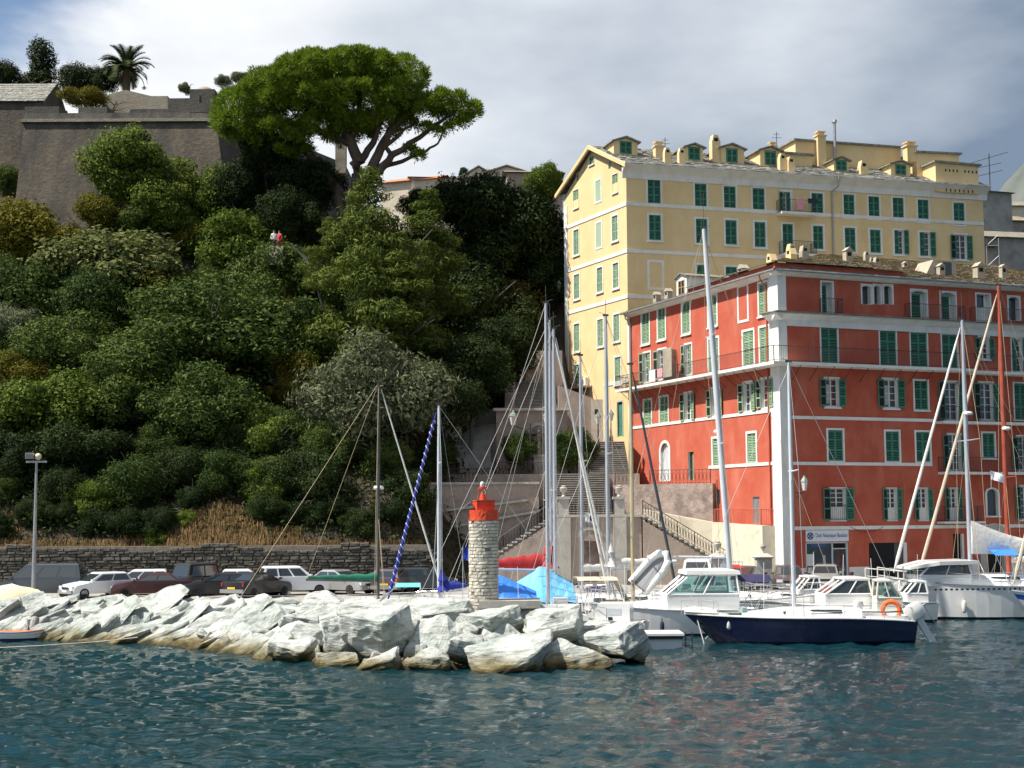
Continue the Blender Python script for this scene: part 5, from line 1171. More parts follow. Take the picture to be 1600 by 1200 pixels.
    # attic storey set back on the roof (long ochre block) and end tower
    def block(x0, x1, y_l, y_r, v, dp, name, roof=True):
        u0 = u_for(x0, v); u1 = u_for(x1, v); yl = (YC + P3(u0, v, 0)).y; yr = (YC + P3(u1, v, 0)).y
        za = at(x0, y_l, yl).z - YC.z; zb = at(x1, y_r, yr).z - YC.z; w = u1 - u0; b0 = rz(v) - 0.8
        m = MB().prism([(0, b0), (w, b0), (w, zb), (0, za)], 0, dp); ob = m.build(name, 'stucco_yellow', YEL, P3(u0, v, 0), f.ang)
        q_ = MB().prism([(-0.2, za + 0.01), (w + 0.2, zb + 0.01), (w + 0.2, zb + 0.16), (-0.2, za + 0.16)], -0.22, dp + 0.2); q_.build('block_roof', 'lauze_grey', ob)
        return ob, w, za, zb
    bl, w, za, zb = block(1243, 1408, 220, 232, 3.2, 3.0, 'attic_storey')
    bl2, w2, za2, zb2 = block(1220, 1268, 240, 244, 2.3, 2.2, 'attic_storey')
    bl3, w3, za3, zb3 = block(1432, 1498, 239, 242, 1.6, 4.0, 'attic_storey')
    t, wt_, zt, _ = block(1461, 1528, 254, 260, -0.35, 3.0, 'roof_terrace')
    for k in range(8): MB().bx(0.0, 0.12, -0.012, 0.01, 0, 0.22).build('slit', 'dark_void', t, (0.9 + k * 0.36 + (0.4 if k > 3 else 0), 0, zt - 0.7))
    for k in range(7): MB().bx(0.0, 0.10, -0.012, 0.01, 0, 0.35).build('slit', 'dark_void', t, (0.9 + k * 0.42, 0, zt - 2.4))
    uu = u_for(1282, 3.0); chimney(YEL, P3(uu, 3.0, rz(3.0)), 0.75, 2.5, 'stucco_yellow', f.ang, style=1)
    uu = u_for(1421, 2.0); chimney(YEL, P3(uu, 2.0, zb - 1.0), 0.9, 0.8, 'stucco_yellow', f.ang, style=1)
    uu = u_for(1305, 2.9); p = P3(uu, 2.9, 0); zz = at(1305, 193, (YC + p).y).z - YC.z
    MB().tube([(0, 0, rz(2.9)), (0, 0, zz)], 0.12, 8).lathe([(0.12, zz), (0.24, zz + 0.1), (0.2, zz + 0.3), (0.05, zz + 0.4)], 8).build('flue', 'zinc', YEL, p)
    for px_, v, y in ((1214, 2.4, 206), (1039, 2.0, 215)):
        uu = u_for(px_, v); p = P3(uu, v, 0); zz = at(px_, y, (YC + p).y).z - YC.z; MB().tube([(0, 0, rz(v)), (0, 0, zz)], 0.03, 5).tube([(-0.4, 0, zz - 0.5), (0.4, 0, zz - 0.5)], 0.02, 4).tube([(-0.25, 0, zz - 0.2), (0.25, 0, zz - 0.2)], 0.02, 4).build('aerial', 'iron', YEL, p)
    # balconies and drainpipe
    for x0, x1, y in ((1213, 1267, 334.5), (1217, 1268, 399)):
        u0, z = f.px(x0, y); u1 = f.px(x1, y)[0]; f.build(MB().bx(u0, u1, -1.0, 0, z - 0.14, z + 0.06), 'balcony_slab', 'white_trim'); railing(f, [(u0 + 0.04, -0.02, z + 0.06), (u0 + 0.04, -0.95, z + 0.06), (u1 - 0.04, -0.95, z + 0.06), (u1 - 0.04, -0.02, z + 0.06)], 1.0)
    uu = f.px(1300, 340)[0]; f.build(MB().tube([(uu + 0.3, -0.78, Etop), (uu + 0.28, -0.7, EZy + 0.3), (uu, -0.1, EZy - 0.1), (uu, -0.1, 8)], 0.07, 7), 'drainpipe', 'zinc')
    # air conditioner and little balcony on the gable
    u0 = g.px(884, 606)[0]; u1 = g.px(925, 606)[0]; z = g.px(905, 606)[1]
    g.build(MB().bx(u0, u1, -0.9, 0, z - 0.15, z), 'balcony_slab', 'pink_plaster'); railing(g, [(u0 + 0.03, -0.85, z), (u1, -0.85, z)], 0.7, scroll=True, step=0.3)
    ac = g.build(MB().bx(0, 0.85, -0.35, -0.05, 0, 0.65), 'air_conditioner', 'white_trim', x=g.px(913, 600)[0], z=z + 0.05); MB().lathe([(0.25, 0), (0.25, 0.02)], 14, M=Matrix.Translation((0.3, -0.36, 0.32)) @ Matrix.Rotation(R(90), 4, 'X')).build('fan_grille', 'rubber_grey', ac)
    p = g.world(0, 0, 0)
yellow_building()
def wall_lantern(p, ang, s=1.0, label='', name='wall_lantern', arm=0.8):
    t = thing(name, label, 'lamp', p, ang)
    MB().tube([(0, 0, 0), (0, -arm * 0.5, 0.02), (0, -arm, 0.1)], 0.03 * s, 6).tube([(0, 0, -0.35), (0, -arm * 0.8, 0.05)], 0.02 * s, 5).build('arm', 'iron', t)
    z = 0.12; 
    MB().lathe([(0.0, z), (0.11 * s, z), (0.2 * s, z + 0.5 * s), (0.0, z + 0.5 * s)], 6, (0, -arm, 0)).build('glass', 'lamp_glass', t)
    MB().lathe([(0.23 * s, z + 0.5 * s), (0.17 * s, z + 0.62 * s), (0.09 * s, z + 0.72 * s), (0.05 * s, z + 0.82 * s), (0, z + 0.84 * s)], 6, (0, -arm, 0)).build('hood', 'lamp_green', t)
    return t
wall_lantern(FRr.world(0.95, -0.08, FRr.px(1240, 770)[1]), FRr.ang, 1.1, 'green topped street lantern on an iron arm at the red building corner', arm=0.9)
wall_lantern(FYl.world(-0.05, 0.2, FYl.px(882, 452)[1]), FYl.ang - R(60), 0.9, 'white street lantern on the far left corner of the yellow building')

def balcony_laundry():
    f = FYr; u, z = f.px(1238, 333)
    for i, (du, w, h, mt, lab) in enumerate(((0.0, 0.5, 0.9, 'cloth_pink', 'pink towel drying on the upper yellow balcony rail'), (0.9, 0.9, 0.35, 'cloth_dark', 'dark cloth drying on the upper yellow balcony rail'))):
        tag(MB().bx(0, w, -0.985, -0.97, 0.95 - h, 0.98).bx(0, w, -0.97, -0.93, 0.975, 0.995).build('laundry', mt, None, f.world(u + du, 0, z + 0.06), f.ang), lab, 'laundry')
balcony_laundry()

# ------------------------------------------------------------------ houses beyond
def house(p, w, d, h, rise, rz, wallm, roofm, label, name='old_house', wins=(), half=False):
    t = thing(name, label, 'building', p, rz)
    m = MB().prism([(-w / 2, 0), (w / 2, 0), (w / 2, h), (0, h + rise), (-w / 2, h)], 0, d) if not half else MB().bx(-w / 2, w / 2, 0, d, 0, h)
    m.build('wall', wallm, t)
    if half == 'side':                               # ridge parallel to the street
        MB().prism([(0, 0)] * 0 or [(-w / 2 - 0.3, h), (w / 2 + 0.3, h), (w / 2 + 0.3, h + 0.01), (-w / 2 - 0.3, h + 0.01)], -0.3, d + 0.3).build('eaves', roofm, t)
        m = MB(); x = w / 2 + 0.3; m.add([(-x, -0.4, h), (x, -0.4, h), (x, d / 2, h + rise), (-x, d / 2, h + rise), (x, d + 0.4, h), (-x, d + 0.4, h)], [(0, 1, 2, 3), (3, 2, 4, 5)])
        for s_ in (-1, 1): m.add([(s_ * w / 2, 0, h), (s_ * w / 2, d, h), (s_ * w / 2, d / 2, h + rise - 0.1)], [(0, 1, 2)])
        m.build('roof', roofm, t)
    elif not half:
        m = MB()
        for s_ in (-1, 1): m.add([(s_ * (w / 2 + 0.35), -0.3, h - 0.12), (0, -0.3, h + rise + 0.08), (0, d + 0.3, h + rise + 0.08), (s_ * (w / 2 + 0.35), d + 0.3, h - 0.12), (s_ * (w / 2 + 0.35), -0.3, h + 0.02), (0, -0.3, h + rise + 0.22), (0, d + 0.3, h + rise + 0.22), (s_ * (w / 2 + 0.35), d + 0.3, h + 0.02)], [(0, 1, 2, 3), (4, 5, 6, 7), (0, 1, 5, 4), (0, 3, 7, 4), (3, 2, 6, 7)])
        m.build('roof', roofm, t)
    for (x, z, ww, hh) in wins:
        wi = MB().bx(x - ww / 2 - 0.1, x - ww / 2, -0.05, 0.02, z, z + hh).bx(x + ww / 2, x + ww / 2 + 0.1, -0.05, 0.02, z, z + hh).bx(x - ww / 2 - 0.1, x + ww / 2 + 0.1, -0.05, 0.02, z + hh, z + hh + 0.1).bx(x - ww / 2 - 0.1, x + ww / 2 + 0.1, -0.08, 0.02, z - 0.1, z).build('window', 'white_trim', t)
        MB().bx(x - ww / 2, x + ww / 2, -0.01, 0.01, z, z + hh).build('pane', 'glass_dark', wi)
    return t
def far_houses():
    Y = 165
    def hs(p, w, d, h, *a, **k):
        b = hill(p[0], p[1]) - 1.0
        if p[2] > b + 2 and p[1] > 140: dz = p[2] - b; return house((p[0], p[1], b), w, d, h + dz, *a, **{**k, 'wins': [(x, z + dz, ww, hh) for x, z, ww, hh in k.get('wins', ())]})
        return house(p, w, d, h, *a, **k)
    p = at(638, 283, Y); hs((p.x, p.y, p.z - 4), 7.0, 6, 4.0, 1.1, R(-20), 'cream_plaster', 'terracotta', 'small house with red tiled roof on the hilltop behind the pine', half='side')
    p = at(690, 286, Y); hs((p.x, p.y, p.z - 4), 7.0, 6, 4.6, 0.8, R(8), 'cream_plaster', 'lauze', 'long cream hilltop house with low stone roof right of the red roof', half='side')
    p = at(748, 284, Y + 6); hs((p.x, p.y, p.z - 4), 5.0, 6, 4.3, 1.5, 0, 'cream_plaster', 'lauze_grey', 'cream gabled hilltop house above the dark trees', wins=((0.6, 3.0, 0.8, 1.0),))
    p = at(792, 284, Y - 8); hs((p.x, p.y, p.z - 4), 3.6, 5, 5.2, 0.5, 0, 'cream_plaster', 'lauze', 'narrow cream house with a dormer window, left of the yellow building', wins=((0.2, 4.0, 0.8, 0.9),))
    p = at(836, 290, Y - 14); hs((p.x, p.y, p.z - 4), 6.0, 5, 5.4, 0.8, R(5), 'pink_plaster', 'lauze', 'low roofed pinkish house right behind the yellow-green tree', half='side')
    # old town houses to the right of the yellow building
    p = at(1556, 400, 138); hs((p.x, p.y, 1.3), 4.2, 7, zat(1556, 300, 138) - 1.3, 1.0, R(18), 'grey_plaster', 'lauze', 'tall narrow grey old house right beside the yellow building', wins=[(x, z, 0.9, 1.5) for z in (21, 25.5, 30) for x in (-1.0, 1.0)], half='side')
    p = at(1583, 400, 150); hs((p.x, p.y, 1.3), 5.4, 8, zat(1583, 345, 150) - 1.3, 1.4, R(10), 'rough_wall', 'lauze_gold', 'old stone house with lichen covered roof at the right edge', wins=[(x, z, 0.9, 1.4) for z in (22, 27) for x in (-1.2, 1.2)], half='side')
    p = at(1600, 400, 162); hs((p.x, p.y, 1.3), 6.0, 8, zat(1600, 322, 162) - 1.3, 1.4, R(0), 'cream_plaster', 'lauze', 'pale old house highest at the right edge under the mountain', wins=[(x, z, 0.9, 1.4) for z in (29, 33.5) for x in (-1.2, 1.2)], half='side')
    p = at(1590, 420, 128); hs((p.x, p.y, 1.3), 7.2, 6, zat(1590, 372, 128) - 1.3, 1.2, R(12), 'grey_plaster', 'lauze', 'dark grey old house in the shade behind the red building roof', wins=[(x, z, 0.9, 1.5) for z in (17, 21.5) for x in (-1.5, 1.5)], half='side')
    # television aerial mast
    t = thing('television_aerial', 'tall many-armed television aerial right of the yellow roof terrace', 'aerial', at(1547, 292, 140))
    z1 = zat(1547, 240, 140) - t.location.z
    MB().tube([(0, 0, -3), (0, 0, z1)], 0.05, 6).build('mast', 'iron', t)
    for k, (z, l, dz) in enumerate(((z1 - 0.4, 1.9, 0.55), (z1 - 1.2, 1.2, 0.25), (z1 - 2.0, 1.3, 0.3))):
        b = MB().tube([(-l * 0.95, 0, z - dz), (l, 0, z + dz)], 0.03, 5); b.build('boom', 'iron', t)
        for i in range(6):
            x = -l * 0.8 + i * l * 0.3; MB().tube([(x, -0.35, z + dz * x / l - 0.1), (x, 0.35, z + dz * x / l + 0.1)], 0.014, 4).build('element', 'iron', t)
    # scaffold
    p = at(1543, 430, 127); t = thing('scaffold', 'metal scaffold tower between the yellow and grey houses', 'scaffold', (p.x, p.y, 1.3))
    zt = zat(1543, 372, 127) - 1.3
    for x in (0, 1.1):
        for y in (0, 0.9): MB().tube([(x, y, 0), (x, y, zt)], 0.045, 5).build('upright', 'zinc', t)
    z = 1.8
    while z < zt: MB().tube([(0, 0, z), (1.1, 0, z)], 0.04, 5).tube([(0, 0, z), (1.1, 0, z + 1.0)], 0.03, 5).build('brace', 'zinc', t); MB().bx(0, 1.1, 0.05, 0.85, z, z + 0.05).build('platform', 'wood', t); z += 1.9
far_houses()

# ================================================================== FORT, STAIRS, WALLS
FY = 128.0
def fort():
    Y = FY
    zc = zat(180, 191, Y); zt = zat(180, 165, Y); zb = zat(180, 372, Y) - 3
    xl = xat(38, Y, 190); xr = xat(338, Y, 190)
    bl = xat(14, Y - 3.2, 360); br = xat(368, Y - 3.2, 330)
    root = thing('fort_bastion', 'battered stone fort bastion with crenellated parapet above the trees', 'fort', (0, 0, 0))
    depth = 22
    def ring(x0, x1, y0, z, back=depth): return [Vector((x0, y0, z)), Vector((x1, y0, z)), Vector((x1 + 7, y0 + back, z)), Vector((x0 - 2, y0 + back, z))]
    m = MB(); m.rings([ring(bl, br, Y - 3.2, zb), ring(xl, xr, Y, zc)]); m.build('scarp_wall', 'fort_stone', root)
    MB().rings([ring(xl - 0.28, xr + 0.28, Y - 0.28, zc + 0.002), ring(xl - 0.28, xr + 0.28, Y - 0.28, zc + 0.28)]).build('cordon', 'fort_pale', root)
    # dark band of the parapet base under and above the cordon
    MB().rings([ring(xl, xr, Y - 0.02, zc + 0.282), ring(xl + 0.02, xr - 0.02, Y + 0.05, zc + 0.9)]).build('parapet_base', 'fort_dark', root)
    # merlons
    for x0, x1, y0, mt in ((38, 92, 166, 'fort_dark'), (122, 167, 167, 'fort_dark'), (203, 262, 170, 'fort_dark'), (262, 334, 153, 'fort_dark')):
        a = xat(x0, Y, 170); b = xat(x1, Y, 170); z = zat((x0 + x1) / 2, y0, Y)
        MB().rings([[Vector((a, Y + 0.05, zc + 0.895)), Vector((b, Y + 0.05, zc + 0.895)), Vector((b, Y + 2.6, zc + 0.895)), Vector((a, Y + 2.6, zc + 0.895))], [Vector((a, Y + 0.06, z)), Vector((b, Y + 0.06, z)), Vector((b, Y + 2.6, z + 0.25)), Vector((a, Y + 2.6, z + 0.25))]]).build('merlon', mt, root)
        MB().bx(a + 0.03, a + 0.35, Y + 0.3, Y + 2.5, zc + 0.9, z - 0.1).build('embrasure_cheek', 'fort_pale', root)
    # sentry turret with domed cap
    a = xat(296, Y, 160); b = xat(335, Y, 160); zt2 = zat(316, 139, Y); c = ((a + b) / 2, Y + 1.0)
    MB().bx(a, b, Y + 0.03, Y + 2.4, zc + 0.9, zt2).build('turret', 'fort_dark', root)
    r_ = (b - a) * 0.36; MB().lathe([(r_ * math.cos(t), zt2 + 0.55 * math.sin(t)) for t in np.linspace(0, 1.5, 6)], 14, (c[0], c[1] + 0.2, 0)).build('turret_dome', 'fort_pale', root, smooth=True)
    MB().bx(a + 0.9, a + 1.02, Y + 0.01, Y + 0.04, zt2 - 1.2, zt2 - 0.6).build('loophole', 'dark_void', root)
    # raised inner works behind the parapet
    p0 = xat(160, Y + 6, 150); p1 = xat(232, Y + 6, 150); z = zat(196, 142, Y + 6)
    MB().prism([(p0, zc), (p1 + 1, zc), (p1 + 1, z - 0.7), ((p0 + p1) / 2, z + 0.1), (p0, z - 0.5)], Y + 6, Y + 12).build('inner_rampart', 'fort_pale', root)
    a = xat(228, Y + 4, 155); b = xat(262, Y + 4, 155); MB().bx(a, b, Y + 4, Y + 6, zc, zat(245, 150, Y + 4)).build('inner_rampart', 'fort_pale', root)
    # curtain wall running off to the left
    r2 = thing('curtain_wall', 'weathered curtain wall of the fort at the left edge, behind ivy', 'wall', (0, 0, 0))
    x0 = -75; x1 = xl + 1.0; yy = Y + 5
    m = MB(); m.rings([[Vector((x0, yy - 2.0, zb)), Vector((x1, yy - 2.0, zb)), Vector((x1, yy + 3, zb)), Vector((x0, yy + 3, zb))], [Vector((x0, yy, zat(20, 172, yy))), Vector((x1, yy, zat(20, 172, yy))), Vector((x1, yy + 3, zat(20, 172, yy))), Vector((x0, yy + 3, zat(20, 172, yy)))]]); m.build('rampart', 'fort_stone', r2)
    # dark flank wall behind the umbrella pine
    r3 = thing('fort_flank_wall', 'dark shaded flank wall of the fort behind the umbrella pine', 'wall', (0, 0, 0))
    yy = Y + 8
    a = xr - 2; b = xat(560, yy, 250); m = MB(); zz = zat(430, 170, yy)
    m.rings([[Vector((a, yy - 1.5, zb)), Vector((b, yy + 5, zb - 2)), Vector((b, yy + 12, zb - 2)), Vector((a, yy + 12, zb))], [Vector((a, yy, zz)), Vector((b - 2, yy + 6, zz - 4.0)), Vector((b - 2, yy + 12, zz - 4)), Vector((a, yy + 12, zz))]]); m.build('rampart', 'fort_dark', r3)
    t = thing('lookout_box', 'small cream lookout box seen between the pine trunks', 'building', at(532, 235, 134))
    MB().bx(-0.5, 0.5, 0, 1, -2.2, 0.9).prism([(-0.6, 0.9), (0.6, 0.9), (0, 1.25)], -0.05, 1.05).build('wall', 'fort_pale', t); MB().bx(-0.12, 0.12, -0.01, 0.01, 0.2, 0.5).build('loophole', 'dark_void', t)
    # stone-roofed barracks on the left
    p = at(28, 168, Y + 10); t = thing('barracks_house', 'low house with grey stone slab roof at the top left', 'building', (0, 0, 0))
    xa = xat(-60, Y + 10, 160); xb = xat(78, Y + 10, 160); ze = zat(30, 158, Y + 10); zr = zat(30, 131, Y + 14)
    MB().bx(xa, xb - 0.8, Y + 10.3, Y + 18, ze - 6, ze).build('wall', 'fort_stone', t)
    MB().add([(xb - 0.8, Y + 10.3, ze), (xb - 0.8, Y + 18, ze), (xb - 0.8, Y + 14, zr - 0.1)], [(0, 1, 2)]).build('gable', 'fort_stone', t)
    slab_roof(t, [(xa, Y + 10, ze), (xb - 0.6, Y + 10, ze), (xb - 0.6, Y + 14, zr), (xa, Y + 14, zr)], 'roof', 'lauze_grey', 0.5, 5); MB().add([(xa, Y + 18.3, ze), (xb - 0.6, Y + 18.3, ze), (xb - 0.6, Y + 14, zr), (xa, Y + 14, zr)], [(0, 1, 2, 3)]).build('roof', 'lauze_grey', t)
fort()

def steps(root, p0, run, rise, width, n, name='step', matn='step_stone', side=None):
    """n steps climbing from p0; run = horizontal vector per step, width = vector across"""
    run = Vector(run); width = Vector(width); ang = math.atan2(run.y, run.x); w = width.length; L = run.length
    # width is perpendicular to run: mesh x = along run, y = across
    def mk():
        return MB().bx(0, L + 0.03, 0, w, -rise, -0.06, 1).bx(-0.05, L + 0.03, -0.01, w + 0.01, -0.06, 0).mesh(name, [matn, 'fort_dark'])
    me = cached(('step', round(L, 3), round(w, 2), round(rise, 3), matn), mk)
    sgn = run.to_2d().to_3d().cross(width).z
    for i in range(n):
        p = Vector(p0) + run * i + Vector((0, 0, rise * (i + 1)))
        if sgn < 0: p = p + width
        link(name, me, root, p, ang)
    # solid body beneath
    q0 = Vector(p0); q1 = q0 + run * n; top = Vector((0, 0, rise * n)); z0 = QZ - 0.2
    a = [Vector((q0.x, q0.y, z0)), Vector((q1.x, q1.y, z0)), q1 + top - Vector((0, 0, rise * 1.05)), q0 - Vector((0, 0, rise * 0.08))]
    m = MB(); V = [v + width * 0.004 for v in a] + [v + width * 0.996 for v in a]
    m.add(V, [(0, 1, 2, 3), (7, 6, 5, 4), (0, 3, 7, 4), (1, 2, 6, 5), (2, 3, 7, 6), (0, 1, 5, 4)])
    m.build('stair_body', side or 'pink_plaster', root)

def urn(root, p, s=1.0):
    MB().lathe([(0.0, 0), (0.16 * s, 0), (0.16 * s, 0.06 * s), (0.06 * s, 0.14 * s), (0.08 * s, 0.25 * s), (0.24 * s, 0.45 * s), (0.26 * s, 0.62 * s), (0.16 * s, 0.68 * s), (0.2 * s, 0.74 * s), (0.0, 0.8 * s)], 12).build('urn', 'concrete', root, p, smooth=True)

def stairs():
    ST = thing('monumental_stairway', 'monumental stone stairway with double flights, niches and terraces beside the red building', 'stairway', (0, 0, 0))
    # front terrace block with niche
    Y0 = 92.0; zt = zat(925, 808, Y0); x0 = xat(868, Y0); x1 = xat(1002, Y0)
    m = wall_mesh(x0, x1, QZ - 0.1, zt, [[xat(906, Y0), QZ + 0.2, xat(936, Y0), zat(920, 838, Y0), 0.7]], 0.7); m.build('terrace_front', ['pink_plaster', 'rough_wall'], ST, (0, Y0, 0))
    # arch ring of the niche
    cx = (xat(906, Y0) + xat(936, Y0)) / 2; rr = (xat(936, Y0) - xat(906, Y0)) / 2; zc = zat(920, 838, Y0); n = 12
    pts = lambda r_: [(cx + r_ * math.cos(math.pi - math.pi * i / n), zc - 0.05 + r_ * 0.75 * math.sin(math.pi * i / n)) for i in range(n + 1)]
    m = MB(); o_ = pts(rr + 0.25); i_ = pts(rr)
    for k in range(n): m.prism([o_[k], o_[k + 1], i_[k + 1], i_[k]], Y0 - 0.06, Y0 + 0.05)
    m.build('niche_arch', 'concrete', ST)
    m = MB(); 
    for k in range(n): m.prism([i_[k], i_[k + 1], (i_[k + 1][0], zc - 0.3), (i_[k][0], zc - 0.3)], Y0 - 0.012, Y0 + 0.0)
    m.build('niche_shell', 'rough_wall', ST)
    MB().bx(x0 - 0.1, x1 + 0.1, Y0 - 0.18, Y0 + 3.2, zt + 0.004, zt + 0.16).build('terrace_slab', 'concrete', ST)
    for px_ in (881, 968):
        x = xat(px_, Y0); MB().bx(x - 0.42, x + 0.42, Y0 - 0.2, Y0 + 0.6, QZ, zt - 0.02).bx(x - 0.32, x + 0.32, Y0 - 0.1, Y0 + 0.5, zt + 0.16, zt + 1.15).bx(x - 0.42, x + 0.42, Y0 - 0.2, Y0 + 0.6, zt + 1.15, zt + 1.3).build('pillar', 'concrete', ST); urn(ST, (x, Y0 + 0.2, zt + 1.3), 0.95)
    railing(None, [(xat(888, Y0), Y0, zt + 0.16), (xat(960, Y0), Y0, zt + 0.16)], 0.95, 'balustrade', ST, 0.22, 0.014, scroll=True)
    # lower flights left and right, running along the front
    nl = 22; rl = (zt - QZ) / nl
    xa = xat(866, Y0); steps(ST, (xa - nl * 0.30, Y0 + 2.6, QZ), (0.30, 0, 0), rl, (0, -2.5, 0), nl)
    P = [(xa - nl * 0.30 + i * 0.30 * nl / 6, Y0 + 0.12, QZ + (zt - QZ) * i / 6 + 0.1) for i in range(7)]
    railing(None, P, 0.95, 'stair_railing', ST, 0.2, 0.014, scroll=True)
    xb = xat(1004, Y0); nr = 20; steps(ST, (xb + nr * 0.33, Y0 + 2.0, QZ + 0.3), (-0.33, 0, 0), (zt - QZ - 0.3) / nr, (0, -2.2, 0), nr)
    P = [(xb + nr * 0.33 - i * 0.33 * nr / 6, Y0 - 0.12, QZ + 0.3 + (zt - QZ - 0.3) * i / 6 + 0.1) for i in range(7)]
    railing(None, P, 0.95, 'stair_railing', ST, 0.2, 0.014, scroll=True)
    # tall retaining wall on the left with sloping mouldings
    Y1 = 96.0; zl = zat(760, 757, Y1); xl0 = xat(668, Y1); xl1 = xat(842, Y1)
    MB().rings([[Vector((xl0 - 0.1, Y1, QZ - 0.1)), Vector((xl1, Y1, QZ - 0.1)), Vector((xl1, Y1 + 5, QZ - 0.1)), Vector((xl0 - 0.1, Y1 + 5, QZ - 0.1))], [Vector((xl0, Y1, zl)), Vector((xl1, Y1, zl)), Vector((xl1, Y1 + 5, zl)), Vector((xl0, Y1 + 5, zl))]]).build('retaining_wall', 'pink_plaster', ST)
    for y_a, y_b, xs, xe in ((800, 783, 690, 826), (828, 800, 690, 844)):
        a = Vector((xat(xs, Y1), Y1 - 0.06, zat(xs, y_a, Y1))); b = Vector((xat(xe, Y1), Y1 - 0.06, zat(xe, y_b, Y1)))
        m = MB(); 
        V = [a, b, b + Vector((0, 0, 0.16)), a + Vector((0, 0, 0.16))]; m.add(V + [v + Vector((0, -0.22, 0)) for v in V], [(0, 1, 2, 3), (4, 5, 6, 7), (0, 1, 5, 4), (2, 3, 7, 6), (0, 3, 7, 4), (1, 2, 6, 5)]); m.build('moulding', 'concrete', ST)
    MB().bx(xl0 - 0.1, xl1 + 0.05, Y1 - 0.15, Y1 + 0.4, zl + 0.004, zl + 0.16).build('coping', 'concrete', ST)
    railing(None, [(xl0, Y1 + 0.1, zl + 0.16), (xat(745, Y1), Y1 + 0.1, zl + 0.16)], 0.9, 'balustrade', ST, 0.25, 0.014, scroll=True)
    # central flight behind the front terrace
    za = zat(905, 740, 99.5); nc = 18; w0 = xat(872, 95); w1 = xat(957, 95)
    steps(ST, (w0, 95.2, zt + 0.16), (0, 0.26, 0), (za - zt - 0.16) / nc, (w1 - w0, 0, 0), nc)
    # upper terrace
    Y2 = 99.9
    MB().bx(xat(672, Y2), xat(1000, Y2), Y2, Y2 + 9, QZ, za).build('upper_terrace', 'pink_plaster', ST)
    railing(None, [(xat(780, 100.5), 100.4, za), (xat(864, 100.5), 100.4, za)], 0.85, 'balustrade', ST, 0.25, 0.014, scroll=True)
    # niche wall with statue
    Y3 = 103.2; zn = zat(830, 642, Y3); nx0 = xat(776, Y3); nx1 = xat(888, Y3)
    sc0, sc1 = xat(831, Y3), xat(854, Y3); zn1 = zat(842, 676, Y3)
    wall_mesh(nx0, nx1, za, zn, [[sc0, za + 0.5, sc1, zn1, 0.8]], 0.8).build('niche_wall', ['pink_plaster', 'rough_wall'], ST, (0, Y3, 0))
    cx = (sc0 + sc1) / 2; rr = (sc1 - sc0) / 2
    pts2 = lambda r_: [(cx + r_ * math.cos(math.pi - math.pi * i / n), zn1 - 0.02 + r_ * math.sin(math.pi * i / n)) for i in range(n + 1)]
    o_ = pts2(rr + 0.22); i_ = pts2(rr); m = MB()
    for k in range(n): m.prism([o_[k], o_[k + 1], i_[k + 1], i_[k]], Y3 - 0.1, Y3 + 0.02)
    m.build('niche_arch', 'concrete', ST)
    m = MB()
    for k in range(n): m.prism([i_[k], i_[k + 1], (i_[k + 1][0], zn1 - 0.1), (i_[k][0], zn1 - 0.1)], Y3 - 0.02, Y3 - 0.004)
    m.build('niche_shell', 'rough_wall', ST)
    MB().bx(nx0 - 0.2, nx1 + 0.2, Y3 - 0.3, Y3 + 0.6, zn + 0.003, zn + 0.2).build('coping', 'concrete', ST)
    MB().bx(nx0, nx1, Y3 + 0.9, Y3 + 1.4, za, zn).build('back_wall', 'pink_plaster', ST)
    MB().bx(nx0 + 0.05, nx1 - 0.05, Y3 + 1.4, Y3 + 6, za, zn - 0.02).build('landing', 'pink_plaster', ST)
    # curved left flight and right flight
    cA = Vector((xat(786, 103), 103.5, 0)); k = 20; r_in, r_out = 0.9, 3.6; z_lo = zat(750, 726, 102); z_hi = zat(750, 664, 105)
    for i in range(k):
        a0 = R(172 + 0) - R(88) * i / k + R(40); a1 = R(172) - R(88) * (i + 1.15) / k + R(40); z = z_lo + (z_hi - z_lo) * (i + 1) / k
        c = cA
        q = [c + Vector((r_in * math.cos(a0), r_in * math.sin(a0) * 0.8, 0)), c + Vector((r_out * math.cos(a0), r_out * math.sin(a0) * 0.8, 0)), c + Vector((r_out * math.cos(a1), r_out * math.sin(a1) * 0.8, 0)), c + Vector((r_in * math.cos(a1), r_in * math.sin(a1) * 0.8, 0))]
        MB().plan([(p.x, p.y) for p in q], za - 1.0, z).build('step', 'step_stone', ST)
    MB().bx(xat(672, 106), xat(722, 106), 104.5, 107, QZ, zat(700, 668, 106)).build('side_wall', 'cream_plaster', ST)
    MB().bx(xat(700, 108), xat(800, 108), 107.2, 109, QZ, zat(750, 640, 108)).build('side_wall', 'pink_plaster', ST)
    # right upper flight towards the yellow house
    zr = zat(960, 690, 105); nr2 = 17
    steps(ST, (xat(922, 100.2), 100.4, za), (0, 0.28, 0), (zr - za) / nr2, (xat(985, 100.2) - xat(922, 100.2), 0, 0), nr2)
    railing(None, [(xat(924, 100.4), 100.4, za + 0.1), (xat(924, 100.4), 105.1, zr)], 0.95, 'stair_railing', ST, 0.25, 0.014)
    # top flight
    z6 = zn + 0.2; z7 = zat(838, 598, 112); nt_ = 20
    steps(ST, (xat(806, 106), 106.0, z6), (0, 0.3, 0), (z7 - z6) / nt_, (xat(872, 106) - xat(806, 106), 0, 0), nt_)
    MB().bx(xat(790, 107), xat(806, 107), 105, 113, QZ, zat(800, 600, 107)).build('side_wall', 'pink_plaster', ST)
    MB().bx(xat(812, 114), xat(880, 114), 113, 116, QZ, zat(840, 550, 114)).build('side_wall', 'pink_plaster', ST)
    # pink wall below the yellow house
    yy = 105.0; m = MB(); z_a = zat(876, 602, yy); z_b = zat(938, 622, yy)
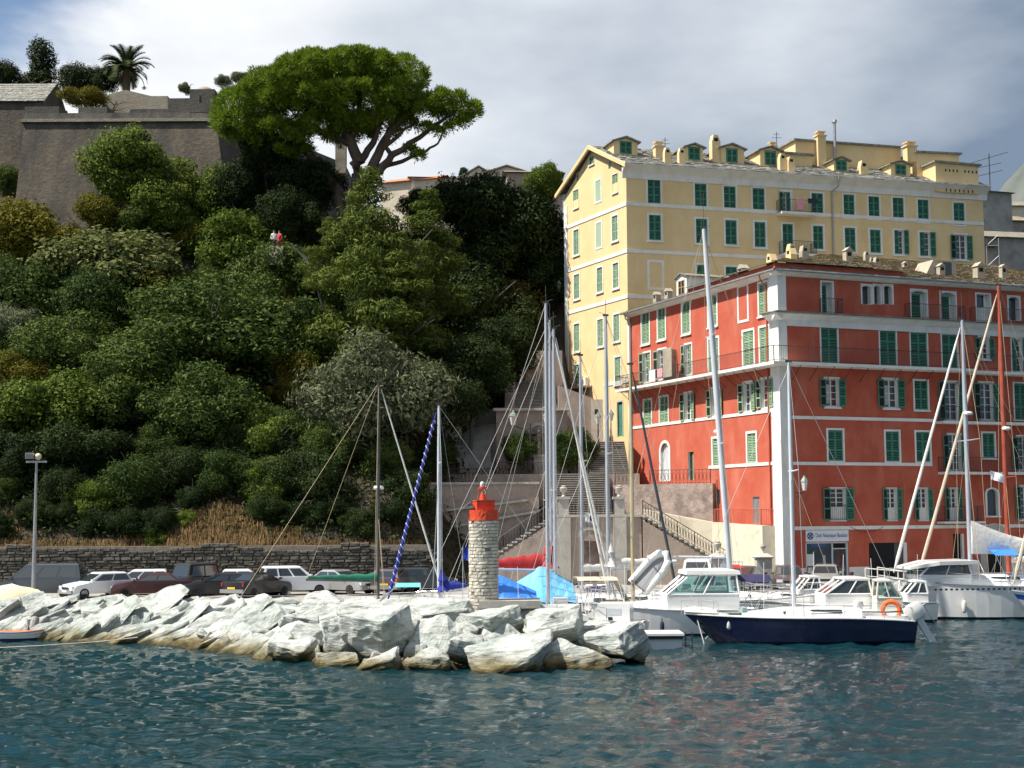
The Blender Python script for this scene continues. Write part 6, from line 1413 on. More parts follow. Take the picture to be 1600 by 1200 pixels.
    m.prism([(xat(874, yy), QZ), (xat(928, yy), QZ), (xat(928, yy), z_b), (xat(874, yy), z_a)], yy, yy + 1.5); m.build('side_wall', 'pink_plaster', ST)
    MB().bx(xat(926, yy - 0.2), xat(944, yy - 0.2), yy - 0.1, yy + 2.0, QZ, z_b - 0.1).build('side_wall', 'cream_plaster', ST)
    MB().bx(xat(932, 104), xat(937, 104), yy - 0.115, yy - 0.09, zat(930, 646, 104), zat(930, 638, 104)).build('slit', 'dark_void', ST)
    # rough terrace wall before the red house
    zt2 = zat(1030, 757, 98.5); q0 = Vector((xat(958, 99.0), 99.0)); q1 = Vector((xat(1114, 95.0), 95.0)); bk = Vector((2.6, 8.0))
    MB().plan([(q0.x, q0.y), (q1.x, q1.y), (q1.x + 0.6, q1.y + 1.2), (q0.x + 3.2, q0.y + 9)], QZ, zt2).build('rough_terrace_wall', 'rough_wall', ST)
    railing(None, [(xat(1016, 97.7), 97.6, zt2), (q1.x - 0.1, q1.y + 0.15, zt2)], 0.95, 'balustrade', ST, 0.28, 0.014, scroll=True)
    railing(None, [(xat(962, 99), 99.1, zt2), (xat(985, 99), 98.5, zt2)], 0.85, 'balustrade', ST, 0.28, 0.014, scroll=True)
    # cream ramp wall down to the quay
    A = at(1004, 796, 95.4); B = at(1112, 816, 93.2); C_ = at(1191, 821, 88.6); D = at(1226, 822, 88.3)
    m = MB()
    def seg(a, b, th=0.5):
        d = (b - a); nrm = Vector((-d.y, d.x, 0)).normalized() * th
        if nrm.y < 0: nrm = -nrm
        V = [Vector((a.x, a.y, QZ)), Vector((b.x, b.y, QZ)), b, a]; return MB().add(V + [v + nrm for v in V], [(0, 1, 2, 3), (7, 6, 5, 4), (0, 1, 5, 4), (2, 3, 7, 6), (0, 3, 7, 4), (1, 2, 6, 5)])
    seg(A, B).build('ramp_wall', 'cream_plaster', ST); seg(B + Vector((0.003, -0.004, 0)), C_).build('ramp_wall', 'cream_plaster', ST)
    seg(C_ + Vector((0.003, 0.0, 0)), D + Vector((-0.1, 0.5, 0))).build('ramp_wall', 'cream_plaster', ST)
    F0 = FRl; zy = F0.px(1182, 822)[1]
    # little yard floor and railing
    MB().plan([(B.x, B.y + 0.45), (C_.x, C_.y + 0.45), (D.x - 0.1, D.y + 0.6), (D.x - 4.2, D.y + 7.8)], QZ + zy - 0.5, QZ + zy - 0.02).build('yard_floor', 'concrete', ST)
    railing(None, [(B.x + 0.2, B.y + 0.1, min(B.z, C_.z) + 0.02), (C_.x, C_.y + 0.2, C_.z), (D.x - 0.4, D.y + 0.55, D.z)], 1.0, 'yard_railing', ST, 0.14, 0.012, 'stucco_red')
stairs()

# statue on pedestal in the niche
def statue():
    p = at(843, 748, 102.6); za = zat(905, 740, 99.5)
    t = thing('statue', 'weathered bronze figure standing on a pedestal in the stairway niche', 'statue', (p.x, 102.6, za))
    MB().bx(-0.5, 0.5, -0.4, 0.4, 0, 0.2).bx(-0.4, 0.4, -0.32, 0.32, 0.2, 1.3).bx(-0.48, 0.48, -0.4, 0.4, 1.3, 1.45).build('pedestal', 'concrete', t)
    MB().lathe([(0.3, 0), (0.3, 0.1), (0.27, 0.5), (0.24, 0.8), (0.17, 1.0), (0.22, 1.25), (0.25, 1.38), (0.1, 1.48), (0.09, 1.52), (0.13, 1.6), (0.13, 1.7), (0.08, 1.78), (0, 1.8)], 12).tube([(-0.22, 0, 1.35), (-0.36, -0.08, 1.1), (-0.2, -0.25, 1.0)], [0.08, 0.07, 0.05], 6).tube([(0.22, 0, 1.35), (0.34, -0.05, 1.1), (0.3, -0.15, 0.85)], [0.08, 0.07, 0.05], 6).build('figure', 'bronze', t, (0, 0, 1.45), smooth=True)
statue()
def street_lantern(p, h, label, heads=2, s=1.0, spread=0.55):
    t = thing('street_lantern', label, 'lamp', p)
    MB().lathe([(0.16 * s, 0), (0.16 * s, 0.3), (0.08 * s, 0.5), (0.06 * s, 1.0), (0.045 * s, h), (0, h)], 10).build('post', 'iron', t)
    if heads == 2: MB().tube([(-spread, 0, h - 0.1), (-spread * 0.5, 0, h - 0.35), (spread * 0.5, 0, h - 0.35), (spread, 0, h - 0.1)], 0.03, 6).build('arms', 'iron', t)
    for x in ((-spread, spread) if heads == 2 else (0,)):
        z = h - 0.1
        g = MB().lathe([(0, z), (0.13 * s, z), (0.24 * s, z + 0.55 * s), (0, z + 0.55 * s)], 6, (x, 0, 0)).build('lantern', 'lamp_glass', t)
        MB().lathe([(0.27 * s, z + 0.55 * s), (0.2 * s, z + 0.68 * s), (0.1 * s, z + 0.8 * s), (0.05 * s, z + 0.92 * s), (0, z + 0.94 * s)], 6, (x, 0, 0)).build('hood', 'lamp_green', g)
    return t
def lanterns():
    za = zat(905, 740, 99.5)
    p = at(829, 745, 101.0); street_lantern((p.x, 101.0, za), zat(829, 662, 101) - za, 'iron post with two green hooded lanterns before the statue niche', 2, 1.15, 1.2)
    p = at(930, 690, 104); zr = zat(960, 690, 105); street_lantern((p.x + 0.2, 103.6, zat(930, 690, 103.6) - 0.5), 1.9, 'single small lantern on a post left of the yellow house door', 1, 0.9)
    p = at(955, 690, 104.6); street_lantern((p.x, 104.6, zr), 1.6, 'single small lantern on a post in front of the yellow house door', 1, 0.9)
    # tall quay lamp
    p = at(53, 890, 76.0); t = thing('quay_lamp_post', 'tall grey lamp post with globe and floodlight on the left quay', 'lamp post', (p.x, 76.0, QZ)); h = zat(54, 720, 76) - QZ
    MB().lathe([(0.12, 0), (0.10, 3), (0.06, h), (0, h)], 10).build('post', 'zinc', t); MB().bx(-0.55, 0.55, -0.04, 0.04, h - 0.1, h - 0.0).build('crossarm', 'zinc', t)
    fl = MB().box((-0.32, -0.1, h + 0.26), (0.42, 0.3, 0.32)).build('floodlight', 'zinc', t); MB().box((-0.32, -0.26, h + 0.24), (0.36, 0.02, 0.26)).build('lens', 'glass_dark', fl)
    MB().lathe([(0.0, h + 0.02)] + [(0.18 * math.sin(a), h + 0.22 - 0.18 * math.cos(a)) for a in np.linspace(0.3, 3.1, 9)], 14, (0.08, 0, 0)).build('globe', 'tarp_cream', t, smooth=True)
lanterns()
def gate_pillars():
    for px_, Y, lab in ((1193, 86.2, 'stone gate pillar with urn by the parked cars, nearer the corner'), (1122, 87.0, 'stone gate pillar with dark urn at the foot of the stairway wall')):
        p = at(px_, 900, Y); t = thing('gate_pillar', lab, 'pillar', (p.x, Y, QZ)); h = zat(px_, 880, Y) - QZ + 0.3
        MB().bx(-0.45, 0.45, -0.45, 0.45, 0, h).build('shaft', 'concrete', t); MB().lathe([(0.75, h), (0.8, h + 0.08), (0.55, h + 0.2), (0.3, h + 0.3), (0, h + 0.3)], 4, M=Matrix.Rotation(R(45), 4, 'Z')).build('cap', 'concrete', t)
        urn(t, (0, 0, h + 0.3), 0.7 if px_ > 1150 else 0.95)
gate_pillars()

# ------------------------------------------------------------------ dry-stone wall behind the parked cars
def drystone_wall():
    t = thing('dry_stone_wall', 'long grey dry stone wall at the foot of the wooded slope behind the cars', 'wall', (0, FOOT - 0.25, QZ))
    x0, x1 = xat(-40, FOOT), xat(672, FOOT); H = 2.9
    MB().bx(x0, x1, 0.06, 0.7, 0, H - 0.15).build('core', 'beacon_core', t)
    rng = random.Random(77); VAR = []
    for i in range(12):
        w = 0.55 + 0.12 * (i % 4); h = 0.21; m = MB(); d = 0.14
        def c(x, y, z): return (x + rng.uniform(-0.03, 0.03), y + rng.uniform(-0.02, 0.02), z + rng.uniform(-0.02, 0.02))
        V = [c(-w / 2, -0.02, -h / 2), c(w / 2, -0.02, -h / 2), c(w / 2, -0.02, h / 2), c(-w / 2, -0.02, h / 2), c(-w * 0.42, -d, -h * 0.36), c(w * 0.42, -d, -h * 0.36), c(w * 0.42, -d, h * 0.36), c(-w * 0.42, -d, h * 0.36)]
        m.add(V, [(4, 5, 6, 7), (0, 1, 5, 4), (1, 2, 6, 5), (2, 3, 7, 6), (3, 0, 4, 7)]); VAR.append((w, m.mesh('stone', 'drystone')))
    stones = []; z = 0.0; row = 0
    while z < H:
        rh = rng.choice((0.13, 0.16, 0.2, 0.25))
        x = x0 + rng.uniform(0, 0.4)
        while x < x1:
            w, me = rng.choice(VAR); top = H - 0.5 * (0.5 + noise.noise(Vector((x * 0.25, 3, 0))))
            sx_ = rng.uniform(0.5, 1.15)
            if z + rh / 2 < top: stones.append((x + w * sx_ / 2, z + rh / 2, me, sx_ * 0.98, rh / 0.225))
            x += w * sx_ + 0.012
        z += rh
    # the ones that show above the cars are separate parts, the remainder one mass
    vis = sorted(stones, key=lambda s_: (-s_[1], s_[0])); pick = set()
    hi = [s_ for s_ in stones if s_[1] > 1.2]; rng.shuffle(hi); pick = hi[:298]; ids = set(id(s_) for s_ in pick)
    for s_ in pick: link('stone', s_[2], t, (s_[0], 0.06 + rng.uniform(-0.05, 0.03), s_[1]), scale=(s_[3], 1, s_[4]), rot=(0, rng.uniform(-0.06, 0.06), 0))
    m = MB()
    for s_ in stones:
        if id(s_) in ids: continue
        m.add([(v.co.x * s_[3] + s_[0], v.co.y + 0.06, v.co.z * s_[4] + s_[1]) for v in s_[2].vertices], [tuple(p.vertices) for p in s_[2].polygons])
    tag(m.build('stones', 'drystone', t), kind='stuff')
drystone_wall()

# ================================================================== VEGETATION
def leaf_cloud(seed, lobes, n, size, up=0.25, inner=0.25, aspect=0.5, droop=0.0):
    """leaf-sized faces spread over the surface and volume of lobes [(centre, radii)]; returns verts, faces"""
    rng = np.random.RandomState(seed)
    L = len(lobes); C = np.array([l[0] for l in lobes], dtype=float); A = np.array([l[1] if hasattr(l[1], '__len__') else (l[1],) * 3 for l in lobes], dtype=float)
    w = (A[:, 0] * A[:, 1] + A[:, 0] * A[:, 2] + A[:, 1] * A[:, 2]); w = w / w.sum()
    k = rng.choice(L, size=int(n * 1.6), p=w)
    d = rng.normal(size=(len(k), 3)); d /= np.linalg.norm(d, axis=1)[:, None]
    rad = 1.0 + rng.normal(-0.05, 0.12, len(k)); spray = rng.rand(len(k)) < 0.06; rad[spray] += rng.rand(spray.sum()) * 0.28; ins = rng.rand(len(k)) < inner; rad[ins] = rng.rand(ins.sum()) ** 0.5 * 0.9
    # lumpy surface
    lump = 1.0 + 0.16 * np.sin(d[:, 0] * 8 + k) * np.sin(d[:, 1] * 7 + 2 * k) + 0.12 * np.sin(d[:, 2] * 9 + k * 3)
    P = C[k] + d * A[k] * (rad * lump)[:, None]
    # drop leaves buried deep in other lobes
    deep = np.zeros(len(k), bool)
    for j in range(L):
        q = np.linalg.norm((P - C[j]) / A[j], axis=1); deep |= (q < 0.62) & (k != j)
    keep = ~deep | (rng.rand(len(k)) < 0.12)
    P = P[keep][:n]; d = d[keep][:n]; m = len(P)
    nr = d + rng.normal(0, 0.55, (m, 3)) + np.array([0, 0, up]); nr /= np.linalg.norm(nr, axis=1)[:, None]
    t = rng.normal(size=(m, 3)); t[:, 2] -= droop; t -= nr * (t * nr).sum(1)[:, None]; t /= np.linalg.norm(t, axis=1)[:, None]
    b = np.cross(nr, t); s = size * rng.uniform(0.6, 1.4, m)[:, None]
    V = np.stack([P - t * s * 0.5, P + b * s * aspect * 0.5 + nr * s * 0.08, P + t * s * 0.5, P - b * s * aspect * 0.5 + nr * s * 0.08], 1).reshape(-1, 3)
    F = np.arange(m * 4).reshape(-1, 4)
    return V, F
def needle_cloud(seed, tufts, per, length, width=0.045):
    """pine tufts: needles radiating up and outwards from each tuft centre [(centre, normal, radius)]"""
    rng = np.random.RandomState(seed); Vs = []
    for c, nrm, r in tufts:
        d = rng.normal(size=(per, 3)) + np.array(nrm) * 1.1; d /= np.linalg.norm(d, axis=1)[:, None]
        st = np.array(c) + d * r * rng.rand(per)[:, None] ** 0.6
        side = np.cross(d, rng.normal(size=(per, 3))); side /= np.linalg.norm(side, axis=1)[:, None]
        l = length * rng.uniform(0.7, 1.3, per)[:, None]
        Vs.append(np.stack([st, st + d * l * 0.5 + side * width, st + d * l, st + d * l * 0.5 - side * width], 1).reshape(-1, 3))
    V = np.concatenate(Vs); return V, np.arange(len(V)).reshape(-1, 4)

def lobes_round(seed, R_=4.0, n=26, flat=0.85, spread=0.76, lr=(0.18, 0.44)):
    rng = np.random.RandomState(seed); out = [((0, 0, 0), (R_ * 0.6, R_ * 0.6, R_ * 0.6 * flat))]
    for i in range(n):
        d = rng.normal(size=3); d[2] = d[2] if d[2] > -0.5 else -d[2] * 0.7; d /= np.linalg.norm(d); r = R_ * rng.uniform(*lr)
        out.append((tuple(d * R_ * spread * rng.uniform(0.7, 1.2) * np.array([1, 1, flat])), (r, r, r * rng.uniform(0.7, 0.95))))
    return out
def lobes_conifer(seed, H=10.0, R_=3.4, n=34):
    rng = np.random.RandomState(seed); out = []
    for i in range(n):
        t = (i + rng.rand()) / n; z = H * (t - 0.45); rr = R_ * (1 - t) ** 0.7 * rng.uniform(0.55, 1.0); a = rng.rand() * 6.28; s = 0.5 + 0.85 * (1 - t)
        out.append(((rr * math.cos(a), rr * math.sin(a), z), (s * 1.25, s * 1.25, s * 0.62)))
    return out
CROWN = {}
def crowns(kind, fn, k):
    CROWN[kind] = [fn(i) for i in range(k)]
LEAFN = 17000
crowns('oak', lambda i: np_mesh('crown', *leaf_cloud(10 + i, lobes_round(10 + i), 24000, 0.235), 'leaf_oak'), 4)
crowns('bright', lambda i: np_mesh('crown', *leaf_cloud(30 + i, lobes_round(30 + i, n=17), 16000, 0.29), 'leaf_bright'), 3)
crowns('autumn', lambda i: np_mesh('crown', *leaf_cloud(40 + i, lobes_round(40 + i, n=18), 17000, 0.27), 'leaf_autumn'), 2)
crowns('pale', lambda i: np_mesh('crown', *leaf_cloud(50 + i, lobes_round(50 + i, n=18, flat=0.7), 13000, 0.36, up=0.5), 'leaf_pale'), 2)
crowns('olive', lambda i: np_mesh('crown', *leaf_cloud(60 + i, lobes_round(60 + i, n=22, flat=0.9, lr=(0.2, 0.36)), 22000, 0.30, aspect=0.26, droop=0.4), 'leaf_olive'), 2)
crowns('dark', lambda i: np_mesh('crown', *leaf_cloud(70 + i, lobes_round(70 + i), 22000, 0.25), 'leaf_dark'), 2)
crowns('brown', lambda i: np_mesh('crown', *leaf_cloud(80 + i, lobes_round(80 + i, n=14), 7000, 0.34), 'leaf_brown'), 1)
crowns('conifer', lambda i: np_mesh('crown', *leaf_cloud(90 + i, lobes_conifer(90 + i), 20000, 0.36, aspect=0.22, inner=0.15), 'leaf_conifer'), 2)
def shrub_pine(i):
    rng = np.random.RandomState(900 + i); T = []
    for c, a in lobes_round(120 + i, n=24, lr=(0.2, 0.36)):
        for k in range(10):
            d = rng.normal(size=3); d[2] = abs(d[2]) * 0.8 - 0.1; d /= np.linalg.norm(d); T.append((np.array(c) + d * np.array(a), d * 0.6 + np.array([0, 0, 0.9]), 0.28))
    return np_mesh('crown', *needle_cloud(i, T, 60, 0.36, 0.04), 'leaf_pine')
crowns('pinebush', shrub_pine, 1)

TRN = random.Random(21)
def trunk_mesh(h, r, lean, seed, matn='bark_grey', crown_r=3.0):
    rg = random.Random(seed); m = MB()
    pts = [Vector((0, 0, -1.2))]; 
    for i in range(1, 5): t = i / 4; pts.append(Vector((lean * t * t * h * 0.3 + rg.uniform(-0.1, 0.1), rg.uniform(-0.1, 0.1), h * t)))
    m.tube(pts, [r * 1.25, r, r * 0.85, r * 0.72, r * 0.55], 8)
    for k in range(6):
        a = rg.uniform(0, 6.28); p = pts[3].lerp(pts[4], rg.random()); e = p + Vector((math.cos(a) * crown_r * 0.7, math.sin(a) * crown_r * 0.7, crown_r * rg.uniform(0.2, 0.8)))
        mid = p.lerp(e, 0.5) + Vector((0, 0, rg.uniform(-0.2, 0.3))); m.tube([p, mid, e], [r * 0.45, r * 0.3, r * 0.1], 6)
    return m.mesh('trunk', matn)
def ground_hit(px, py, hc, y0=FOOT - 1, y1=126):
    best = None; Y = y0
    while Y < y1:
        p = at(px, py, Y)
        if p.z <= hill(p.x, p.y) + hc(Y): return p
        Y += 0.5
    return at(px, py, 122.0)
def tree(name, label, kind, px, py, rpx, sq=1.0, group=None, Y=None, hc=1.0, seed=0, cat='tree', conifer=False, var=None, zsq=None):
    if Y is None: p = ground_hit(px, py, lambda yy: rpx * yy / 2235 * 0.42 * hc + 0.2)
    else: p = at(px, py, Y)
    r = rpx * p.y / 2235 * (1.0 if Y is not None else 1.16)
    g = Vector((p.x, p.y, hill(p.x, p.y)))
    t = thing(name, label, cat, g, 0, group)
    rg = random.Random(seed * 7 + int(px)); base = CROWN[kind]; me = base[(seed if var is None else var) % len(base)]
    s = r / 4.0 if not conifer else r / 3.4
    sc_ = (s * 1.0, s * 0.95, s * (zsq or (sq if Y is not None else min(1.05, sq * 1.22))))
    link('crown', me, t, (0, 0, p.z - g.z), scale=sc_, rot=(0, 0, rg.uniform(0, 6.28)))
    h = max(1.0, p.z - g.z)
    link('trunk', trunk_mesh(h, max(0.10, r * 0.055), rg.uniform(-1, 1), seed + int(py), crown_r=r), t)
    return t
G = 'trees and bushes on the wooded slope'
SLOPE = [
    ('broadleaf_tree', 'yellow-green tree rising in front of the fort wall centre', 'bright', 215, 285, 72, 0.95),
    ('broadleaf_tree', 'bright green tree right of the fort wall foot', 'bright', 350, 338, 66, 0.8),
    ('broadleaf_tree', 'olive-yellow tree at the left edge below the fort wall', 'autumn', 45, 385, 84, 0.75),
    ('broadleaf_tree', 'pale flowering tree spreading below the fort in the upper left', 'pale', 195, 432, 112, 0.55),
    ('pine_shrub', 'small bright needle-leaved pine just below the fort tree', 'pinebush', 240, 355, 46, 0.9),
    ('broadleaf_tree', 'leafy green tree left of the two walkers', 'bright', 362, 402, 72, 0.8),
    ('broadleaf_tree', 'rounded dark green tree below the two walkers', 'oak', 440, 450, 74, 0.85),
    ('broadleaf_tree', 'reddish green bush right beside the two walkers', 'brown', 470, 368, 34, 0.8),
    ('broadleaf_tree', 'dark oak filling the left edge, upper one', 'oak', 30, 470, 80, 0.75),
    ('broadleaf_tree', 'green oak under the pale flowering tree', 'oak', 170, 500, 84, 0.7),
    ('broadleaf_tree', 'yellowish oak crown in the middle of the slope', 'autumn', 262, 468, 66, 0.65),
    ('broadleaf_tree', 'wide spreading dark oak in the middle of the slope', 'oak', 320, 555, 130, 0.6),
    ('broadleaf_tree', 'grey-green olive at the left edge, mid slope', 'olive', 25, 530, 50, 0.85),
    ('broadleaf_tree', 'mixed green tree left of the wide spreading oak', 'oak', 120, 570, 84, 0.7),
    ('broadleaf_tree', 'olive-yellow bush at the left edge below the grey olive', 'autumn', 20, 600, 55, 0.7),
    ('broadleaf_tree', 'dark oak left of centre under the spreading oak', 'oak', 200, 630, 84, 0.7),
    ('broadleaf_tree', 'big green oak directly above the quay lamp post', 'bright', 75, 665, 78, 0.75),
    ('broadleaf_tree', 'dark shaded oak above the dry grass bank', 'oak', 315, 660, 92, 0.7),
    ('broadleaf_tree', 'dense dark tree left of the big conifer', 'oak', 430, 545, 88, 0.85),
    ('broadleaf_tree', 'small yellow-green tree left of the olive', 'autumn', 470, 590, 50, 0.85),
    ('olive_tree', 'large grey-green olive tree behind the two left masts', 'olive', 575, 650, 112, 0.85),
    ('broadleaf_tree', 'glossy green bush left of the olive', 'bright', 415, 700, 50, 0.95),
    ('broadleaf_tree', 'lower glossy green bush above the parked cars', 'bright', 408, 772, 38, 1.05),
    ('broadleaf_tree', 'rounded yellow-green bush above the dry stone wall, left', 'bright', 137, 790, 36, 0.95),
    ('broadleaf_tree', 'dark green bush above the dry stone wall, left of centre', 'oak', 222, 762, 56, 0.8),
    ('broadleaf_tree', 'small sprouting green bush low in the bank', 'bright', 240, 845, 18, 1.0),
    ('broadleaf_tree', 'small leafy bush beside the dry grass', 'bright', 292, 818, 20, 0.9),
    ('broadleaf_tree', 'dark tree under the olive, above the stone wall', 'dark', 480, 760, 60, 0.8),
    ('broadleaf_tree', 'dark evergreen between the olive and the stairway', 'dark', 700, 600, 80, 1.1),
    ('broadleaf_tree', 'dark shaded tree low at the left edge', 'dark', 15, 730, 60, 0.8),
    ('broadleaf_tree', 'dark shaded tree right of the quay lamp post', 'dark', 120, 715, 66, 0.7),
    ('broadleaf_tree', 'dark evergreen right of the conifer, lower', 'dark', 740, 500, 84, 1.0),
    ('broadleaf_tree', 'brownish green tree above the stairway top', 'brown', 795, 490, 52, 1.1),
    ('broadleaf_tree', 'tall dark evergreen left of the yellow building', 'dark', 800, 390, 88, 1.15),
    ('broadleaf_tree', 'dark evergreen on the skyline right of the conifer', 'dark', 745, 340, 70, 1.1),
    ('broadleaf_tree', 'dark evergreen against the yellow building', 'dark', 850, 440, 52, 1.3),
    ('broadleaf_tree', 'shaded evergreen overhanging the stairway', 'dark', 770, 590, 62, 0.9),
    ('broadleaf_tree', 'dark leafy bush over the left end of the dry grass', 'dark', 278, 742, 46, 0.8),
    ('broadleaf_tree', 'dark leafy bush over the right end of the dry grass', 'oak', 345, 745, 48, 0.8),
    ('broadleaf_tree', 'dark leafy bush above the small sprouting bush', 'dark', 300, 785, 30, 0.7),
    ('broadleaf_tree', 'small dark bush overhanging the curved steps', 'dark', 735, 640, 46, 0.6),
]
for i, a in enumerate(SLOPE):
    tree(*a[:3], a[3], a[4], a[5], a[6], G, seed=i)
tree('broadleaf_tree', 'yellow-green tree at the top left corner of the yellow building', 'bright', 852, 295, 36, 1.2, G, Y=122, seed=3)
tree('conifer_tree', 'large soft green conifer in the middle of the slope', 'conifer', 575, 420, 92, 1.05, G, Y=104, conifer=True, seed=0)
tree('conifer_tree', 'lighter conifer right of the large soft green one', 'conifer', 668, 400, 66, 1.0, G, Y=109, conifer=True, seed=1)
tree('conifer_tree', 'small conifer between the large one and the walkers', 'conifer', 515, 400, 46, 0.8, G, Y=106, conifer=True, seed=2)
tree('conifer_tree', 'shaded conifer below the large soft green one', 'conifer', 625, 500, 84, 0.8, G, Y=102, conifer=True, seed=3)
for (px_, py, rr, lab) in ((420, 255, 52, 'dark ivy mass on the fort flank under the pine, left'), (480, 300, 56, 'dark evergreen thicket below the pine trunk, left'), (385, 300, 46, 'dark thicket at the corner of the bastion'), (455, 340, 48, 'dark thicket just above the two walkers')):
    tree('evergreen_thicket', lab, 'dark', px_, py, rr, 1.2, G, Y=121 if py < 320 else 117, seed=int(px_))
_rs = random.Random(41)
for iy, py in enumerate(range(395, 800, 46)):
    for ix in range(12):
        px_ = -10 + ix * 60 + (30 if iy % 2 else 0) + _rs.uniform(-16, 16)
        if px_ > 640 and py > 640 or (py > 730 and _rs.random() < 0.45): continue
        kind = _rs.choice(['oak', 'oak', 'dark', 'bright', 'autumn', 'pale'] if py < 640 else ['dark', 'dark', 'oak'])
        near = min(SLOPE, key=lambda q: (q[3] - px_) ** 2 + (q[4] - py) ** 2); dx_, dy_ = px_ - near[3], py - near[4]
        side = ('left of' if dx_ < 0 else 'right of') if abs(dx_) > abs(dy_) else ('above' if dy_ < 0 else 'below')
        short = ' '.join(near[1].split()[:8])
        lab = {'oak': 'dark green', 'dark': 'blackish green', 'bright': 'fresh green', 'autumn': 'yellowing', 'pale': 'pale green'}[kind] + ' scrub bush ' + side + ' the ' + short
        tree('scrub_bush', lab, kind, px_, py + _rs.uniform(-12, 12), _rs.uniform(26, 44), 0.9, 'scrub between the trees', seed=ix + iy * 13, cat='bush')
for (px_, py, rr, Y, lab) in ((700, 640, 60, 98.0, 'tall dark evergreen shading the left end of the stairway'), (735, 580, 62, 103.5, 'dark evergreen hanging over the curved steps'), (778, 545, 56, 109.0, 'dark evergreen beside the topmost flight of steps'), (680, 720, 36, 96.0, 'small dark bush at the left end of the stair wall')):
    tree('evergreen_tree', lab, 'dark', px_, py, rr, 1.15, G, Y=Y, seed=int(px_))
for k in range(13):
    px_ = -5 + k * 52 + _rs.uniform(-10, 10)
    if 262 < px_ < 400: continue
    tree('bank_bush', 'dark bush on the bank above the wall, ' + ('above the grey people carrier', 'behind the quay lamp post', 'right of the quay lamp post', 'above the first white hatchback', 'left of the dry grass tuft', 'at the left end of the dry grass', 'in the dry grass', 'amid the dry grass', 'at the right end of the dry grass', 'above the white off-road wagon', 'above the green sail cover', 'behind the black mast', 'left of the white mast')[k], 'dark', px_, 812 + _rs.uniform(-12, 14), _rs.uniform(24, 34), 0.8, 'dark bushes on the bank above the wall', seed=k, cat='bush')
for (px_, py, rr, lab) in ((655, 325, 34, 'dark evergreen hiding the red roofed house'), (702, 322, 38, 'dark evergreen hiding the long cream hilltop house')):
    tree('evergreen_tree', lab, 'dark', px_, py, rr, 1.1, G, Y=122, seed=int(px_))
for (px_, py, rr, kd, lab) in ((165, 345, 50, 'autumn', 'yellowing bush at the left foot of the fort tree'), (262, 335, 56, 'bright', 'bright bush at the right foot of the fort tree'), (212, 355, 48, 'oak', 'dark bush directly under the fort tree')):
    tree('broadleaf_tree', lab, kd, px_, py, rr, 1.0, G, Y=120, seed=int(px_))
# stairway bushes
for px_, py, rr, Y, lab in ((812, 706, 28, 101.6, 'clipped green bush left of the statue'), (900, 708, 34, 101.8, 'clipped green bush right of the statue')):
    tree('garden_bush', lab, 'oak', px_, py, rr, 1.45, None, Y=Y, seed=4, cat='bush')
# hilltop trees beside the fort
def hilltop():
    tree('cypress_tree', 'dark cypress pair at the top left edge behind the stone roof', 'dark', 10, 128, 34, 1.15, None, Y=150, seed=1)
    t = thing('cypress_tree', 'tall dark cypress behind the stone-roofed house', 'tree', (at(66, 130, 150).x, 150, 33)); 
    z = zat(66, 112, 150) - 33; r = 22 * 150 / 2235
    rg = np.random.RandomState(5); lob = [((rg.uniform(-0.5, 0.5), rg.uniform(-0.5, 0.5), -2.6 + 0.45 * k), (1.35 - 0.05 * k + rg.uniform(-0.15, 0.15), 1.3 - 0.05 * k, 0.95)) for k in range(13)]
    link('crown', np_mesh('crown', *leaf_cloud(5, lob, 9000, 0.26, up=0.6, aspect=0.4), 'leaf_dark'), t, (0, 0, z), scale=(1.1, 1.1, 1.0)); link('trunk', trunk_mesh(z, 0.22, 0, 3, crown_r=1), t)
    tree('broadleaf_tree', 'open dark tree between the cypress and the palm', 'dark', 126, 132, 36, 1.1, None, Y=146, seed=7)
    tree('broadleaf_tree', 'dark bushy tree left behind the palm', 'dark', 166, 128, 26, 1.2, None, Y=148, seed=8)
    tree('broadleaf_tree', 'yellowish shrub on the fort parapet below the open tree', 'autumn', 130, 158, 38, 0.6, None, Y=132, seed=9, cat='bush')
    tree('broadleaf_tree', 'thin grey shrub on the wall just left of the pine crown', 'olive', 348, 130, 15, 1.0, None, Y=133, seed=10, cat='bush')
    tree('broadleaf_tree', 'wispy grey shrub behind the left side of the pine crown', 'olive', 375, 122, 18, 0.8, None, Y=133, seed=11, cat='bush')
    tree('broadleaf_tree', 'small wispy sapling beside the sentry turret', 'pale', 288, 140, 10, 1.3, None, Y=132, seed=12, cat='bush')
    tree('cypress_tree', 'tiny dark cypress on the hilltop skyline between houses', 'dark', 724, 270, 7, 1.6, None, Y=175, seed=13)
    tree('broadleaf_tree', 'ivy clump hanging on the curtain wall at the left edge', 'oak', 12, 290, 26, 1.6, None, Y=130, seed=14, cat='ivy')
hilltop()
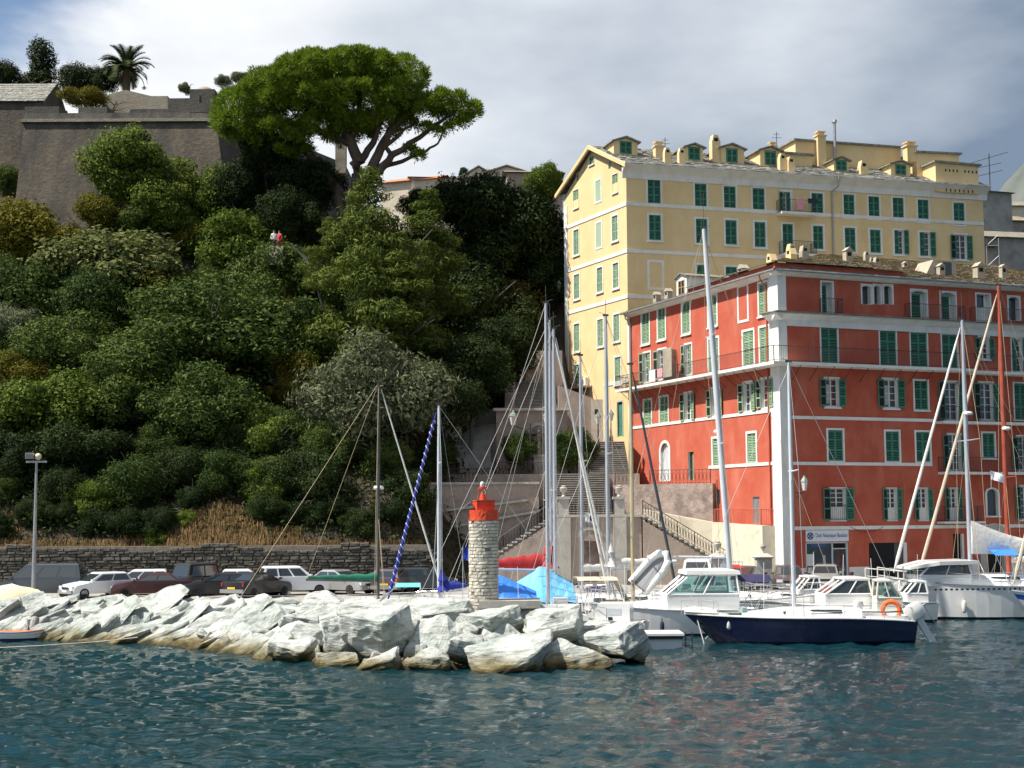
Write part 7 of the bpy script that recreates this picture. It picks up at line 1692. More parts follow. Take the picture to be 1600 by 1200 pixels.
# palm
def palm():
    Y = 140; top = at(198, 108, Y); t = thing('palm_tree', 'date palm with arching fronds above the fort', 'tree', (top.x, Y, 33)); h = top.z - 33
    MB().tube([(0, 0, 0), (0.1, 0, h * 0.5), (0, 0, h)], [0.42, 0.36, 0.4], 10).build('trunk', 'bark', t)
    rng = random.Random(3); L = 46 * Y / 2235
    for k in range(54):
        az = rng.uniform(0, 6.28); el = rng.uniform(-0.5, 1.45); ln = L * rng.uniform(0.85, 1.1); m = MB(); pts = []
        for i in range(9):
            s_ = i / 8; e_ = el - 1.25 * s_ * s_ * (1.0 if el < 1.0 else 0.75); 
            prev = pts[-1] if pts else Vector((0, 0, h)); 
            pts.append(prev + Vector((math.cos(az) * math.cos(e_), math.sin(az) * math.cos(e_), math.sin(e_))) * (ln / 8) if pts else prev)
        V = []; F = []
        for i in range(1, 9):
            for sub in range(4):
                a = pts[i - 1].lerp(pts[i], sub / 4); d = (pts[i] - pts[i - 1]).normalized(); side = d.cross(Vector((0, 0, 1))).normalized() if abs(d.z) < 0.99 else Vector((1, 0, 0))
                ll = 0.75 * math.sin(math.pi * min(1, (i - 1 + sub / 4 + 1.2) / 9.6)) + 0.1
                for sg in (-1, 1):
                    e2 = a + (side * sg * 0.75 + d * 0.6 + Vector((0, 0, 0.12))).normalized() * ll; w = d * 0.05
                    n0 = len(V); V += [tuple(a - w), tuple(a + w), tuple(e2)]; F.append((n0, n0 + 1, n0 + 2))
        m.add(V, F); m.tube(pts, [0.05] * 4 + [0.035] * 3 + [0.02] * 2, 4); m.build('frond', 'leaf_palm', t)
palm()
# umbrella pine
def umbrella_pine():
    Y = 119.0; base = at(540, 330, Y); g = Vector((base.x, Y, base.z - 1.5)); ppm = 2235 / Y
    t = thing('umbrella_pine', 'great umbrella pine with wide flat crown and forked trunks on the skyline', 'tree', g)
    def loc(px, py, dy=0.0): p = at(px, py, Y + dy); return p - g
    rng = np.random.RandomState(8); T = []
    # crown pads: (px, py, half-width px, depth m, dome height px)
    pads = [(395, 165, 62, 3.4, 40), (440, 140, 66, 4.2, 44), (500, 118, 72, 5.0, 44), (560, 112, 72, 5.0, 42), (610, 118, 56, 4.2, 46), (470, 165, 76, 4.6, 40), (560, 160, 84, 5.0, 44), (370, 190, 38, 2.8, 34), (630, 150, 40, 3.4, 36), (695, 158, 40, 2.4, 26), (722, 168, 26, 1.8, 24), (665, 165, 28, 2.2, 22), (430, 205, 56, 3.4, 26), (520, 195, 60, 3.6, 26), (600, 185, 50, 3.2, 22)]
    for (px, py, hw, dep, dh) in pads:
        py += 12; dh *= 0.86
        c = np.array(loc(px, py)); a = hw / ppm; b = dh / ppm; n = int(26 * hw / 40 * dep / 2.6)
        for k in range(n):
            u = rng.rand() ** 0.5; th = rng.rand() * 6.283; x = u * math.cos(th); y = u * math.sin(th)
            z = math.sqrt(max(0, 1 - u * u)); up = np.array([x * 0.8, y * 0.8, z + 0.35]); up /= np.linalg.norm(up)
            T.append((c + np.array([x * a, y * dep, z * b * rng.uniform(0.78, 1.05) - 0.1]), up, 0.55 * rng.uniform(0.8, 1.2)))
        for k in range(n // 3):
            u = rng.rand() ** 0.5; th = rng.rand() * 6.283; T.append((c + np.array([u * math.cos(th) * a * 0.9, u * math.sin(th) * dep * 0.9, rng.uniform(-0.2, 0.25) * b]), np.array([0, 0, 0.3]), 0.5))
    # a few loose tufts on the open right side
    for px, py in ((655, 245), (738, 185), (705, 200), (720, 192), (640, 235), (690, 205), (668, 200), (480, 235), (455, 240), (360, 215), (400, 225), (440, 235), (350, 200)):
        for q in range(4): T.append((np.array(loc(px + rng.uniform(-7, 7), py + rng.uniform(-4, 4), rng.uniform(-1, 1))), np.array([0, 0, 1.0]), 0.4))
    cr_ = link('crown', np_mesh('crown', *needle_cloud(3, T, 170, 0.36, 0.036), 'leaf_pine'), t)
    W = lambda *pts: [loc(*p) for p in pts]
    tr = [(W((548, 345), (556, 300), (560, 255), (545, 215), (520, 180)), [0.75, 0.62, 0.52, 0.42, 0.28]), (W((556, 330, 0.2), (575, 280), (592, 240), (610, 205), (640, 170)), [0.6, 0.5, 0.4, 0.3, 0.2]),
          (W((540, 345, 1), (528, 300, 1), (505, 270, 1), (478, 235, 1), (455, 195, 1)), [0.6, 0.5, 0.45, 0.36, 0.24]), (W((592, 270), (612, 245), (640, 225), (680, 195), (710, 172)), [0.42, 0.3, 0.24, 0.17, 0.1]),
          (W((575, 285, 0.6), (600, 262, 0.6), (645, 245, 0.6), (678, 228, 0.6), (695, 205, 0.6)), [0.36, 0.22, 0.15, 0.1, 0.05]), (W((552, 260), (575, 235), (590, 200), (585, 170)), [0.4, 0.3, 0.24, 0.15]), (W((545, 225), (500, 205), (440, 190), (390, 180)), [0.3, 0.24, 0.18, 0.1]),
          (W((560, 250), (548, 215), (560, 180), (565, 150)), [0.4, 0.3, 0.24, 0.15]), (W((612, 245), (605, 220), (625, 195), (650, 172)), [0.22, 0.18, 0.13, 0.08]), (W((595, 238), (630, 205), (655, 190)), [0.2, 0.14, 0.08]), (W((478, 235, 1), (430, 215, 1), (400, 200, 1)), [0.24, 0.16, 0.1])]
    for i, (pts, rr) in enumerate(tr):
        # smooth the polyline
        P = []; Rr = []
        for k in range(len(pts) - 1):
            p0 = pts[max(k - 1, 0)]; p1 = pts[k]; p2 = pts[k + 1]; p3 = pts[min(k + 2, len(pts) - 1)]
            for s_ in range(5):
                u = s_ / 5; P.append(0.5 * ((2 * p1) + (p2 - p0) * u + (2 * p0 - 5 * p1 + 4 * p2 - p3) * u * u + (3 * p1 - p0 - 3 * p2 + p3) * u ** 3) + Vector((0.08 * math.sin(5 * u + k + i), 0, 0.05 * math.sin(7 * u + k)))); Rr.append(rr[k] + (rr[k + 1] - rr[k]) * u)
        P.append(pts[-1]); Rr.append(rr[-1])
        MB().tube(P, Rr, 9).build('trunk' if i < 3 else 'limb', 'bark', t, smooth=True)
umbrella_pine()

# ------------------------------------------------------------------ undergrowth and dry grass
def undergrowth():
    rng = np.random.RandomState(2); rnd = random.Random(6)
    def cards(n, xr, yr, size, matn, name, label, cat, hmax, asp=0.5, cond=None):
        V = []; k = 0; tries = 0
        pts = []
        while len(pts) < n and tries < n * 6:
            tries += 1; x = rnd.uniform(*xr); y = rnd.uniform(*yr)
            if cond and not cond(x, y): continue
            pts.append((x, y, hill(x, y)))
        P = np.array(pts); m = len(P); P[:, 2] += rng.rand(m) ** 1.5 * hmax
        nr = rng.normal(size=(m, 3)) + np.array([0, -0.4, 0.7]); nr /= np.linalg.norm(nr, axis=1)[:, None]
        t = rng.normal(size=(m, 3)); t -= nr * (t * nr).sum(1)[:, None]; t /= np.linalg.norm(t, axis=1)[:, None]; b = np.cross(nr, t); s = size * rng.uniform(0.6, 1.4, m)[:, None]
        V = np.stack([P - t * s * 0.5, P + b * s * asp * 0.5, P + t * s * 0.5, P - b * s * asp * 0.5], 1).reshape(-1, 3)
        o = link(name, np_mesh(name, V, np.arange(m * 4).reshape(-1, 4), matn)); tag(o, label, cat, kind='stuff')
    cards(90000, (-52, 4), (FOOT + 1, 128), 0.26, 'leaf_dark', 'undergrowth', 'dark leafy undergrowth covering the wooded slope', 'undergrowth', 1.3)
    # dry grass curtains over the stone wall
    V = []
    def blade(p, l, w):
        a = rnd.uniform(0, 6.28); d = Vector((math.cos(a) * 0.5, -0.6 + rnd.uniform(-0.4, 0.3), 0.7)).normalized(); side = Vector((w, 0, 0))
        m1 = p + d * l * 0.45; e_ = m1 + Vector((d.x * 0.4, -0.25, -0.75)).normalized() * l * 0.6
        k = len(V); V.extend([p - side, p + side, m1 + side * 0.8, m1 - side * 0.8]); V.extend([m1 - side * 0.8, m1 + side * 0.8, e_ + side * 0.1, e_ - side * 0.1])
    for (x0, x1, y0, y1, n, ln) in ((268, 418, 790, 862, 6500, 1.35), (425, 470, 825, 850, 500, 0.7), (195, 230, 815, 855, 400, 0.7), (100, 200, 845, 865, 350, 0.6), (0, 30, 780, 860, 200, 0.6), (430, 660, 846, 866, 1500, 0.65), (0, 265, 846, 866, 1700, 0.7)):
        for i in range(n):
            px = rnd.uniform(x0, x1); py = rnd.uniform(y0, y1)
            if (x0, y0) == (268, 790) and py < 852 - 60 * max(0, math.sin(math.pi * (px - 268) / 150)) ** 0.6: continue
            p = ground_hit(px, py, lambda yy: 0.1, FOOT - 0.1, FOOT + 14); p.y -= rnd.uniform(0, 0.3); blade(p, ln * rnd.uniform(0.5, 1.2), rnd.uniform(0.012, 0.03))
    o = link('dry_grass', np_mesh('dry_grass', [tuple(v) for v in V], np.arange(len(V)).reshape(-1, 4), 'straw')); tag(o, 'straw coloured dry grass hanging over the dry stone wall', 'grass', kind='stuff')
    V.clear()
    for i in range(3500):
        px = rnd.uniform(0, 660); py = rnd.uniform(770, 868); p = ground_hit(px, py, lambda yy: 0.1, FOOT - 0.1, FOOT + 14); blade(p, rnd.uniform(0.3, 0.9), rnd.uniform(0.01, 0.025))
    o = link('dry_brush', np_mesh('dry_brush', [tuple(v) for v in V], np.arange(len(V)).reshape(-1, 4), 'dry_twig')); tag(o, 'brown dry brush on the bank above the stone wall', 'brush', kind='stuff')
undergrowth()

# ================================================================== BOATS
def hull_parts(root, L, B, fb, mf=0.45, matn='gelcoat', rake=0.5, stern=0.72, deckm='gelcoat', bottom='antifoul', stripe=None, fullbow=2.2):
    """hull with bow at +x; origin under the mast, mf = fraction of length from stern to mast; fb = freeboard (stern, mid, bow)"""
    N = 18; rings = []; edge = []
    def sheer(t): return fb[1] + (fb[2] - fb[1]) * max(0, (t - 0.4) / 0.6) ** 1.8 + (fb[0] - fb[1]) * max(0, (0.4 - t) / 0.4) ** 1.8
    def beam(t): return B / 2 * (1 - max(0, (t - 0.42) / 0.58) ** fullbow) * (stern + (1 - stern) * math.sin(min(1, t / 0.42) * math.pi / 2))
    for i in range(N + 1):
        t = i / N; s = sheer(t); b = max(0.015, beam(t)); x = (t - mf) * L
        lv = [(1.0, s), (0.985, s - 0.14), (0.97, max(0.5 * s + 0.06, s - 0.42)), (0.92, 0.13), (0.86, 0.0), (0.5, -0.3), (0.0, -0.42)]
        pts = []
        for sg in (1, -1):
            row = []
            for k, z in lv:
                row.append(Vector((x - rake * (1 - max(0, z) / s) * t ** 5 - (0.12 * (z / s) if t == 0 else 0), sg * b * k, z)))
            pts.append(row)
        rings.append(pts[0] + pts[1][::-1][1:]); edge.append((x, b, s))
    n = len(rings[0]); m = MB()
    for i in range(N):
        for j in range(n - 1):
            a, b_, c, d = rings[i][j], rings[i][j + 1], rings[i + 1][j + 1], rings[i + 1][j]; zm = max(p.z for p in (a, b_, c, d)); band = j in (0, n - 2)
            m.add([a, b_, c, d], [(0, 1, 2, 3)], 1 if zm < 0.14 else (2 if (stripe and j in (1, n - 3)) else 0))
    m.add(rings[0], [tuple(range(n))], 0)
    h = m.build('hull', [matn, bottom, stripe or matn], root, smooth=True)
    d = MB(); d.rings([[Vector((x - rake * 0, -b * 0.99, s + 0.004)), Vector((x, 0, s + 0.06)), Vector((x, b * 0.99, s + 0.004))] for x, b, s in edge], closed=False, cap0=False, cap1=False)
    d.build('deck', deckm, root, smooth=True)
    g = MB()
    for sg in (1, -1): g.tube([(x, sg * b, s + 0.02) for x, b, s in edge], 0.035, 5)
    g.build('rubbing_strake', 'gelcoat' if matn == 'navy' else 'rubber_grey', h)
    return edge, sheer, beam
def cabin_loft(root, x0, x1, w, z0, h, matn='gelcoat', name='cabin', taper=0.75, nose=0.5, tail=0.1, windows=True, wm='glass_dark', roof=None):
    rs = []
    for t in np.linspace(0, 1, 7):
        x = x0 + (x1 - x0) * t; hh = h * (1 - nose * max(0, (t - 0.55) / 0.45) ** 1.5) * (1 - tail * max(0, (0.2 - t) / 0.2)); ww = w * (1 - 0.35 * max(0, (t - 0.5) / 0.5) ** 2)
        rs.append([Vector((x, sg * k * ww / 2, z0 + z * hh)) for sg, k, z in ((-1, 1, -0.1), (-1, 0.97, 0.45), (-1, taper, 0.93), (-1, taper * 0.5, 1.02), (1, taper * 0.5, 1.02), (1, taper, 0.93), (1, 0.97, 0.45), (1, 1, -0.1))])
    c = MB().rings(rs).build(name, matn, root, smooth=True)
    if windows:
        for sg in (-1, 1):
            a, b = 0.18, 0.72; m = MB(); q = []
            for t, zl, zh in ((a, 0.42, 0.8), (0.45, 0.40, 0.82), (b, 0.42, 0.72)):
                x = x0 + (x1 - x0) * t; ww = w * (1 - 0.35 * max(0, (t - 0.5) / 0.5) ** 2); hh = h * (1 - nose * max(0, (t - 0.55) / 0.45) ** 1.5)
                for z in (zl, zh): k = 0.97 + (taper - 0.97) * max(0, (z - 0.45) / 0.48); q.append(Vector((x, sg * (k * ww / 2 + 0.012), z0 + z * hh)))
            m.add(q, [(0, 1, 3, 2), (2, 3, 5, 4)]); m.build('window', wm, c)
    return c
def wire(root, a, b, r=0.012, matn='wire', name='stay'):
    return MB().tube([a, b], r, 4).build(name, matn, root)
def sail_bundle(root, x0, x1, z0, z1, r, matn, name='sail_cover'):
    rs = []; n = 10
    for i in range(13):
        t = i / 12; x = x0 + (x1 - x0) * t; rr = r * (1.0 - 0.6 * t) * (0.9 + 0.12 * math.sin(i * 2.3)); z = z0 + (z1 - z0) * t + rr * 0.5
        rs.append([Vector((x, rr * 0.55 * math.sin(6.283 * k / n), z + rr * 1.15 * math.cos(6.283 * k / n))) for k in range(n)])
    return MB().rings(rs).build(name, matn, root, smooth=True)
def sailboat(name, label, px, Y, rz, L, top_py, B=None, hullm='gelcoat', mastm='alu', cover='canvas_white', mf=0.55, mast_r=0.085, fb=(0.95, 0.9, 1.2), boom=0.36, boom_z=1.5, spreaders=(0.5,), furl=None, bottom='antifoul', stripe=None, lean=0.0, rails=True, cabin=True, radar=None, wires='wire', cover_r=0.22, bundle_up=0.0, furl_r=0.06, topmast=0.9, cab_h=0.45, stern=0.72, rake=0.7):
    p = at(px, 905, Y); t = thing(name, label, 'sailboat', (p.x, Y, 0), rz, 'moored boats')
    B = B or L * 0.31
    edge, sh, bm = hull_parts(t, L, B, fb, mf, hullm, rake=rake, stripe=stripe, bottom=bottom, stern=stern)
    dz = sh(mf) + 0.05; H = zat(px, top_py, Y)
    bow = Vector(((1 - mf) * L, 0, fb[2] + 0.05)); st = Vector((-mf * L, 0, fb[0] + 0.05))
    if cabin:
        cabin_loft(t, -0.28 * L, 0.2 * L, B * 0.6, sh(0.5) + 0.02, cab_h)
        m = MB()
        for sg in (-1, 1): m.bx(-mf * L + 0.3, -0.3 * L, sg * B * 0.3 - 0.06, sg * B * 0.3 + 0.06, fb[0], fb[0] + 0.28)
        m.bx(-mf * L + 0.25, -mf * L + 0.35, -B * 0.3, B * 0.3, fb[0], fb[0] + 0.28)
        m.build('cockpit_coaming', 'gelcoat', t)
        MB().bx(0.24 * L, 0.30 * L, -0.28, 0.28, sh(0.8), sh(0.8) + 0.12).build('hatch', 'glass_dark', t)
    top = Vector((lean * (H - dz), 0, H))
    base = Vector((0, 0, dz + (cab_h * 0.9 if cabin else 0)))
    MB().tube([(0, 0, dz), base.lerp(top, 0.7), top], [mast_r, mast_r, mast_r * 0.7], 10).build('mast', mastm, t, smooth=True)
    hd = MB().tube([top, top + Vector((0, 0, topmast))], 0.012, 4).box(top + Vector((0, 0, 0.05)), (0.3, 0.1, 0.1)).tube([top + Vector((0, 0, 0.1)), top + Vector((0.35, 0, 0.2))], 0.012, 4); hd.build('masthead', 'wire_dark', t)
    tips = []
    for s_ in spreaders:
        c = base.lerp(top, s_); w = B * 0.36
        MB().tube([c + Vector((-0.1, -w, 0.05)), c, c + Vector((-0.1, w, 0.05))], [0.025, 0.045, 0.025], 6).build('spreader', mastm, t); tips.append((c, w))
    for sg in (-1, 1):
        pr = top
        for c, w in reversed(tips): wire(t, pr, c + Vector((-0.1, sg * w, 0.05)), matn=wires); pr = c + Vector((-0.1, sg * w, 0.05))
        wire(t, pr, (-0.15, sg * B * 0.46, sh(mf) + 0.03), matn=wires)
        if tips: wire(t, tips[0][0], (0.35, sg * B * 0.46, sh(mf) + 0.03), matn=wires)
    wire(t, top, st, matn=wires, name='backstay')
    if furl: 
        a = bow + Vector((-0.1, 0, 0.3)); b = base.lerp(top, 0.97) + Vector((0.12, 0, 0))
        MB().tube([a, a.lerp(b, 0.06), a.lerp(b, 0.5), a.lerp(b, 0.93), b], [0.03, furl_r * 1.15, furl_r, furl_r * 0.75, 0.02], 8).build('furled_jib', furl, t, smooth=True)
        if furl == 'canvas_blue':
            m = MB(); d = (b - a); n_ = d.cross(Vector((0, 1, 0))).normalized(); q = Vector((0, 1, 0)); 
            m.tube([a + d * (0.05 + 0.9 * k / 160) + (n_ * math.cos(k * 0.95) + q * math.sin(k * 0.95)) * furl_r * 1.08 for k in range(161)], 0.022, 4); m.build('spiral_edge', 'canvas_white', t)
    else: wire(t, base.lerp(top, 0.98), bow, matn=wires, name='forestay')
    if boom:
        bz = dz + boom_z; e_ = Vector((-boom * L, 0, bz + 0.1))
        MB().tube([(-0.1, 0, bz), e_], 0.065, 8).build('boom', mastm, t)
        wire(t, top, e_, 0.008, wires, 'topping_lift')
        if cover: 
            s_ = sail_bundle(t, -0.05, -boom * L * 0.97, bz + 0.08, bz + 0.16, cover_r, cover)
            if bundle_up: MB().tube([(-0.16, 0, bz), (-0.16, 0, bz + bundle_up * 0.5), (-0.1, 0, bz + bundle_up)], [cover_r * 1.15, cover_r * 0.8, 0.04], 9).build('sail_head_cover', cover, t, smooth=True)
    if rails:
        m = MB(); 
        pu = [(0.86, 1), (0.93, 1), (1.0, 0), (0.93, -1), (0.86, -1)]
        P = [Vector(((f - mf) * L + (0.15 if sg == 0 else 0), sg * bm(f) * 0.95, sh(f) + 0.62)) for f, sg in pu]; m.tube(P, 0.016, 5)
        for q in P: m.tube([q, Vector((q.x, q.y, sh(0.92)))], 0.014, 4)
        m.build('pulpit', 'steel', t)
        m = MB(); P = [Vector(((f - mf) * L, sg * bm(f) * 0.92, sh(f) + 0.62)) for f, sg in ((0.14, 1), (0.01, 1), (0.01, -1), (0.14, -1))]; m.tube(P, 0.016, 5)
        for q in P: m.tube([q, Vector((q.x, q.y, fb[0]))], 0.014, 4)
        m.build('pushpit', 'steel', t)
        for sg in (-1, 1):
            fs = (0.14, 0.32, 0.5, 0.68, 0.86); Q = [Vector(((f - mf) * L, sg * bm(f) * 0.95, sh(f) + 0.6)) for f in fs]
            m = MB().tube(Q, 0.008, 4).tube([q - Vector((0, 0, 0.28)) for q in Q], 0.006, 4)
            for q in Q[1:-1]: m.tube([q, q - Vector((0, 0, 0.6))], 0.013, 4)
            m.build('lifeline', 'steel', t)
    if radar:
        c = base.lerp(top, radar); MB().lathe([(0.0, 0), (0.24, 0.02), (0.27, 0.1), (0.22, 0.2), (0, 0.22)], 14).build('radar_dome', 'gelcoat', t, c + Vector((0.0, 0.36, 0)), smooth=True); MB().tube([c, c + Vector((0, 0.36, 0.01))], 0.03, 5).build('radar_bracket', mastm, t)
    return t, dict(dz=dz, H=H, top=top, base=base, bow=bow, stern=st, sh=sh, bm=bm, L=L, B=B, mf=mf)
def loc_line(t, a, b, r=0.02, matn='wire', name='mooring_line', sag=0.0):
    P = []
    for i in range(9): u = i / 8; q = Vector(a).lerp(Vector(b), u); q.z -= sag * math.sin(math.pi * u); P.append(q)
    return MB().tube(P, r, 5).build(name, matn, t)
def fender(t, p, h=0.6, r=0.11, matn='canvas_white'):
    return MB().lathe([(0.0, 0), (r * 0.6, 0.03), (r, 0.12), (r, h - 0.12), (r * 0.6, h - 0.03), (0.02, h), (0.02, h + 0.15), (0, h + 0.15)], 10).build('fender', matn, t, p, smooth=True)
def outboard(t, p, rz=0.0, tilt=0.0, matn='gelcoat_grey', s=1.0):
    M = Matrix.Translation(p) @ Matrix.Rotation(rz, 4, 'Z') @ Matrix.Rotation(tilt, 4, 'Y') @ Matrix.Scale(s, 4)
    m = MB(); rs = []
    for z, w, l, x in ((0.0, 0.13, 0.2, 0), (0.05, 0.17, 0.3, 0.0), (0.3, 0.18, 0.33, 0.0), (0.45, 0.14, 0.27, 0.02), (0.5, 0.05, 0.12, 0.04)):
        rs.append([M @ Vector((x + l * (1 if abs(a) < 1.6 else 1) * math.cos(a), w * math.sin(a), z + 0.25)) for a in np.linspace(0, 6.283, 13)[:-1]])
    m.rings(rs); o = m.build('outboard_cowl', matn, t, smooth=True)
    m = MB().bx(-0.1, 0.1, -0.05, 0.05, -0.75, 0.26, 0, M).bx(-0.22, 0.16, -0.03, 0.03, -0.45, -0.4, 0, M).prism([(-0.25, -0.75), (0.2, -0.75), (0.1, -0.95), (-0.12, -0.95)], -0.05, 0.05, 0, M); m.build('outboard_leg', 'gelcoat_grey', o)
    m = MB()
    for k in range(3): a = k * 2.094; m.add([M @ Vector((-0.28, 0.03 * math.cos(a), -0.78 + 0.03 * math.sin(a))), M @ Vector((-0.33, 0.16 * math.cos(a + 0.3), -0.78 + 0.16 * math.sin(a + 0.3))), M @ Vector((-0.26, 0.16 * math.cos(a - 0.3), -0.78 + 0.16 * math.sin(a - 0.3)))], [(0, 1, 2)])
    m.build('propeller', 'zinc', o)
    return o
PI = math.pi
def boats():
    # --- navy sloop in front
    t, d = sailboat('sailboat', 'navy blue hulled white decked sloop lying nearest the camera', 1240, 66.0, PI + R(1), 10.3, 566, 3.1, 'navy', 'mast_white', None, 0.51, 0.10, (0.95, 1.15, 1.3), boom=0, spreaders=(0.55,), bottom='navy', rails=True, cab_h=0.42, stern=0.66, rake=1.4)
    # life ring, outboard, fender, bow cover
    L = d['L']; mf = d['mf']
    m = MB(); P = [Vector((0, 0.38 * math.cos(a), 0.4 + 0.4 * math.sin(a))) for a in np.linspace(-1.15, PI + 1.15, 15)]; m.tube(P, 0.11, 8); m.build('horseshoe_lifebuoy', 'orange', t, (-mf * L + 1.0, 0.75, 1.05), rz=R(80))
    outboard(t, (-mf * L - 0.5, 0.5, 0.75), 0.0, R(30), 'gelcoat', 1.5)
    outboard(t, (-mf * L + 2.45, 0.4, 1.30), R(20), R(-10), 'gelcoat', 0.8)
    fender(t, ((0.80 - mf) * L + 0.15, 0.72, 0.62), 0.55)
    MB().rings([[Vector(((f - mf) * L, w * math.cos(a), d['sh'](f) + 0.12 + h * max(-0.25, math.sin(a)))) for a in np.linspace(0, 6.283, 11)[:-1]] for f, w, h in ((0.86, 0.5, 0.1), (0.90, 0.5, 0.22), (0.96, 0.32, 0.24), (1.0, 0.12, 0.14))]).build('rolled_sail', 'canvas_white', t, smooth=True)
    loc_line(t, ((0.95 - mf) * L, 0.1, 1.25), ((0.92 - mf) * L, 0.5, -0.1), 0.025, 'canvas_white')
    # --- cabin cruiser behind it (bow left)
    def motorboat(name, label, px0, px1, Y, rz, fb, B, hullm='gelcoat', mfr=0.5, **kw):
        L = abs(xat(px1, Y) - xat(px0, Y)); c = (xat(px0, Y) + xat(px1, Y)) / 2
        t = thing(name, label, 'motorboat', (c, Y, 0), rz, 'moored boats'); e_, sh, bm = hull_parts(t, L, B, fb, mfr, hullm, rake=kw.get('rake', 0.9), stern=kw.get('stern', 0.9), stripe=kw.get('stripe'), fullbow=kw.get('fullbow', 2.6))
        for fr_ in (0.3, 0.6):
            for s_ in (-1, 1): fender(t, ((fr_ - mfr) * L, s_ * (bm(fr_) + 0.1), 0.25), 0.5, 0.10, 'canvas_white' if fr_ < 0.5 else 'canvas_navy')
        MB().tube([(-0.2 * L, 0.4, fb[1]), (-0.22 * L, 0.4, fb[1] + 2.6)], 0.012, 4).build('whip_aerial', 'gelcoat', t)
        loc_line(t, ((0.97 - mfr) * L, 0, fb[2]), ((1.02 - mfr) * L + 0.9, 0.3, -0.15), 0.02, 'canvas_beige', sag=0.15)
        return t, L, sh, bm
    def pilothouse(t, x0, x1, w, z0, h, roofm='gelcoat', wm='glass_teal', slope=0.55, back=0.1, over=0.15, posts='gelcoat', roof_t=0.1):
        """cabin with raked windscreen towards +x: lower wall, glazing, roof and corner posts"""
        z1 = z0 + h * 0.42; z2 = z0 + h * 0.94
        low = MB().rings([[Vector((x0, -w / 2, z)), Vector((x1, -w / 2 * 0.86, z)), Vector((x1, w / 2 * 0.86, z)), Vector((x0, w / 2, z))] for z in (z0 - 0.1, z1)]).build('wheelhouse', posts, t)
        X1 = x1 - slope * h; w2 = w * 0.88
        b = [Vector((x0, -w / 2 * 0.985, z1)), Vector((x1 - 0.03, -w / 2 * 0.85, z1)), Vector((x1 - 0.03, w / 2 * 0.85, z1)), Vector((x0, w / 2 * 0.985, z1))]
        u = [Vector((x0 + back, -w2 / 2, z2)), Vector((X1, -w2 / 2 * 0.92, z2)), Vector((X1, w2 / 2 * 0.92, z2)), Vector((x0 + back, w2 / 2, z2))]
        for i, j in ((0, 1), (1, 2), (2, 3)):
            MB().add([b[i], b[j], u[j], u[i]], [(0, 1, 2, 3)]).build('window', wm, low)
        m = MB()
        for k in range(4): m.tube([b[k], u[k]], 0.055, 6)
        m.tube([b[0], b[1], b[2], b[3]], 0.04, 5); m.tube([u[0], u[1], u[2], u[3]], 0.04, 5); m.tube([(b[1] + b[2]) / 2, (u[1] + u[2]) / 2], 0.035, 5); m.tube([(b[0] + b[1]) / 2, (u[0] + u[1]) / 2], 0.04, 5); m.tube([(b[3] + b[2]) / 2, (u[3] + u[2]) / 2], 0.04, 5); m.build('window_frame', posts, low)
        rs = []
        for z, g in ((z2, 0.0), (z2 + 0.03, over), (z2 + roof_t, over * 0.7), (z2 + roof_t + 0.05, -0.25)):
            rs.append([Vector((u[0].x - g, u[0].y - g * 0.5, z)), Vector((u[1].x + g, u[1].y - g * 0.5, z)), Vector((u[2].x + g, u[2].y + g * 0.5, z)), Vector((u[3].x - g, u[3].y + g * 0.5, z))])
        MB().rings(rs).build('wheelhouse_roof', roofm, t, smooth=True)
        return low
    def rail(t, pts, h=0.55, r=0.016, name='guard_rail'):
        m = MB(); P = [Vector(p) + Vector((0, 0, h)) for p in pts]; m.tube(P, r, 5); 
        for p in P: m.tube([p, p - Vector((0, 0, h))], r * 0.9, 4)
        return m.build(name, 'steel', t)
    t, L, sh, bm = motorboat('cabin_cruiser', 'white cabin cruiser with rounded wheelhouse behind the navy sloop', 918, 1182, 70.5, PI + R(4), (1.15, 1.2, 1.55), 2.9)
    cabin_loft(t, -0.05 * L, 0.33 * L, 2.0, sh(0.6) - 0.1, 0.5, nose=0.8, windows=False, name='foredeck_trunk')
    pilothouse(t, -0.36 * L, 0.06 * L, 2.5, 1.25, 1.75, slope=0.65, over=0.2, roof_t=0.22)
    rail(t, [((f - 0.5) * L, s_ * bm(f) * 0.9, sh(f)) for f, s_ in ((0.6, 1), (0.72, 1), (0.84, 1), (0.93, 1), (0.985, 0), (0.93, -1), (0.84, -1), (0.72, -1), (0.6, -1))], 0.7)
    MB().rings([[Vector((x, s_ * 1.2, z)) for s_, z in ((-1, 2.55), (-0.5, 2.85), (0.5, 2.85), (1, 2.55), (0.5, 2.78), (-0.5, 2.78))] for x in (-0.37 * L, -0.56 * L)]).build('bimini', 'canvas_navy', t, smooth=True)
    m = MB()
    for x in (-0.4 * L, -0.55 * L):
        for s_ in (-1, 1): m.tube([(x, s_ * 1.2, 2.6), (-0.44 * L, s_ * 1.3, 1.2)], 0.018, 5)
    m.tube([(-0.44 * L, -1.3, 1.2), (-0.44 * L, 1.3, 1.2)], 0.018, 5); m.build('bimini_frame', 'steel', t)
    m = MB(); P = [Vector((0.02 * L - 0.1 * k * 0, 0, 0)) for k in range(1)]
    # --- small open speedboat with clear windscreen between cruiser and sloop
    t, L, sh, bm = motorboat('speedboat', 'small white speedboat with clear windscreen between cruiser and navy sloop', 1120, 1215, 68.4, PI + R(8), (0.9, 0.95, 1.15), 1.9)
    rs = [[Vector((0.1 + 0.55 * math.cos(a) - h * 0.5, 0.8 * math.sin(a), 0.98 + h)) for a in np.linspace(-1.7, 1.7, 9)] for h in (0, 0.45)]
    MB().rings(rs, closed=False, cap0=False, cap1=False).build('windscreen', 'glass_teal', t, smooth=True); MB().tube(rs[1], 0.02, 5).build('screen_rim', 'steel', t)
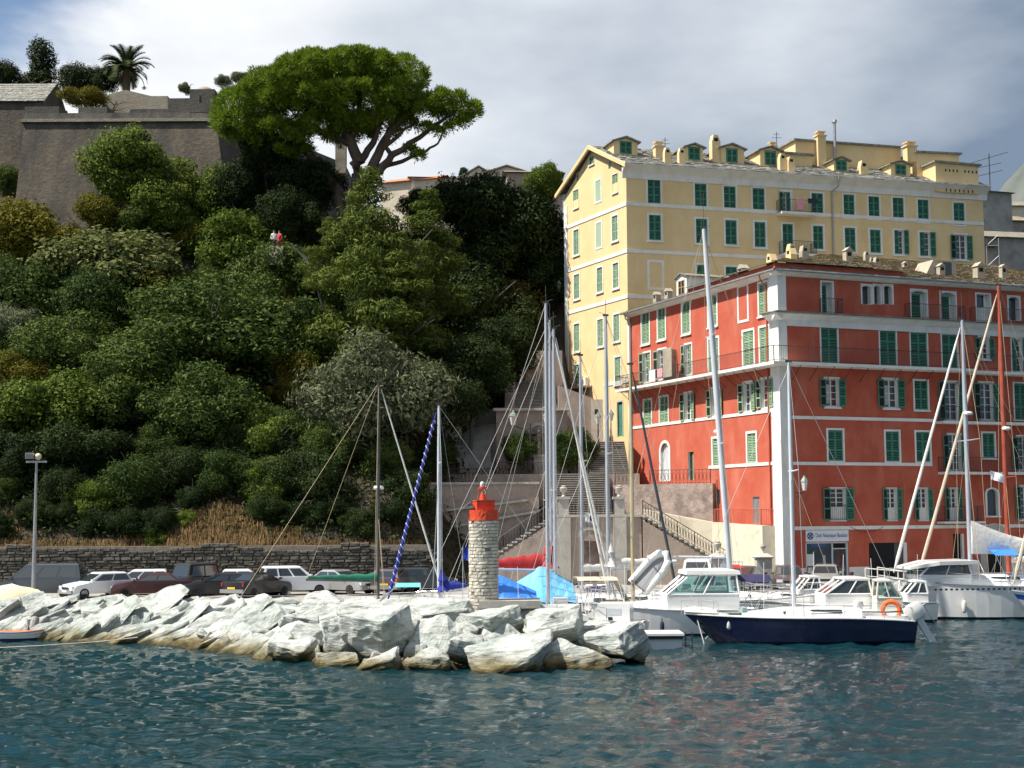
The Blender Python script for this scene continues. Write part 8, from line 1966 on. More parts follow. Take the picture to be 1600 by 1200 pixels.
    # --- floating work pontoon at rock tip
    p = at(1000, 985, 64.0); t = thing('floating_pontoon', 'white floating pontoon with dark edge at the breakwater tip', 'pontoon', (p.x, 64.0, 0)); w = xat(1060, 64) - xat(938, 64)
    MB().bx(-w / 2, w / 2, -0.9, 0.9, -0.2, 0.42).build('float', 'gelcoat_grey', t); MB().bx(-w / 2 - 0.05, w / 2 + 0.05, -0.98, 0.98, 0.424, 0.56).build('fender_edge', 'rubber', t); MB().bx(-w / 2 - 0.1, w / 2 + 0.1, -1.0, 1.0, 0.564, 0.66).build('deck_board', 'gelcoat', t)
    m = MB()
    for x in (0.2, 0.5): m.tube([(w / 2 + x, -0.5, 0.7), (w / 2 + x, -0.5, -0.3)], 0.025, 5)
    for z in (0.4, 0.1): m.tube([(w / 2 + 0.2, -0.5, z), (w / 2 + 0.5, -0.5, z)], 0.02, 5)
    m.build('ladder', 'iron', t)
    # --- white fishing boat bow with box cabin at the rock tip
    t, L, sh, bm = motorboat('fishing_boat', 'small white fishing boat with low box cabin right of the boulders', 905, 1005, 67.0, PI - R(12), (0.9, 0.95, 1.2), 2.1)
    MB().bx(-0.9, 0.6, -0.7, 0.7, 0.95, 1.75).prism([(0.6, 0.95), (1.5, 0.95), (0.6, 1.6)], -0.62, 0.62).build('cabin', 'gelcoat', t); MB().bx(-0.5, 0.2, -0.715, 0.715, 1.25, 1.55).build('window', 'gelcoat_grey', t); MB().bx(-0.1, 0.1, -0.72, 0.72, 1.0, 1.15).build('porthole', 'glass_dark', t)
    rail(t, [((f - 0.5) * L, s_ * bm(f) * 0.9, sh(f)) for f, s_ in ((0.55, 1), (0.75, 1), (0.9, 1), (0.98, 0), (0.9, -1), (0.75, -1))], 0.6)
    # --- launch with beige canopy
    t, L, sh, bm = motorboat('canopy_launch', 'white launch with beige canvas canopy behind the boulders', 865, 985, 71.5, PI + R(6), (1.15, 1.1, 1.35), 2.5)
    rs = [[Vector((x, s_ * 1.05, z)) for s_, z in ((-1, 2.62), (-0.6, 2.75), (0.6, 2.75), (1, 2.62))] for x in (-1.1, 0.9)]
    MB().rings(rs, closed=False, cap0=False, cap1=False).add([(-1.1 + k * 0.0, 0, 0) for k in range(0)], []).build('canopy', 'canvas_beige', t, smooth=True)
    MB().add([(-1.1, -1.05, 2.62), (-1.1, 1.05, 2.62), (-1.75, 1.05, 1.5), (-1.75, -1.05, 1.5)], [(0, 1, 2, 3)]).build('canopy_screen', 'canvas_beige', t); MB().add([(-1.7, -1.06, 1.55), (-0.3, -1.06, 1.55), (-0.3, -1.06, 1.2), (-1.7, -1.06, 1.2)], [(0, 1, 2, 3)]).build('dodger', 'canvas_beige', t); MB().add([(-1.7, 1.06, 1.62), (-0.2, 1.06, 1.62), (-0.2, 1.06, 1.15), (-1.7, 1.06, 1.15)], [(0, 1, 2, 3)]).build('dodger', 'canvas_beige', t)
    m = MB()
    for x, x2 in ((-1.1, -1.5), (0.9, 0.6), (-0.1, 0.3)):
        for s_ in (-1, 1): m.tube([(x, s_ * 1.05, 2.62), (x2, s_ * 1.1, 1.1)], 0.025, 5)
    m.build('canopy_frame', 'steel', t); MB().bx(1.3, 2.0, -0.5, 0.3, 1.1, 1.75).build('seat_box', 'gelcoat', t); MB().bx(-0.6, -0.1, -0.3, 0.3, 1.1, 1.7).build('helm_seat', 'rubber_grey', t)
    # --- blue tarpaulin boat behind the beacon
    t, d = sailboat('sailboat', 'white sloop under a bright blue tarpaulin tent right of the beacon', 868, 73.0, R(8), 9.0, 514, 2.8, boom=0.42, boom_z=2.0, cover=None, furl='canvas_white', furl_r=0.06, spreaders=(0.42,), mf=0.68, mast_r=0.1, rails=False, cabin=False)
    def tent(t, x0, x1, zr0, zr1, hw, z0, matn, peak=0.5):
        rs = []
        for k in range(9):
            u = k / 8; x = x0 + (x1 - x0) * u; zr = zr0 + (zr1 - zr0) * (1 - abs(u - peak) / max(peak, 1 - peak)); rs.append([Vector((x, -hw, z0 + 0.08 * math.sin(k * 2))), Vector((x, -hw * 0.5, z0 + (zr - z0) * 0.55)), Vector((x + 0.02, 0, zr)), Vector((x, hw * 0.5, z0 + (zr - z0) * 0.55)), Vector((x, hw, z0))])
        return MB().rings(rs, closed=False, cap0=False, cap1=False).build('tarpaulin', matn, t)
    tent(t, -2.6, 0.9, 2.1, 3.35, 1.25, 1.45, 'tarp_sky', 0.55)
    t2, d2 = sailboat('sailboat', 'low white sloop with royal blue boat cover just right of the beacon', 856, 71.0, R(4), 8.6, 474, 2.7, boom=0, cover=None, spreaders=(0.36, 0.66), mf=0.60, mast_r=0.10, rails=False, cabin=False, furl=None)
    tent(t2, -3.9, -0.6, 2.1, 3.0, 1.1, 1.5, 'tarp_blue', 0.4)
    # --- red sail cover yacht
    t, d = sailboat('sailboat', 'white yacht with dark red sail cover behind the blue tarpaulins', 862, 76.5, R(2), 10.5, 500, 3.2, cover='canvas_red', boom=0.30, boom_z=1.6, furl='canvas_white', furl_r=0.06, spreaders=(0.40,), mf=0.68, mast_r=0.09, cover_r=0.52, bundle_up=1.5, fb=(1.3, 1.3, 1.5))
    # --- masts further right
    sailboat('sailboat', 'white sloop with slim white mast and raised furled jib left of the tall pole', 910, 78.0, PI + R(10), 9.5, 556, 3.0, boom=0.35, boom_z=1.6, cover='canvas_white', spreaders=(0.55,), mast_r=0.09, furl=None, fb=(1.1, 1.1, 1.4))
    t, d = sailboat('sailboat', 'white sloop with rumpled cream sail heaped at its mast', 951, 75.0, PI + R(6), 9.8, 494, 3.0, boom=0.38, boom_z=1.85, cover='canvas_white', spreaders=(0.5,), mast_r=0.11, cover_r=0.26, bundle_up=1.5, fb=(1.2, 1.2, 1.5))
    sailboat('sailboat', 'old sloop with varnished tan wooden mast and boom', 989, 73.0, R(6), 8.0, 570, 2.6, mastm='mast_tan', boom=0.0, spreaders=(), mf=0.70, furl='car_slate', furl_r=0.075, mast_r=0.10, cabin=True, fb=(1.0, 1.0, 1.3), topmast=0.1)
    # --- tallest mast with bare boom
    t, d = sailboat('sailboat', 'large white yacht with the tallest mast, leaning, and a bare grey boom', 1143, 76.0, R(4), 12.5, 358, 3.6, mastm='mast_white', cover=None, boom=0.36, boom_z=2.15, spreaders=(0.40, 0.7), mast_r=0.16, lean=-0.058, fb=(1.35, 1.3, 1.6), wires='wire_tan', radar=0.43, topmast=2.0, rails=True)
    MB().prism([(-0.1, 2.2), (-0.95, 2.25), (-0.12, 4.2)], -0.03, 0.03).build('storm_sail', 'gelcoat_grey', t)
    # --- inflatable dinghy tilted on deck
    p = at(1018, 893, 72.5); t = thing('inflatable_dinghy', 'white and grey inflatable dinghy tilted on edge among the boats', 'dinghy', (p.x, 72.5, p.z)); M = Matrix.Rotation(R(-48), 4, 'Y') @ Matrix.Rotation(R(60), 4, 'X')
    m = MB(); m.tube([M @ Vector(q) for q in ((-1.1, 0.5, 0), (0.4, 0.5, 0), (0.95, 0.32, 0.06), (1.15, 0, 0.1), (0.95, -0.32, 0.06), (0.4, -0.5, 0), (-1.1, -0.5, 0))], [0.16, 0.2, 0.2, 0.2, 0.2, 0.2, 0.16], 10); m.build('tube', 'gelcoat', t, smooth=True)
    MB().add([M @ Vector(q) for q in ((-1.0, 0.45, -0.06), (0.5, 0.45, -0.06), (1.0, 0, -0.02), (0.5, -0.45, -0.06), (-1.0, -0.45, -0.06))], [(0, 1, 2, 3, 4)]).build('floor', 'rubber_grey', t); MB().box((0, 0, 0), (0.04, 0.9, 0.35), 0, M @ Matrix.Translation((-1.0, 0, 0.05))).build('transom', 'rubber', t)
    # --- motorboats mid right
    t, L, sh, bm = motorboat('motorboat', 'white motorboat with grey tinted windscreen beneath the shop sign', 1180, 1365, 74.5, PI + R(5), (1.1, 1.1, 1.4), 2.5)
    pilothouse(t, -0.42 * L, -0.03 * L, 2.1, 1.15, 1.35, wm='glass_dark', slope=0.8, over=0.1); rail(t, [((f - 0.5) * L, s_ * bm(f) * 0.9, sh(f)) for f, s_ in ((0.6, 1), (0.75, 1), (0.9, 1), (0.985, 0), (0.9, -1), (0.75, -1), (0.6, -1))], 0.6)
    t, L, sh, bm = motorboat('motorboat', 'small white motorboat with cream wheelhouse and red-blue side stripe', 1330, 1440, 72.5, R(-6), (0.95, 0.95, 1.25), 2.2, stripe=None)
    pilothouse(t, -0.2 * L, 0.16 * L, 1.7, 1.0, 1.5, wm='glass_teal', slope=0.35, over=0.08, posts='deck_cream'); 
    for k, (mt, z0) in enumerate((('flag_red', 0.62), ('blue_stripe', 0.42))): MB().add([(-0.48 * L, -bm(0.02) * 1.0, z0), (0.1 * L, -bm(0.6) * 1.0, z0 + 0.05), (0.1 * L, -bm(0.6), z0 + 0.2), (-0.48 * L, -bm(0.02), z0 + 0.18)], [(0, 1, 2, 3)]).build('side_stripe', mt, t, (0, -0.025, 0))
    # --- further white boats filling the moorings between stairway and cars
    t, L, sh, bm = motorboat('motorboat', 'white cabin boat with dark red awning behind the tall leaning mast', 1040, 1150, 78.5, PI + R(10), (1.25, 1.25, 1.5), 2.4)
    pilothouse(t, -0.3 * L, 0.1 * L, 1.9, 1.3, 1.5, wm='glass_dark', slope=0.4, over=0.1); MB().rings([[Vector((x, s_ * 1.0, z)) for s_, z in ((-1, 2.9), (0, 3.05), (1, 2.9))] for x in (-0.3 * L, -0.55 * L)], closed=False, cap0=False, cap1=False).build('awning', 'canvas_red', t)
    t, L, sh, bm = motorboat('motorboat', 'white open motorboat moored between the cruiser and the stair foot', 955, 1060, 76.5, PI + R(3), (1.2, 1.2, 1.45), 2.3)
    cabin_loft(t, -0.1 * L, 0.3 * L, 1.7, 1.25, 0.6, nose=0.7); rail(t, [((f - 0.5) * L, s_ * bm(f) * 0.9, sh(f)) for f, s_ in ((0.1, 1), (0.3, 1), (0.5, 1), (0.75, 1), (0.98, 0), (0.75, -1), (0.5, -1), (0.3, -1), (0.1, -1))], 0.75)
    t, L, sh, bm = motorboat('motorboat', 'grey blue bowed motorboat behind the speedboat windscreen', 1150, 1262, 77.0, PI + R(8), (1.15, 1.15, 1.5), 2.4, 'gelcoat_grey')
    cabin_loft(t, -0.25 * L, 0.2 * L, 1.8, 1.15, 0.55, nose=0.7); rail(t, [((f - 0.5) * L, s_ * bm(f) * 0.9, sh(f)) for f, s_ in ((0.5, 1), (0.75, 1), (0.9, 1), (0.98, 0), (0.9, -1), (0.75, -1), (0.5, -1))], 0.8)
    t, L, sh, bm = motorboat('motorboat', 'white boat with navy spray cover moored below the curved railing', 885, 968, 79.3, PI + R(6), (1.2, 1.2, 1.45), 2.3)
    cabin_loft(t, -0.3 * L, 0.25 * L, 1.7, 1.2, 0.75, 'canvas_navy', 'spray_cover', nose=0.6, windows=False)
    t, L, sh, bm = motorboat('motorboat', 'small grey hulled motorboat in front of the bronze estate car', 1205, 1290, 79.8, PI + R(10), (1.1, 1.1, 1.4), 2.2, 'gelcoat_grey')
    pilothouse(t, -0.3 * L, 0.1 * L, 1.7, 1.15, 1.2, wm='glass_dark', slope=0.5, over=0.08)
    t, L, sh, bm = motorboat('motorboat', 'low white motorboat behind the cream wheelhouse boat', 1370, 1450, 78.0, PI + R(5), (1.0, 1.0, 1.3), 2.2)
    pilothouse(t, -0.35 * L, 0.05 * L, 1.7, 1.05, 1.1, wm='glass_dark', slope=0.5, over=0.08)
    t, L, sh, bm = motorboat('motorboat', 'small white motorboat with tilted grey outboard just right of the beacon', 782, 880, 66.5, R(6), (0.85, 0.85, 1.15), 2.0)
    cabin_loft(t, -0.05 * L, 0.35 * L, 1.4, 0.9, 0.5, nose=0.7); outboard(t, (-0.5 * L - 0.1, 0, 0.95), 0, R(-15), 'gelcoat_grey', 1.0); MB().bx(-0.25 * L, -0.1 * L, -0.5, 0.5, 0.85, 1.45).build('console', 'gelcoat', t)
    # --- big white yacht on the right and its neighbours
    t, d = sailboat('sailboat', 'big white yacht with draped cream mainsail and blue awnings at right', 1517, 80.5, PI + R(6), 12.0, 500, 4.4, cover=None, boom=0.42, boom_z=2.0, spreaders=(0.52,), mast_r=0.13, fb=(1.75, 1.75, 2.15), mf=0.62, furl='canvas_white', furl_r=0.09, radar=0.62, wires='wire_tan', topmast=1.6, cab_h=0.6)
    rs = []; bz = d['dz'] + 2.0
    for k in range(9):
        u = k / 8; x = -0.05 - u * 4.7; top_ = bz + 1.25 * (1 - u) ** 1.8 + 0.3; rs.append([Vector((x, 0.12 * math.sin(3 * u + 1), top_)), Vector((x, 0.28 + 0.05 * math.sin(k), (top_ + bz) / 2)), Vector((x, 0.18, bz - 0.35)), Vector((x, -0.18, bz - 0.35)), Vector((x, -0.28, (top_ + bz) / 2))])
    MB().rings(rs).build('draped_mainsail', 'canvas_white', t, smooth=True)
    for x, w in ((-0.9, 1.4), (-3.2, 1.6)):
        MB().rings([[Vector((xx, s_ * 1.3, z)) for s_, z in ((-1, 3.45), (-0.5, 3.75), (0.5, 3.75), (1, 3.45), (0.5, 3.68), (-0.5, 3.68))] for xx in (x, x - w)]).build('awning', 'tarp_blue', t, smooth=True)
        m = MB()
        for xx in (x, x - w):
            for s_ in (-1, 1): m.tube([(xx, s_ * 1.3, 3.46), (x - w / 2, s_ * 1.35, 1.9)], 0.025, 5)
        m.build('awning_frame', 'steel', t)
    MB().rings([[Vector((x, s_ * w, z)) for s_ in (-1, 1) for z in ((z0, z1) if s_ < 0 else (z1, z0))] for x, w, z0, z1 in ((0.2, 1.5, 3.0, 3.2), (2.4, 1.5, 2.95, 3.15), (3.9, 1.1, 2.72, 2.85))]).build('hard_top', 'gelcoat', t)
    pilothouse(t, 0.5, 3.4, 2.6, 1.9, 1.15, wm='glass_dark', slope=0.6, over=0.0, roof_t=0.02)
    for k in range(24): MB().bx(0.0, 0.14, -0.02, 0.0, 0, 0.1).build('scupper', 'rubber', t, (-4.0 + k * 0.3, 2.2 * (1 if k < 30 else 1) * 1.0, 1.62))
    for f, z in ((0.72, 0.0),): fender(t, ((f - 0.62) * 12, 1.75, 0.35), 0.7, 0.13)
    for f, q in ((0.97, (8.5, 3.5, -0.1)), (0.97, (6.2, 4.2, -0.1))): loc_line(t, ((f - 0.62) * 12, 0.2, 2.1), q, 0.025, 'canvas_white')
    t, d = sailboat('sailboat', 'ketch with rust red mast and cream furled jib at the right edge', 1577, 84.0, PI + R(4), 11.0, 446, 3.4, mastm='mast_red', cover='canvas_white', boom=0.35, boom_z=1.3, spreaders=(0.34,), mast_r=0.15, fb=(1.5, 1.5, 1.9), mf=0.5, furl='canvas_beige', furl_r=0.095, wires='wire_tan', radar=0.5, topmast=0.2)
    t, d = sailboat('sailboat', 'white yacht with blue stripe, only its bow showing at the right edge', 1700, 75.0, PI + R(2), 9.0, 520, 3.0, cover='canvas_white', boom=0.35, stripe='blue_stripe', fb=(1.3, 1.35, 1.75), mf=0.55, furl='canvas_beige', furl_r=0.1, rake=1.3)
    # --- left pair behind the breakwater
    t, d = sailboat('sailboat', 'ketch with black mast, radar dome and long green sail cover left of the beacon', 591, 71.5, PI * 0 + R(4), 10.5, 598, 3.2, mastm='mast_dark', cover='canvas_green', boom=0.34, boom_z=1.25, mf=0.68, spreaders=(0.38,), mast_r=0.075, fb=(1.25, 1.25, 1.5), radar=0.5, furl='canvas_white', furl_r=0.045, wires='wire_tan', topmast=0.5, hullm='gelcoat', cover_r=0.2)
    t, d = sailboat('sailboat', 'white mast sloop with blue spiral furled jib and blue sail bag left of the beacon', 686, 69.5, PI + R(4), 9.5, 634, 3.0, mastm='mast_white', cover='canvas_blue', boom=0.14, boom_z=0.9, mf=0.73, spreaders=(0.70,), mast_r=0.09, fb=(1.2, 1.2, 1.45), furl='canvas_blue', furl_r=0.075, topmast=1.0, cover_r=0.30, bundle_up=1.0)
    MB().rings([[Vector((x, s_ * 0.8, z)) for s_, z in ((-1, 2.45), (-0.5, 2.6), (0.5, 2.6), (1, 2.45), (0.5, 2.55), (-0.5, 2.55))] for x in (0.9, 2.1)]).build('sprayhood', 'canvas_teal', t, smooth=True)
    m = MB()
    for x in (0.9, 2.1):
        for s_ in (-1, 1): m.tube([(x, s_ * 0.8, 2.46), (1.0 + 2.4 * (x > 1.5), s_ * 0.9, 1.2)], 0.028, 5)
    m.build('sprayhood_frame', 'steel', t)
    m = MB(); P = [Vector((0, 0.24 * math.cos(a), 0.3 + 0.27 * math.sin(a))) for a in np.linspace(-1.15, PI + 1.15, 15)]; m.tube(P, 0.08, 8); m.build('horseshoe_lifebuoy', 'orange', t, (-1.0, 1.1, 1.25), rz=R(80))
    # --- orange rowing boat at the left rocks
    p = on_z(52, 995, 0.0); t = thing('rowing_boat', 'little white rowing boat with orange rim below the left boulders', 'rowing boat', (p.x + 0.1, p.y - 2.0, 0), R(8)); hull_parts(t, 2.1, 1.0, (0.42, 0.40, 0.48), 0.5, 'gelcoat', rake=0.3, stern=0.8, deckm='orange', stripe='orange')
    # mooring ropes over the rocks
    def rope(name, lab, pts, r=0.03, matn='wire'): o = MB().tube([Vector(q) for q in pts], r, 5).build(name, matn); tag(o, lab, 'rope')
    rope('mooring_rope', 'pale mooring rope sagging from the rowing boat along the left water', [on_z(-20, 1013, 0.12), on_z(60, 1009, 0.15), on_z(150, 1003, 0.2), on_z(215, 996, 0.35)], 0.025, 'canvas_beige')
    # mooring lines from the black masted ketch and the sloop to the rocks are in their rigging
boats()
def flags():
    def flag(lab, px, py, Y, w, h, cols, vert=True, pole=2.0):
        p = at(px, py, Y); t = thing('flag', lab, 'flag', (p.x, Y, p.z - pole + 0.1)); MB().tube([(0, 0, 0), (0, 0, pole)], 0.018, 5).build('pole', 'steel', t)
        n = len(cols)
        for k, c in enumerate(cols):
            V = []; F = []; m_ = 6
            for i in range(m_ + 1):
                x = w * (k + i / m_) / n
                for j in range(4): z = pole - h * j / 3 - 0.35 * x * 0.9; V.append((x + 0.02, 0.06 * math.sin(7 * x + j * 0.7), z))
            for i in range(m_):
                for j in range(3): F.append((i * 4 + j, (i + 1) * 4 + j, (i + 1) * 4 + j + 1, i * 4 + j + 1))
            MB().add(V, F).build('band', c, t)
        return t
    flag('drooping blue white red tricolour flag just left of the beacon', 723, 857, 67.0, 0.75, 0.6, ('flag_blue', 'flag_white', 'flag_red'), pole=2.4)
    t = flag('small white flag with a black head emblem flying among the masts', 914, 803, 78.2, 0.75, 0.5, ('flag_white',), pole=1.4)
    m = MB(); pr = [(0.26, 1.02), (0.30, 0.95), (0.36, 0.98), (0.38, 1.05), (0.46, 1.06), (0.44, 1.14), (0.47, 1.2), (0.42, 1.28), (0.3, 1.28), (0.25, 1.18)]
    m.add([(x, -0.075, z - 0.05) for x, z in pr], [tuple(range(len(pr)))]); m.build('emblem', 'cloth_dark', t)
    t = flag('white pennant flying in the rigging at right', 1548, 738, 82.0, 0.75, 0.5, ('flag_white',), pole=1.0)
flags()

# ================================================================== CARS
def car(label, px, Y, rz, paintm, kind='hatch', plate=None, name='parked_car', py=900, x=None):
    X = xat(px, Y, py) if x is None else x
    t = thing(name, label, 'car', (X, Y, QZ + 0.004), rz, 'cars parked on the quay')
    spec = {'hatch': (3.9, 1.66, 1.43, [(-1.95, 0.55), (-1.93, 0.92), (-1.80, 0.98), (0.75, 0.97), (1.75, 0.80), (1.95, 0.62), (1.95, 0.35)], (-1.78, -1.45, 0.12, 0.95)),
            'sedan': (4.4, 1.72, 1.40, [(-2.2, 0.5), (-2.2, 0.92), (-2.1, 1.0), (-1.4, 1.0), (0.95, 0.96), (2.0, 0.80), (2.2, 0.6), (2.2, 0.35)], (-1.55, -1.0, 0.15, 1.05)),
            'wagon': (4.3, 1.72, 1.46, [(-2.15, 0.5), (-2.13, 0.95), (-2.0, 1.0), (0.95, 0.97), (1.95, 0.82), (2.15, 0.6), (2.15, 0.35)], (-2.02, -1.75, 0.2, 1.05)),
            'suv': (4.1, 1.75, 1.66, [(-2.05, 0.6), (-2.04, 1.02), (-1.95, 1.1), (0.85, 1.08), (1.85, 0.98), (2.05, 0.75), (2.05, 0.45)], (-1.95, -1.75, 0.3, 0.95)),
            'van': (4.8, 1.86, 1.92, [(-2.4, 0.5), (-2.4, 1.05), (-2.35, 1.12), (1.3, 1.1), (2.2, 0.95), (2.4, 0.7), (2.4, 0.4)], (-2.36, -2.2, 0.75, 1.7)),
            'jeep': (3.9, 1.6, 1.85, [(-1.9, 0.6), (-1.9, 1.05), (-1.85, 1.1), (0.55, 1.1), (1.8, 1.02), (1.95, 0.9), (1.95, 0.45)], (-1.85, -1.7, 0.35, 0.6))}[kind]
    L, Wd, H, prof, (rb, rt, ft, fbm) = spec; z0 = 0.3
    # lower body: swept section with rounded flanks
    poly = [(p[0], z0) for p in (prof[0],)] + prof + [(prof[-1][0], z0)]
    rs = []
    for yk, sc_ in ((-0.5, 0.93), (-0.47, 0.985), (-0.40, 1.0), (0.40, 1.0), (0.47, 0.985), (0.5, 0.93)):
        rs.append([Vector((x * sc_, yk * Wd, z0 + (z - z0) * (0.96 if abs(yk) > 0.45 else 1.0))) for x, z in poly])
    MB().rings(rs).build('body', paintm, t, smooth=True)
    zb = max(p[1] for p in prof) - 0.03; zr = H - 0.06; w0 = Wd * 0.47; w1 = Wd * 0.385
    lo = [Vector((rb, -w0, zb)), Vector((fbm, -w0, zb - 0.02)), Vector((fbm, w0, zb - 0.02)), Vector((rb, w0, zb))]; hi = [Vector((rt, -w1, zr)), Vector((ft, -w1, zr)), Vector((ft, w1, zr)), Vector((rt, w1, zr))]
    MB().rings([lo, hi, [p + Vector((0, 0, 0.04)) * 1 + Vector((0.06 if i in (0, 3) else -0.06, 0.05 if p.y < 0 else -0.05, 0.0)) for i, p in enumerate(hi)]]).build('greenhouse', 'rubber' if kind == 'jeep' else paintm, t)
    MB().rings([[h_ + Vector((0.0, 0, -0.01)) for h_ in hi], [h_ + Vector(((0.1 if i in (0, 3) else -0.12), (0.1 if h_.y < 0 else -0.1), 0.07)) for i, h_ in enumerate(hi)]]).build('roof', 'rubber' if kind == 'jeep' else paintm, t, smooth=False)
    def q(a, b, c, d, i0, i1, j0, j1):
        f = lambda u, v: (a.lerp(b, u)).lerp(d.lerp(c, u), v)
        P = [f(i0, j0), f(i1, j0), f(i1, j1), f(i0, j1)]; n = (P[1] - P[0]).cross(P[3] - P[0]).normalized(); ctr = Vector((0, 0, (zb + zr) / 2))
        if n.dot(P[0] - Vector(((rb + fbm) / 2, 0, (zb + zr) / 2))) < 0: n = -n
        return [p + n * 0.012 for p in P]
    MB().add(q(lo[1], lo[2], hi[2], hi[1], 0.06, 0.94, 0.08, 0.93), [(0, 1, 2, 3)]).build('windscreen', 'glass_dark', t)
    MB().add(q(lo[0], lo[3], hi[3], hi[0], 0.1, 0.9, 0.12, 0.9), [(0, 1, 2, 3)]).build('rear_window', 'glass_dark', t)
    cuts = ((0.06, 0.47), (0.51, 0.90)) if kind not in ('van', 'wagon', 'suv') else ((0.05, 0.30), (0.34, 0.6), (0.64, 0.92))
    for a, b, c, d in ((lo[0], lo[1], hi[1], hi[0]), (lo[3], lo[2], hi[2], hi[3])):
        for u0, u1 in cuts: MB().add(q(a, b, c, d, u0, u1, 0.1, 0.88), [(0, 1, 2, 3)]).build('side_window', 'glass_dark', t)
    for sx_ in (-0.31 * L, 0.32 * L):
        for sy in (-1, 1):
            M = Matrix.Translation((sx_, sy * (Wd / 2 - 0.09), 0.31)) @ Matrix.Rotation(R(90), 4, 'X')
            w = link('wheel', cached('wheel', lambda: MB().lathe([(0.2, -0.09), (0.29, -0.1), (0.31, -0.06), (0.31, 0.06), (0.29, 0.1), (0.2, 0.09)], 18).mesh('wheel', 'tyre', True)), t); w.matrix_local = M
            link('rim', cached('rim', lambda: MB().lathe([(0.0, -0.075), (0.19, -0.07), (0.21, -0.098), (0.21, 0.098), (0.19, 0.07), (0.0, 0.075)], 14).mesh('rim', 'rim')), w)
    xf = prof[-1][0]; xr = prof[0][0]
    for sy in (-1, 1):
        MB().box((xf * 0.985 - 0.02, sy * Wd * 0.36, 0.66), (0.12, 0.32, 0.16)).build('headlight', 'headlight', t); MB().box((xr * 0.985 + 0.02, sy * Wd * 0.39, 0.82), (0.1, 0.2, 0.2)).build('taillight', 'taillight', t)
        MB().box((fbm * 0.82 + 0.05, sy * (Wd / 2 + 0.08), zb + 0.08), (0.1, 0.16, 0.12)).build('wing_mirror', paintm, t)
    MB().box((xf + 0.0, 0, 0.42), (0.14, Wd * 0.92, 0.18)).build('bumper', 'rubber_grey', t); MB().box((xr - 0.0, 0, 0.45), (0.14, Wd * 0.92, 0.2)).build('bumper', 'rubber_grey', t)
    MB().box((xf + 0.03, 0, 0.62), (0.03, Wd * 0.45, 0.12)).build('grille', 'rubber', t)
    pl = MB().box((xr - 0.075, 0, 0.62), (0.012, 0.52, 0.11)).build('number_plate', plate or 'plate_white', t); MB().box((xf + 0.08, 0, 0.45), (0.012, 0.52, 0.11)).build('number_plate', 'plate_white', t)
    return t
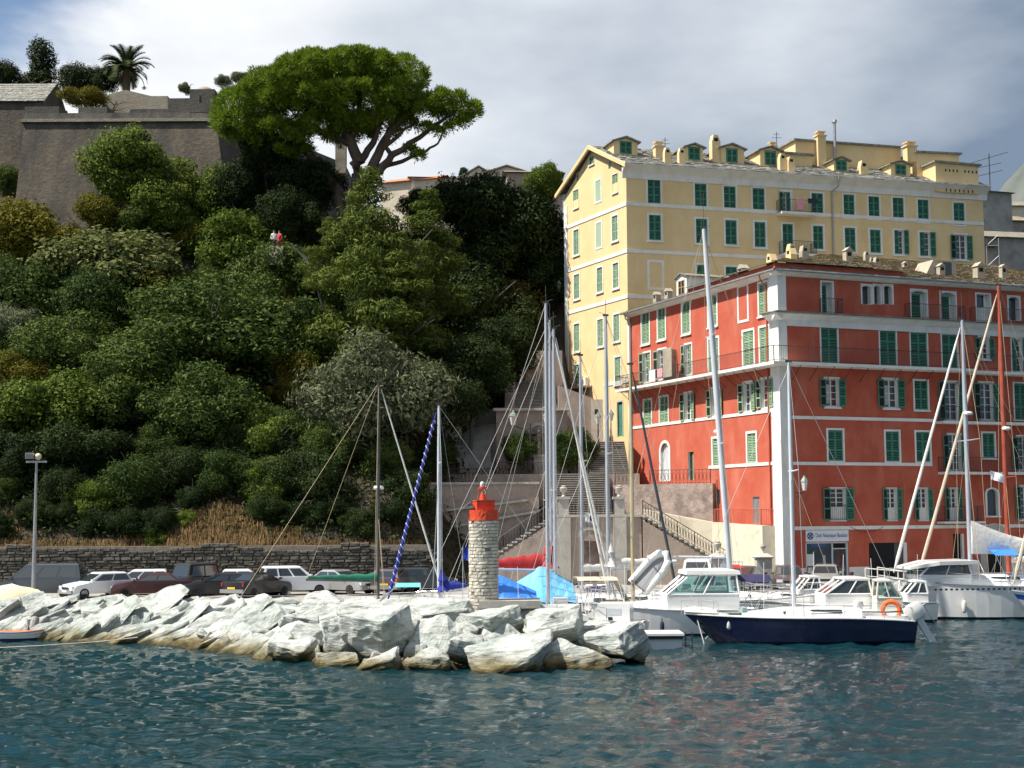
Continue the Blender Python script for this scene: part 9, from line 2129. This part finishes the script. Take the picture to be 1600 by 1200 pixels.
def cars():
    car('dark grey people carrier at the far left of the quay', 66, 81.5, R(183), 'car_slate', 'van', name='parked_van')
    car('white hatchback facing left, second car from the lamp post', 153, 81.0, R(225), 'car_white', 'hatch')
    car('white estate car half hidden behind the maroon saloon', 212, 84.0, R(190), 'car_white', 'wagon')
    car('dark maroon saloon beside the black off-roader', 238, 80.6, R(190), 'car_maroon', 'sedan')
    car('black soft-top off-roader with bright stickers on its windscreen', 293, 82.5, R(235), 'car_black', 'jeep')
    car('black saloon with sloping bonnet facing left', 345, 80.0, R(200), 'car_black', 'sedan')
    car('white hatchback behind the two black saloons', 388, 84.5, R(10), 'car_white', 'hatch')
    car('black saloon seen from behind with yellow number plate', 402, 80.6, R(62), 'car_black', 'sedan', 'plate_yellow')
    car('white off-road wagon parked nearest the stone wall', 459, 83.0, R(20), 'car_white', 'suv')
    car('silver grey saloon behind the green sail cover', 533, 83.5, R(-35), 'car_silver', 'sedan')
    car('dark red-lit estate car beside the silver saloon, near the black mast', 615, 84.0, R(80), 'car_bronze', 'wagon', 'plate_yellow')
    car('dark saloon behind the furled jibs, left of the beacon', 660, 85.5, R(30), 'car_slate', 'hatch')
    car('dark blue hatchback facing the water by the gate pillars', 1166, 84.8, R(-80), 'car_slate', 'hatch')
    car('bronze estate car facing the water at the building corner', 1232, 84.6, R(-98), 'car_bronze', 'wagon')
    car('silver hatchback facing the water in front of the club shop', 1290, 86.2, R(-105), 'car_silver', 'hatch')
    car('white delivery van with twin rear windows at the stair foot', 1092, 84.2, R(80), 'car_white', 'van', name='parked_van')
    # stickers on the off-roader
    p = at(285, 897, 77.2)
    # tarpaulin heap at far left
    p = at(8, 908, 73.2); t = thing('covered_dinghy', 'dinghy under a cream tarpaulin at the left edge of the quay', 'boat', (p.x, 74.2, QZ)); rs = []
    for k in range(9):
        u = k / 8; w = 0.85 * math.sin(math.pi * (0.12 + 0.8 * u)); h = 0.85 * math.sin(math.pi * (0.15 + 0.75 * u)) ** 0.8
        rs.append([Vector((-1.8 + 3.6 * u, w * c, max(0.15, h * (1 - abs(c) ** 2.2) + 0.25 + 0.06 * math.sin(k * 2 + c * 4)))) for c in np.linspace(-1, 1, 9)])
    MB().rings(rs, closed=False, cap0=False, cap1=False).build('tarpaulin', 'tarp_cream', t, smooth=True); MB().bx(-1.6, 1.7, -0.7, 0.7, 0.0, 0.3).build('hull', 'gelcoat_grey', t)
    # iron gate between the pillars
    t = thing('lattice_gate', 'white lattice gate panel beside the stairway gate pillar', 'gate', (xat(1138, 86), 86.6, QZ)); m = MB()
    for i in range(5): m.bx(i * 0.22 - 0.02, i * 0.22 + 0.02, -0.02, 0.02, 0, 1.7)
    for j in range(6): m.bx(0, 0.9, -0.022, 0.022, j * 0.32, j * 0.32 + 0.05)
    m.build('lattice', 'white_trim', t)
    # quay ramp rails before the garage
    for px0, px1, y0, y1, lab in ((1352, 1412, 888, 893, 'white boarding ramp railing in front of the open garage, left one'), (1375, 1440, 887, 897, 'white boarding ramp railing in front of the open garage, right one')):
        a = at(px0, y0, 84.6); b = at(px1, y1, 84.6); t = thing('ramp_railing', lab, 'railing', (a.x, a.y + (0.6 if px0 > 1360 else 0), QZ)); zz = a.z - QZ; e_ = Vector((b.x - a.x, 0, b.z - QZ))
        m = MB().tube([(0, 0, zz), e_], 0.04, 6).tube([(0, 0, zz - 0.45), e_ - Vector((0, 0, 0.45))], 0.03, 6); m.build('rail', 'white_trim', t)
        for u in (0, 0.5, 1): q = Vector((0, 0, zz)).lerp(e_, u); MB().tube([q, Vector((q.x, 0, 0.0))], 0.035, 6).build('post', 'white_trim', t)
    # bollards
    for px_, lab in ((1276, 'dark iron mooring bollard right of the club shop window'), (1328, 'dark iron mooring bollard left of the open garage')):
        Y = 87.6; MB_ = MB().lathe([(0.12, 0), (0.10, 0.4), (0.09, 0.75), (0.15, 0.8), (0.13, 0.92), (0, 0.95)], 10); o = MB_.build('bollard', 'iron', None, (xat(px_, Y), Y, QZ), smooth=True); tag(o, lab, 'bollard')
    # small blue sign on the stair wall
    p = at(691, 821, 95.9); o = MB().bx(-0.16, 0.16, -0.02, 0.0, -0.2, 0.2).build('wall_sign', 'flag_blue', None, p); tag(o, 'small blue square sign on the pink stair wall', 'sign'); 
cars()
# two walkers on the hillside path
def person(label, px, py, Y, shirt, legs, h=1.7, turn=0.0, arm=0.3):
    p = at(px, py, Y); t = thing('person', label, 'person', (p.x, Y, p.z - h), turn); s = h / 1.72
    J = [(0, 0, 0.95), (0, 0, 1.15), (0, 0, 1.38), (0, 0, 1.50), (0, -0.02, 1.62), (-0.19, 0, 1.40), (-0.25, 0.02, 1.13), (-0.2, -0.14, 0.92), (0.19, 0, 1.40), (0.26, 0.0, 1.13), (0.24, -arm * 0.4, 0.9), (-0.1, 0, 0.88), (-0.11, 0.03, 0.48), (-0.11, 0.0, 0.06), (-0.12, -0.13, 0.03), (0.1, 0, 0.88), (0.12, -0.06, 0.48), (0.12, 0.08, 0.06), (0.13, -0.05, 0.03), (0, -0.02, 1.7)]
    E = [(0, 1), (1, 2), (2, 3), (3, 4), (2, 5), (5, 6), (6, 7), (2, 8), (8, 9), (9, 10), (0, 11), (11, 12), (12, 13), (13, 14), (0, 15), (15, 16), (16, 17), (17, 18), (4, 19)]
    Rr = [0.15, 0.14, 0.15, 0.06, 0.10, 0.075, 0.05, 0.035, 0.075, 0.05, 0.035, 0.1, 0.065, 0.045, 0.03, 0.1, 0.065, 0.045, 0.03, 0.085]
    me = bpy.data.meshes.new('body'); me.from_pydata([tuple(c * s for c in j) for j in J], E, []); o = link('body', me, t)
    md = o.modifiers.new('skin', 'SKIN'); sv = me.skin_vertices[0].data
    for i, r_ in enumerate(Rr): sv[i].radius = (r_ * s, r_ * s * 0.85)
    sv[0].use_root = True; o.modifiers.new('sub', 'SUBSURF').levels = 1
    dg = bpy.context.evaluated_depsgraph_get(); m2 = bpy.data.meshes.new_from_object(o.evaluated_get(dg)); o.modifiers.clear(); o.data = m2
    for mt in ('skin', shirt, legs): m2.materials.append(MATS[mt])
    for pl in m2.polygons: z = pl.center.z / s; pl.material_index = 2 if z < 0.98 else (1 if z < 1.45 and not (z < 1.0) else 0); pl.use_smooth = True
    MB().lathe([(0.09 * s, 1.62 * s), (0.115 * s, 1.68 * s), (0.10 * s, 1.77 * s), (0, 1.8 * s)], 10, (0, 0.015, 0)).build('hair', 'hair', t, smooth=True)
    return t
person('person in a white top and dark trousers on the hillside path', 428.5, 360, 112.0, 'cloth_white', 'cloth_dark', 1.72, R(15))
person('person in a red top standing on the hillside path', 436.5, 361, 112.3, 'cloth_red', 'cloth_red', 1.66, R(-20), 0.6)
p = at(432, 384, 111.3); tag(MB().bx(-0.6, 0.5, 0, 1.6, -1.5, -0.02).build('path_ledge', 'cream_plaster', None, p), 'pale stone ledge below the two walkers on the slope', 'ledge')
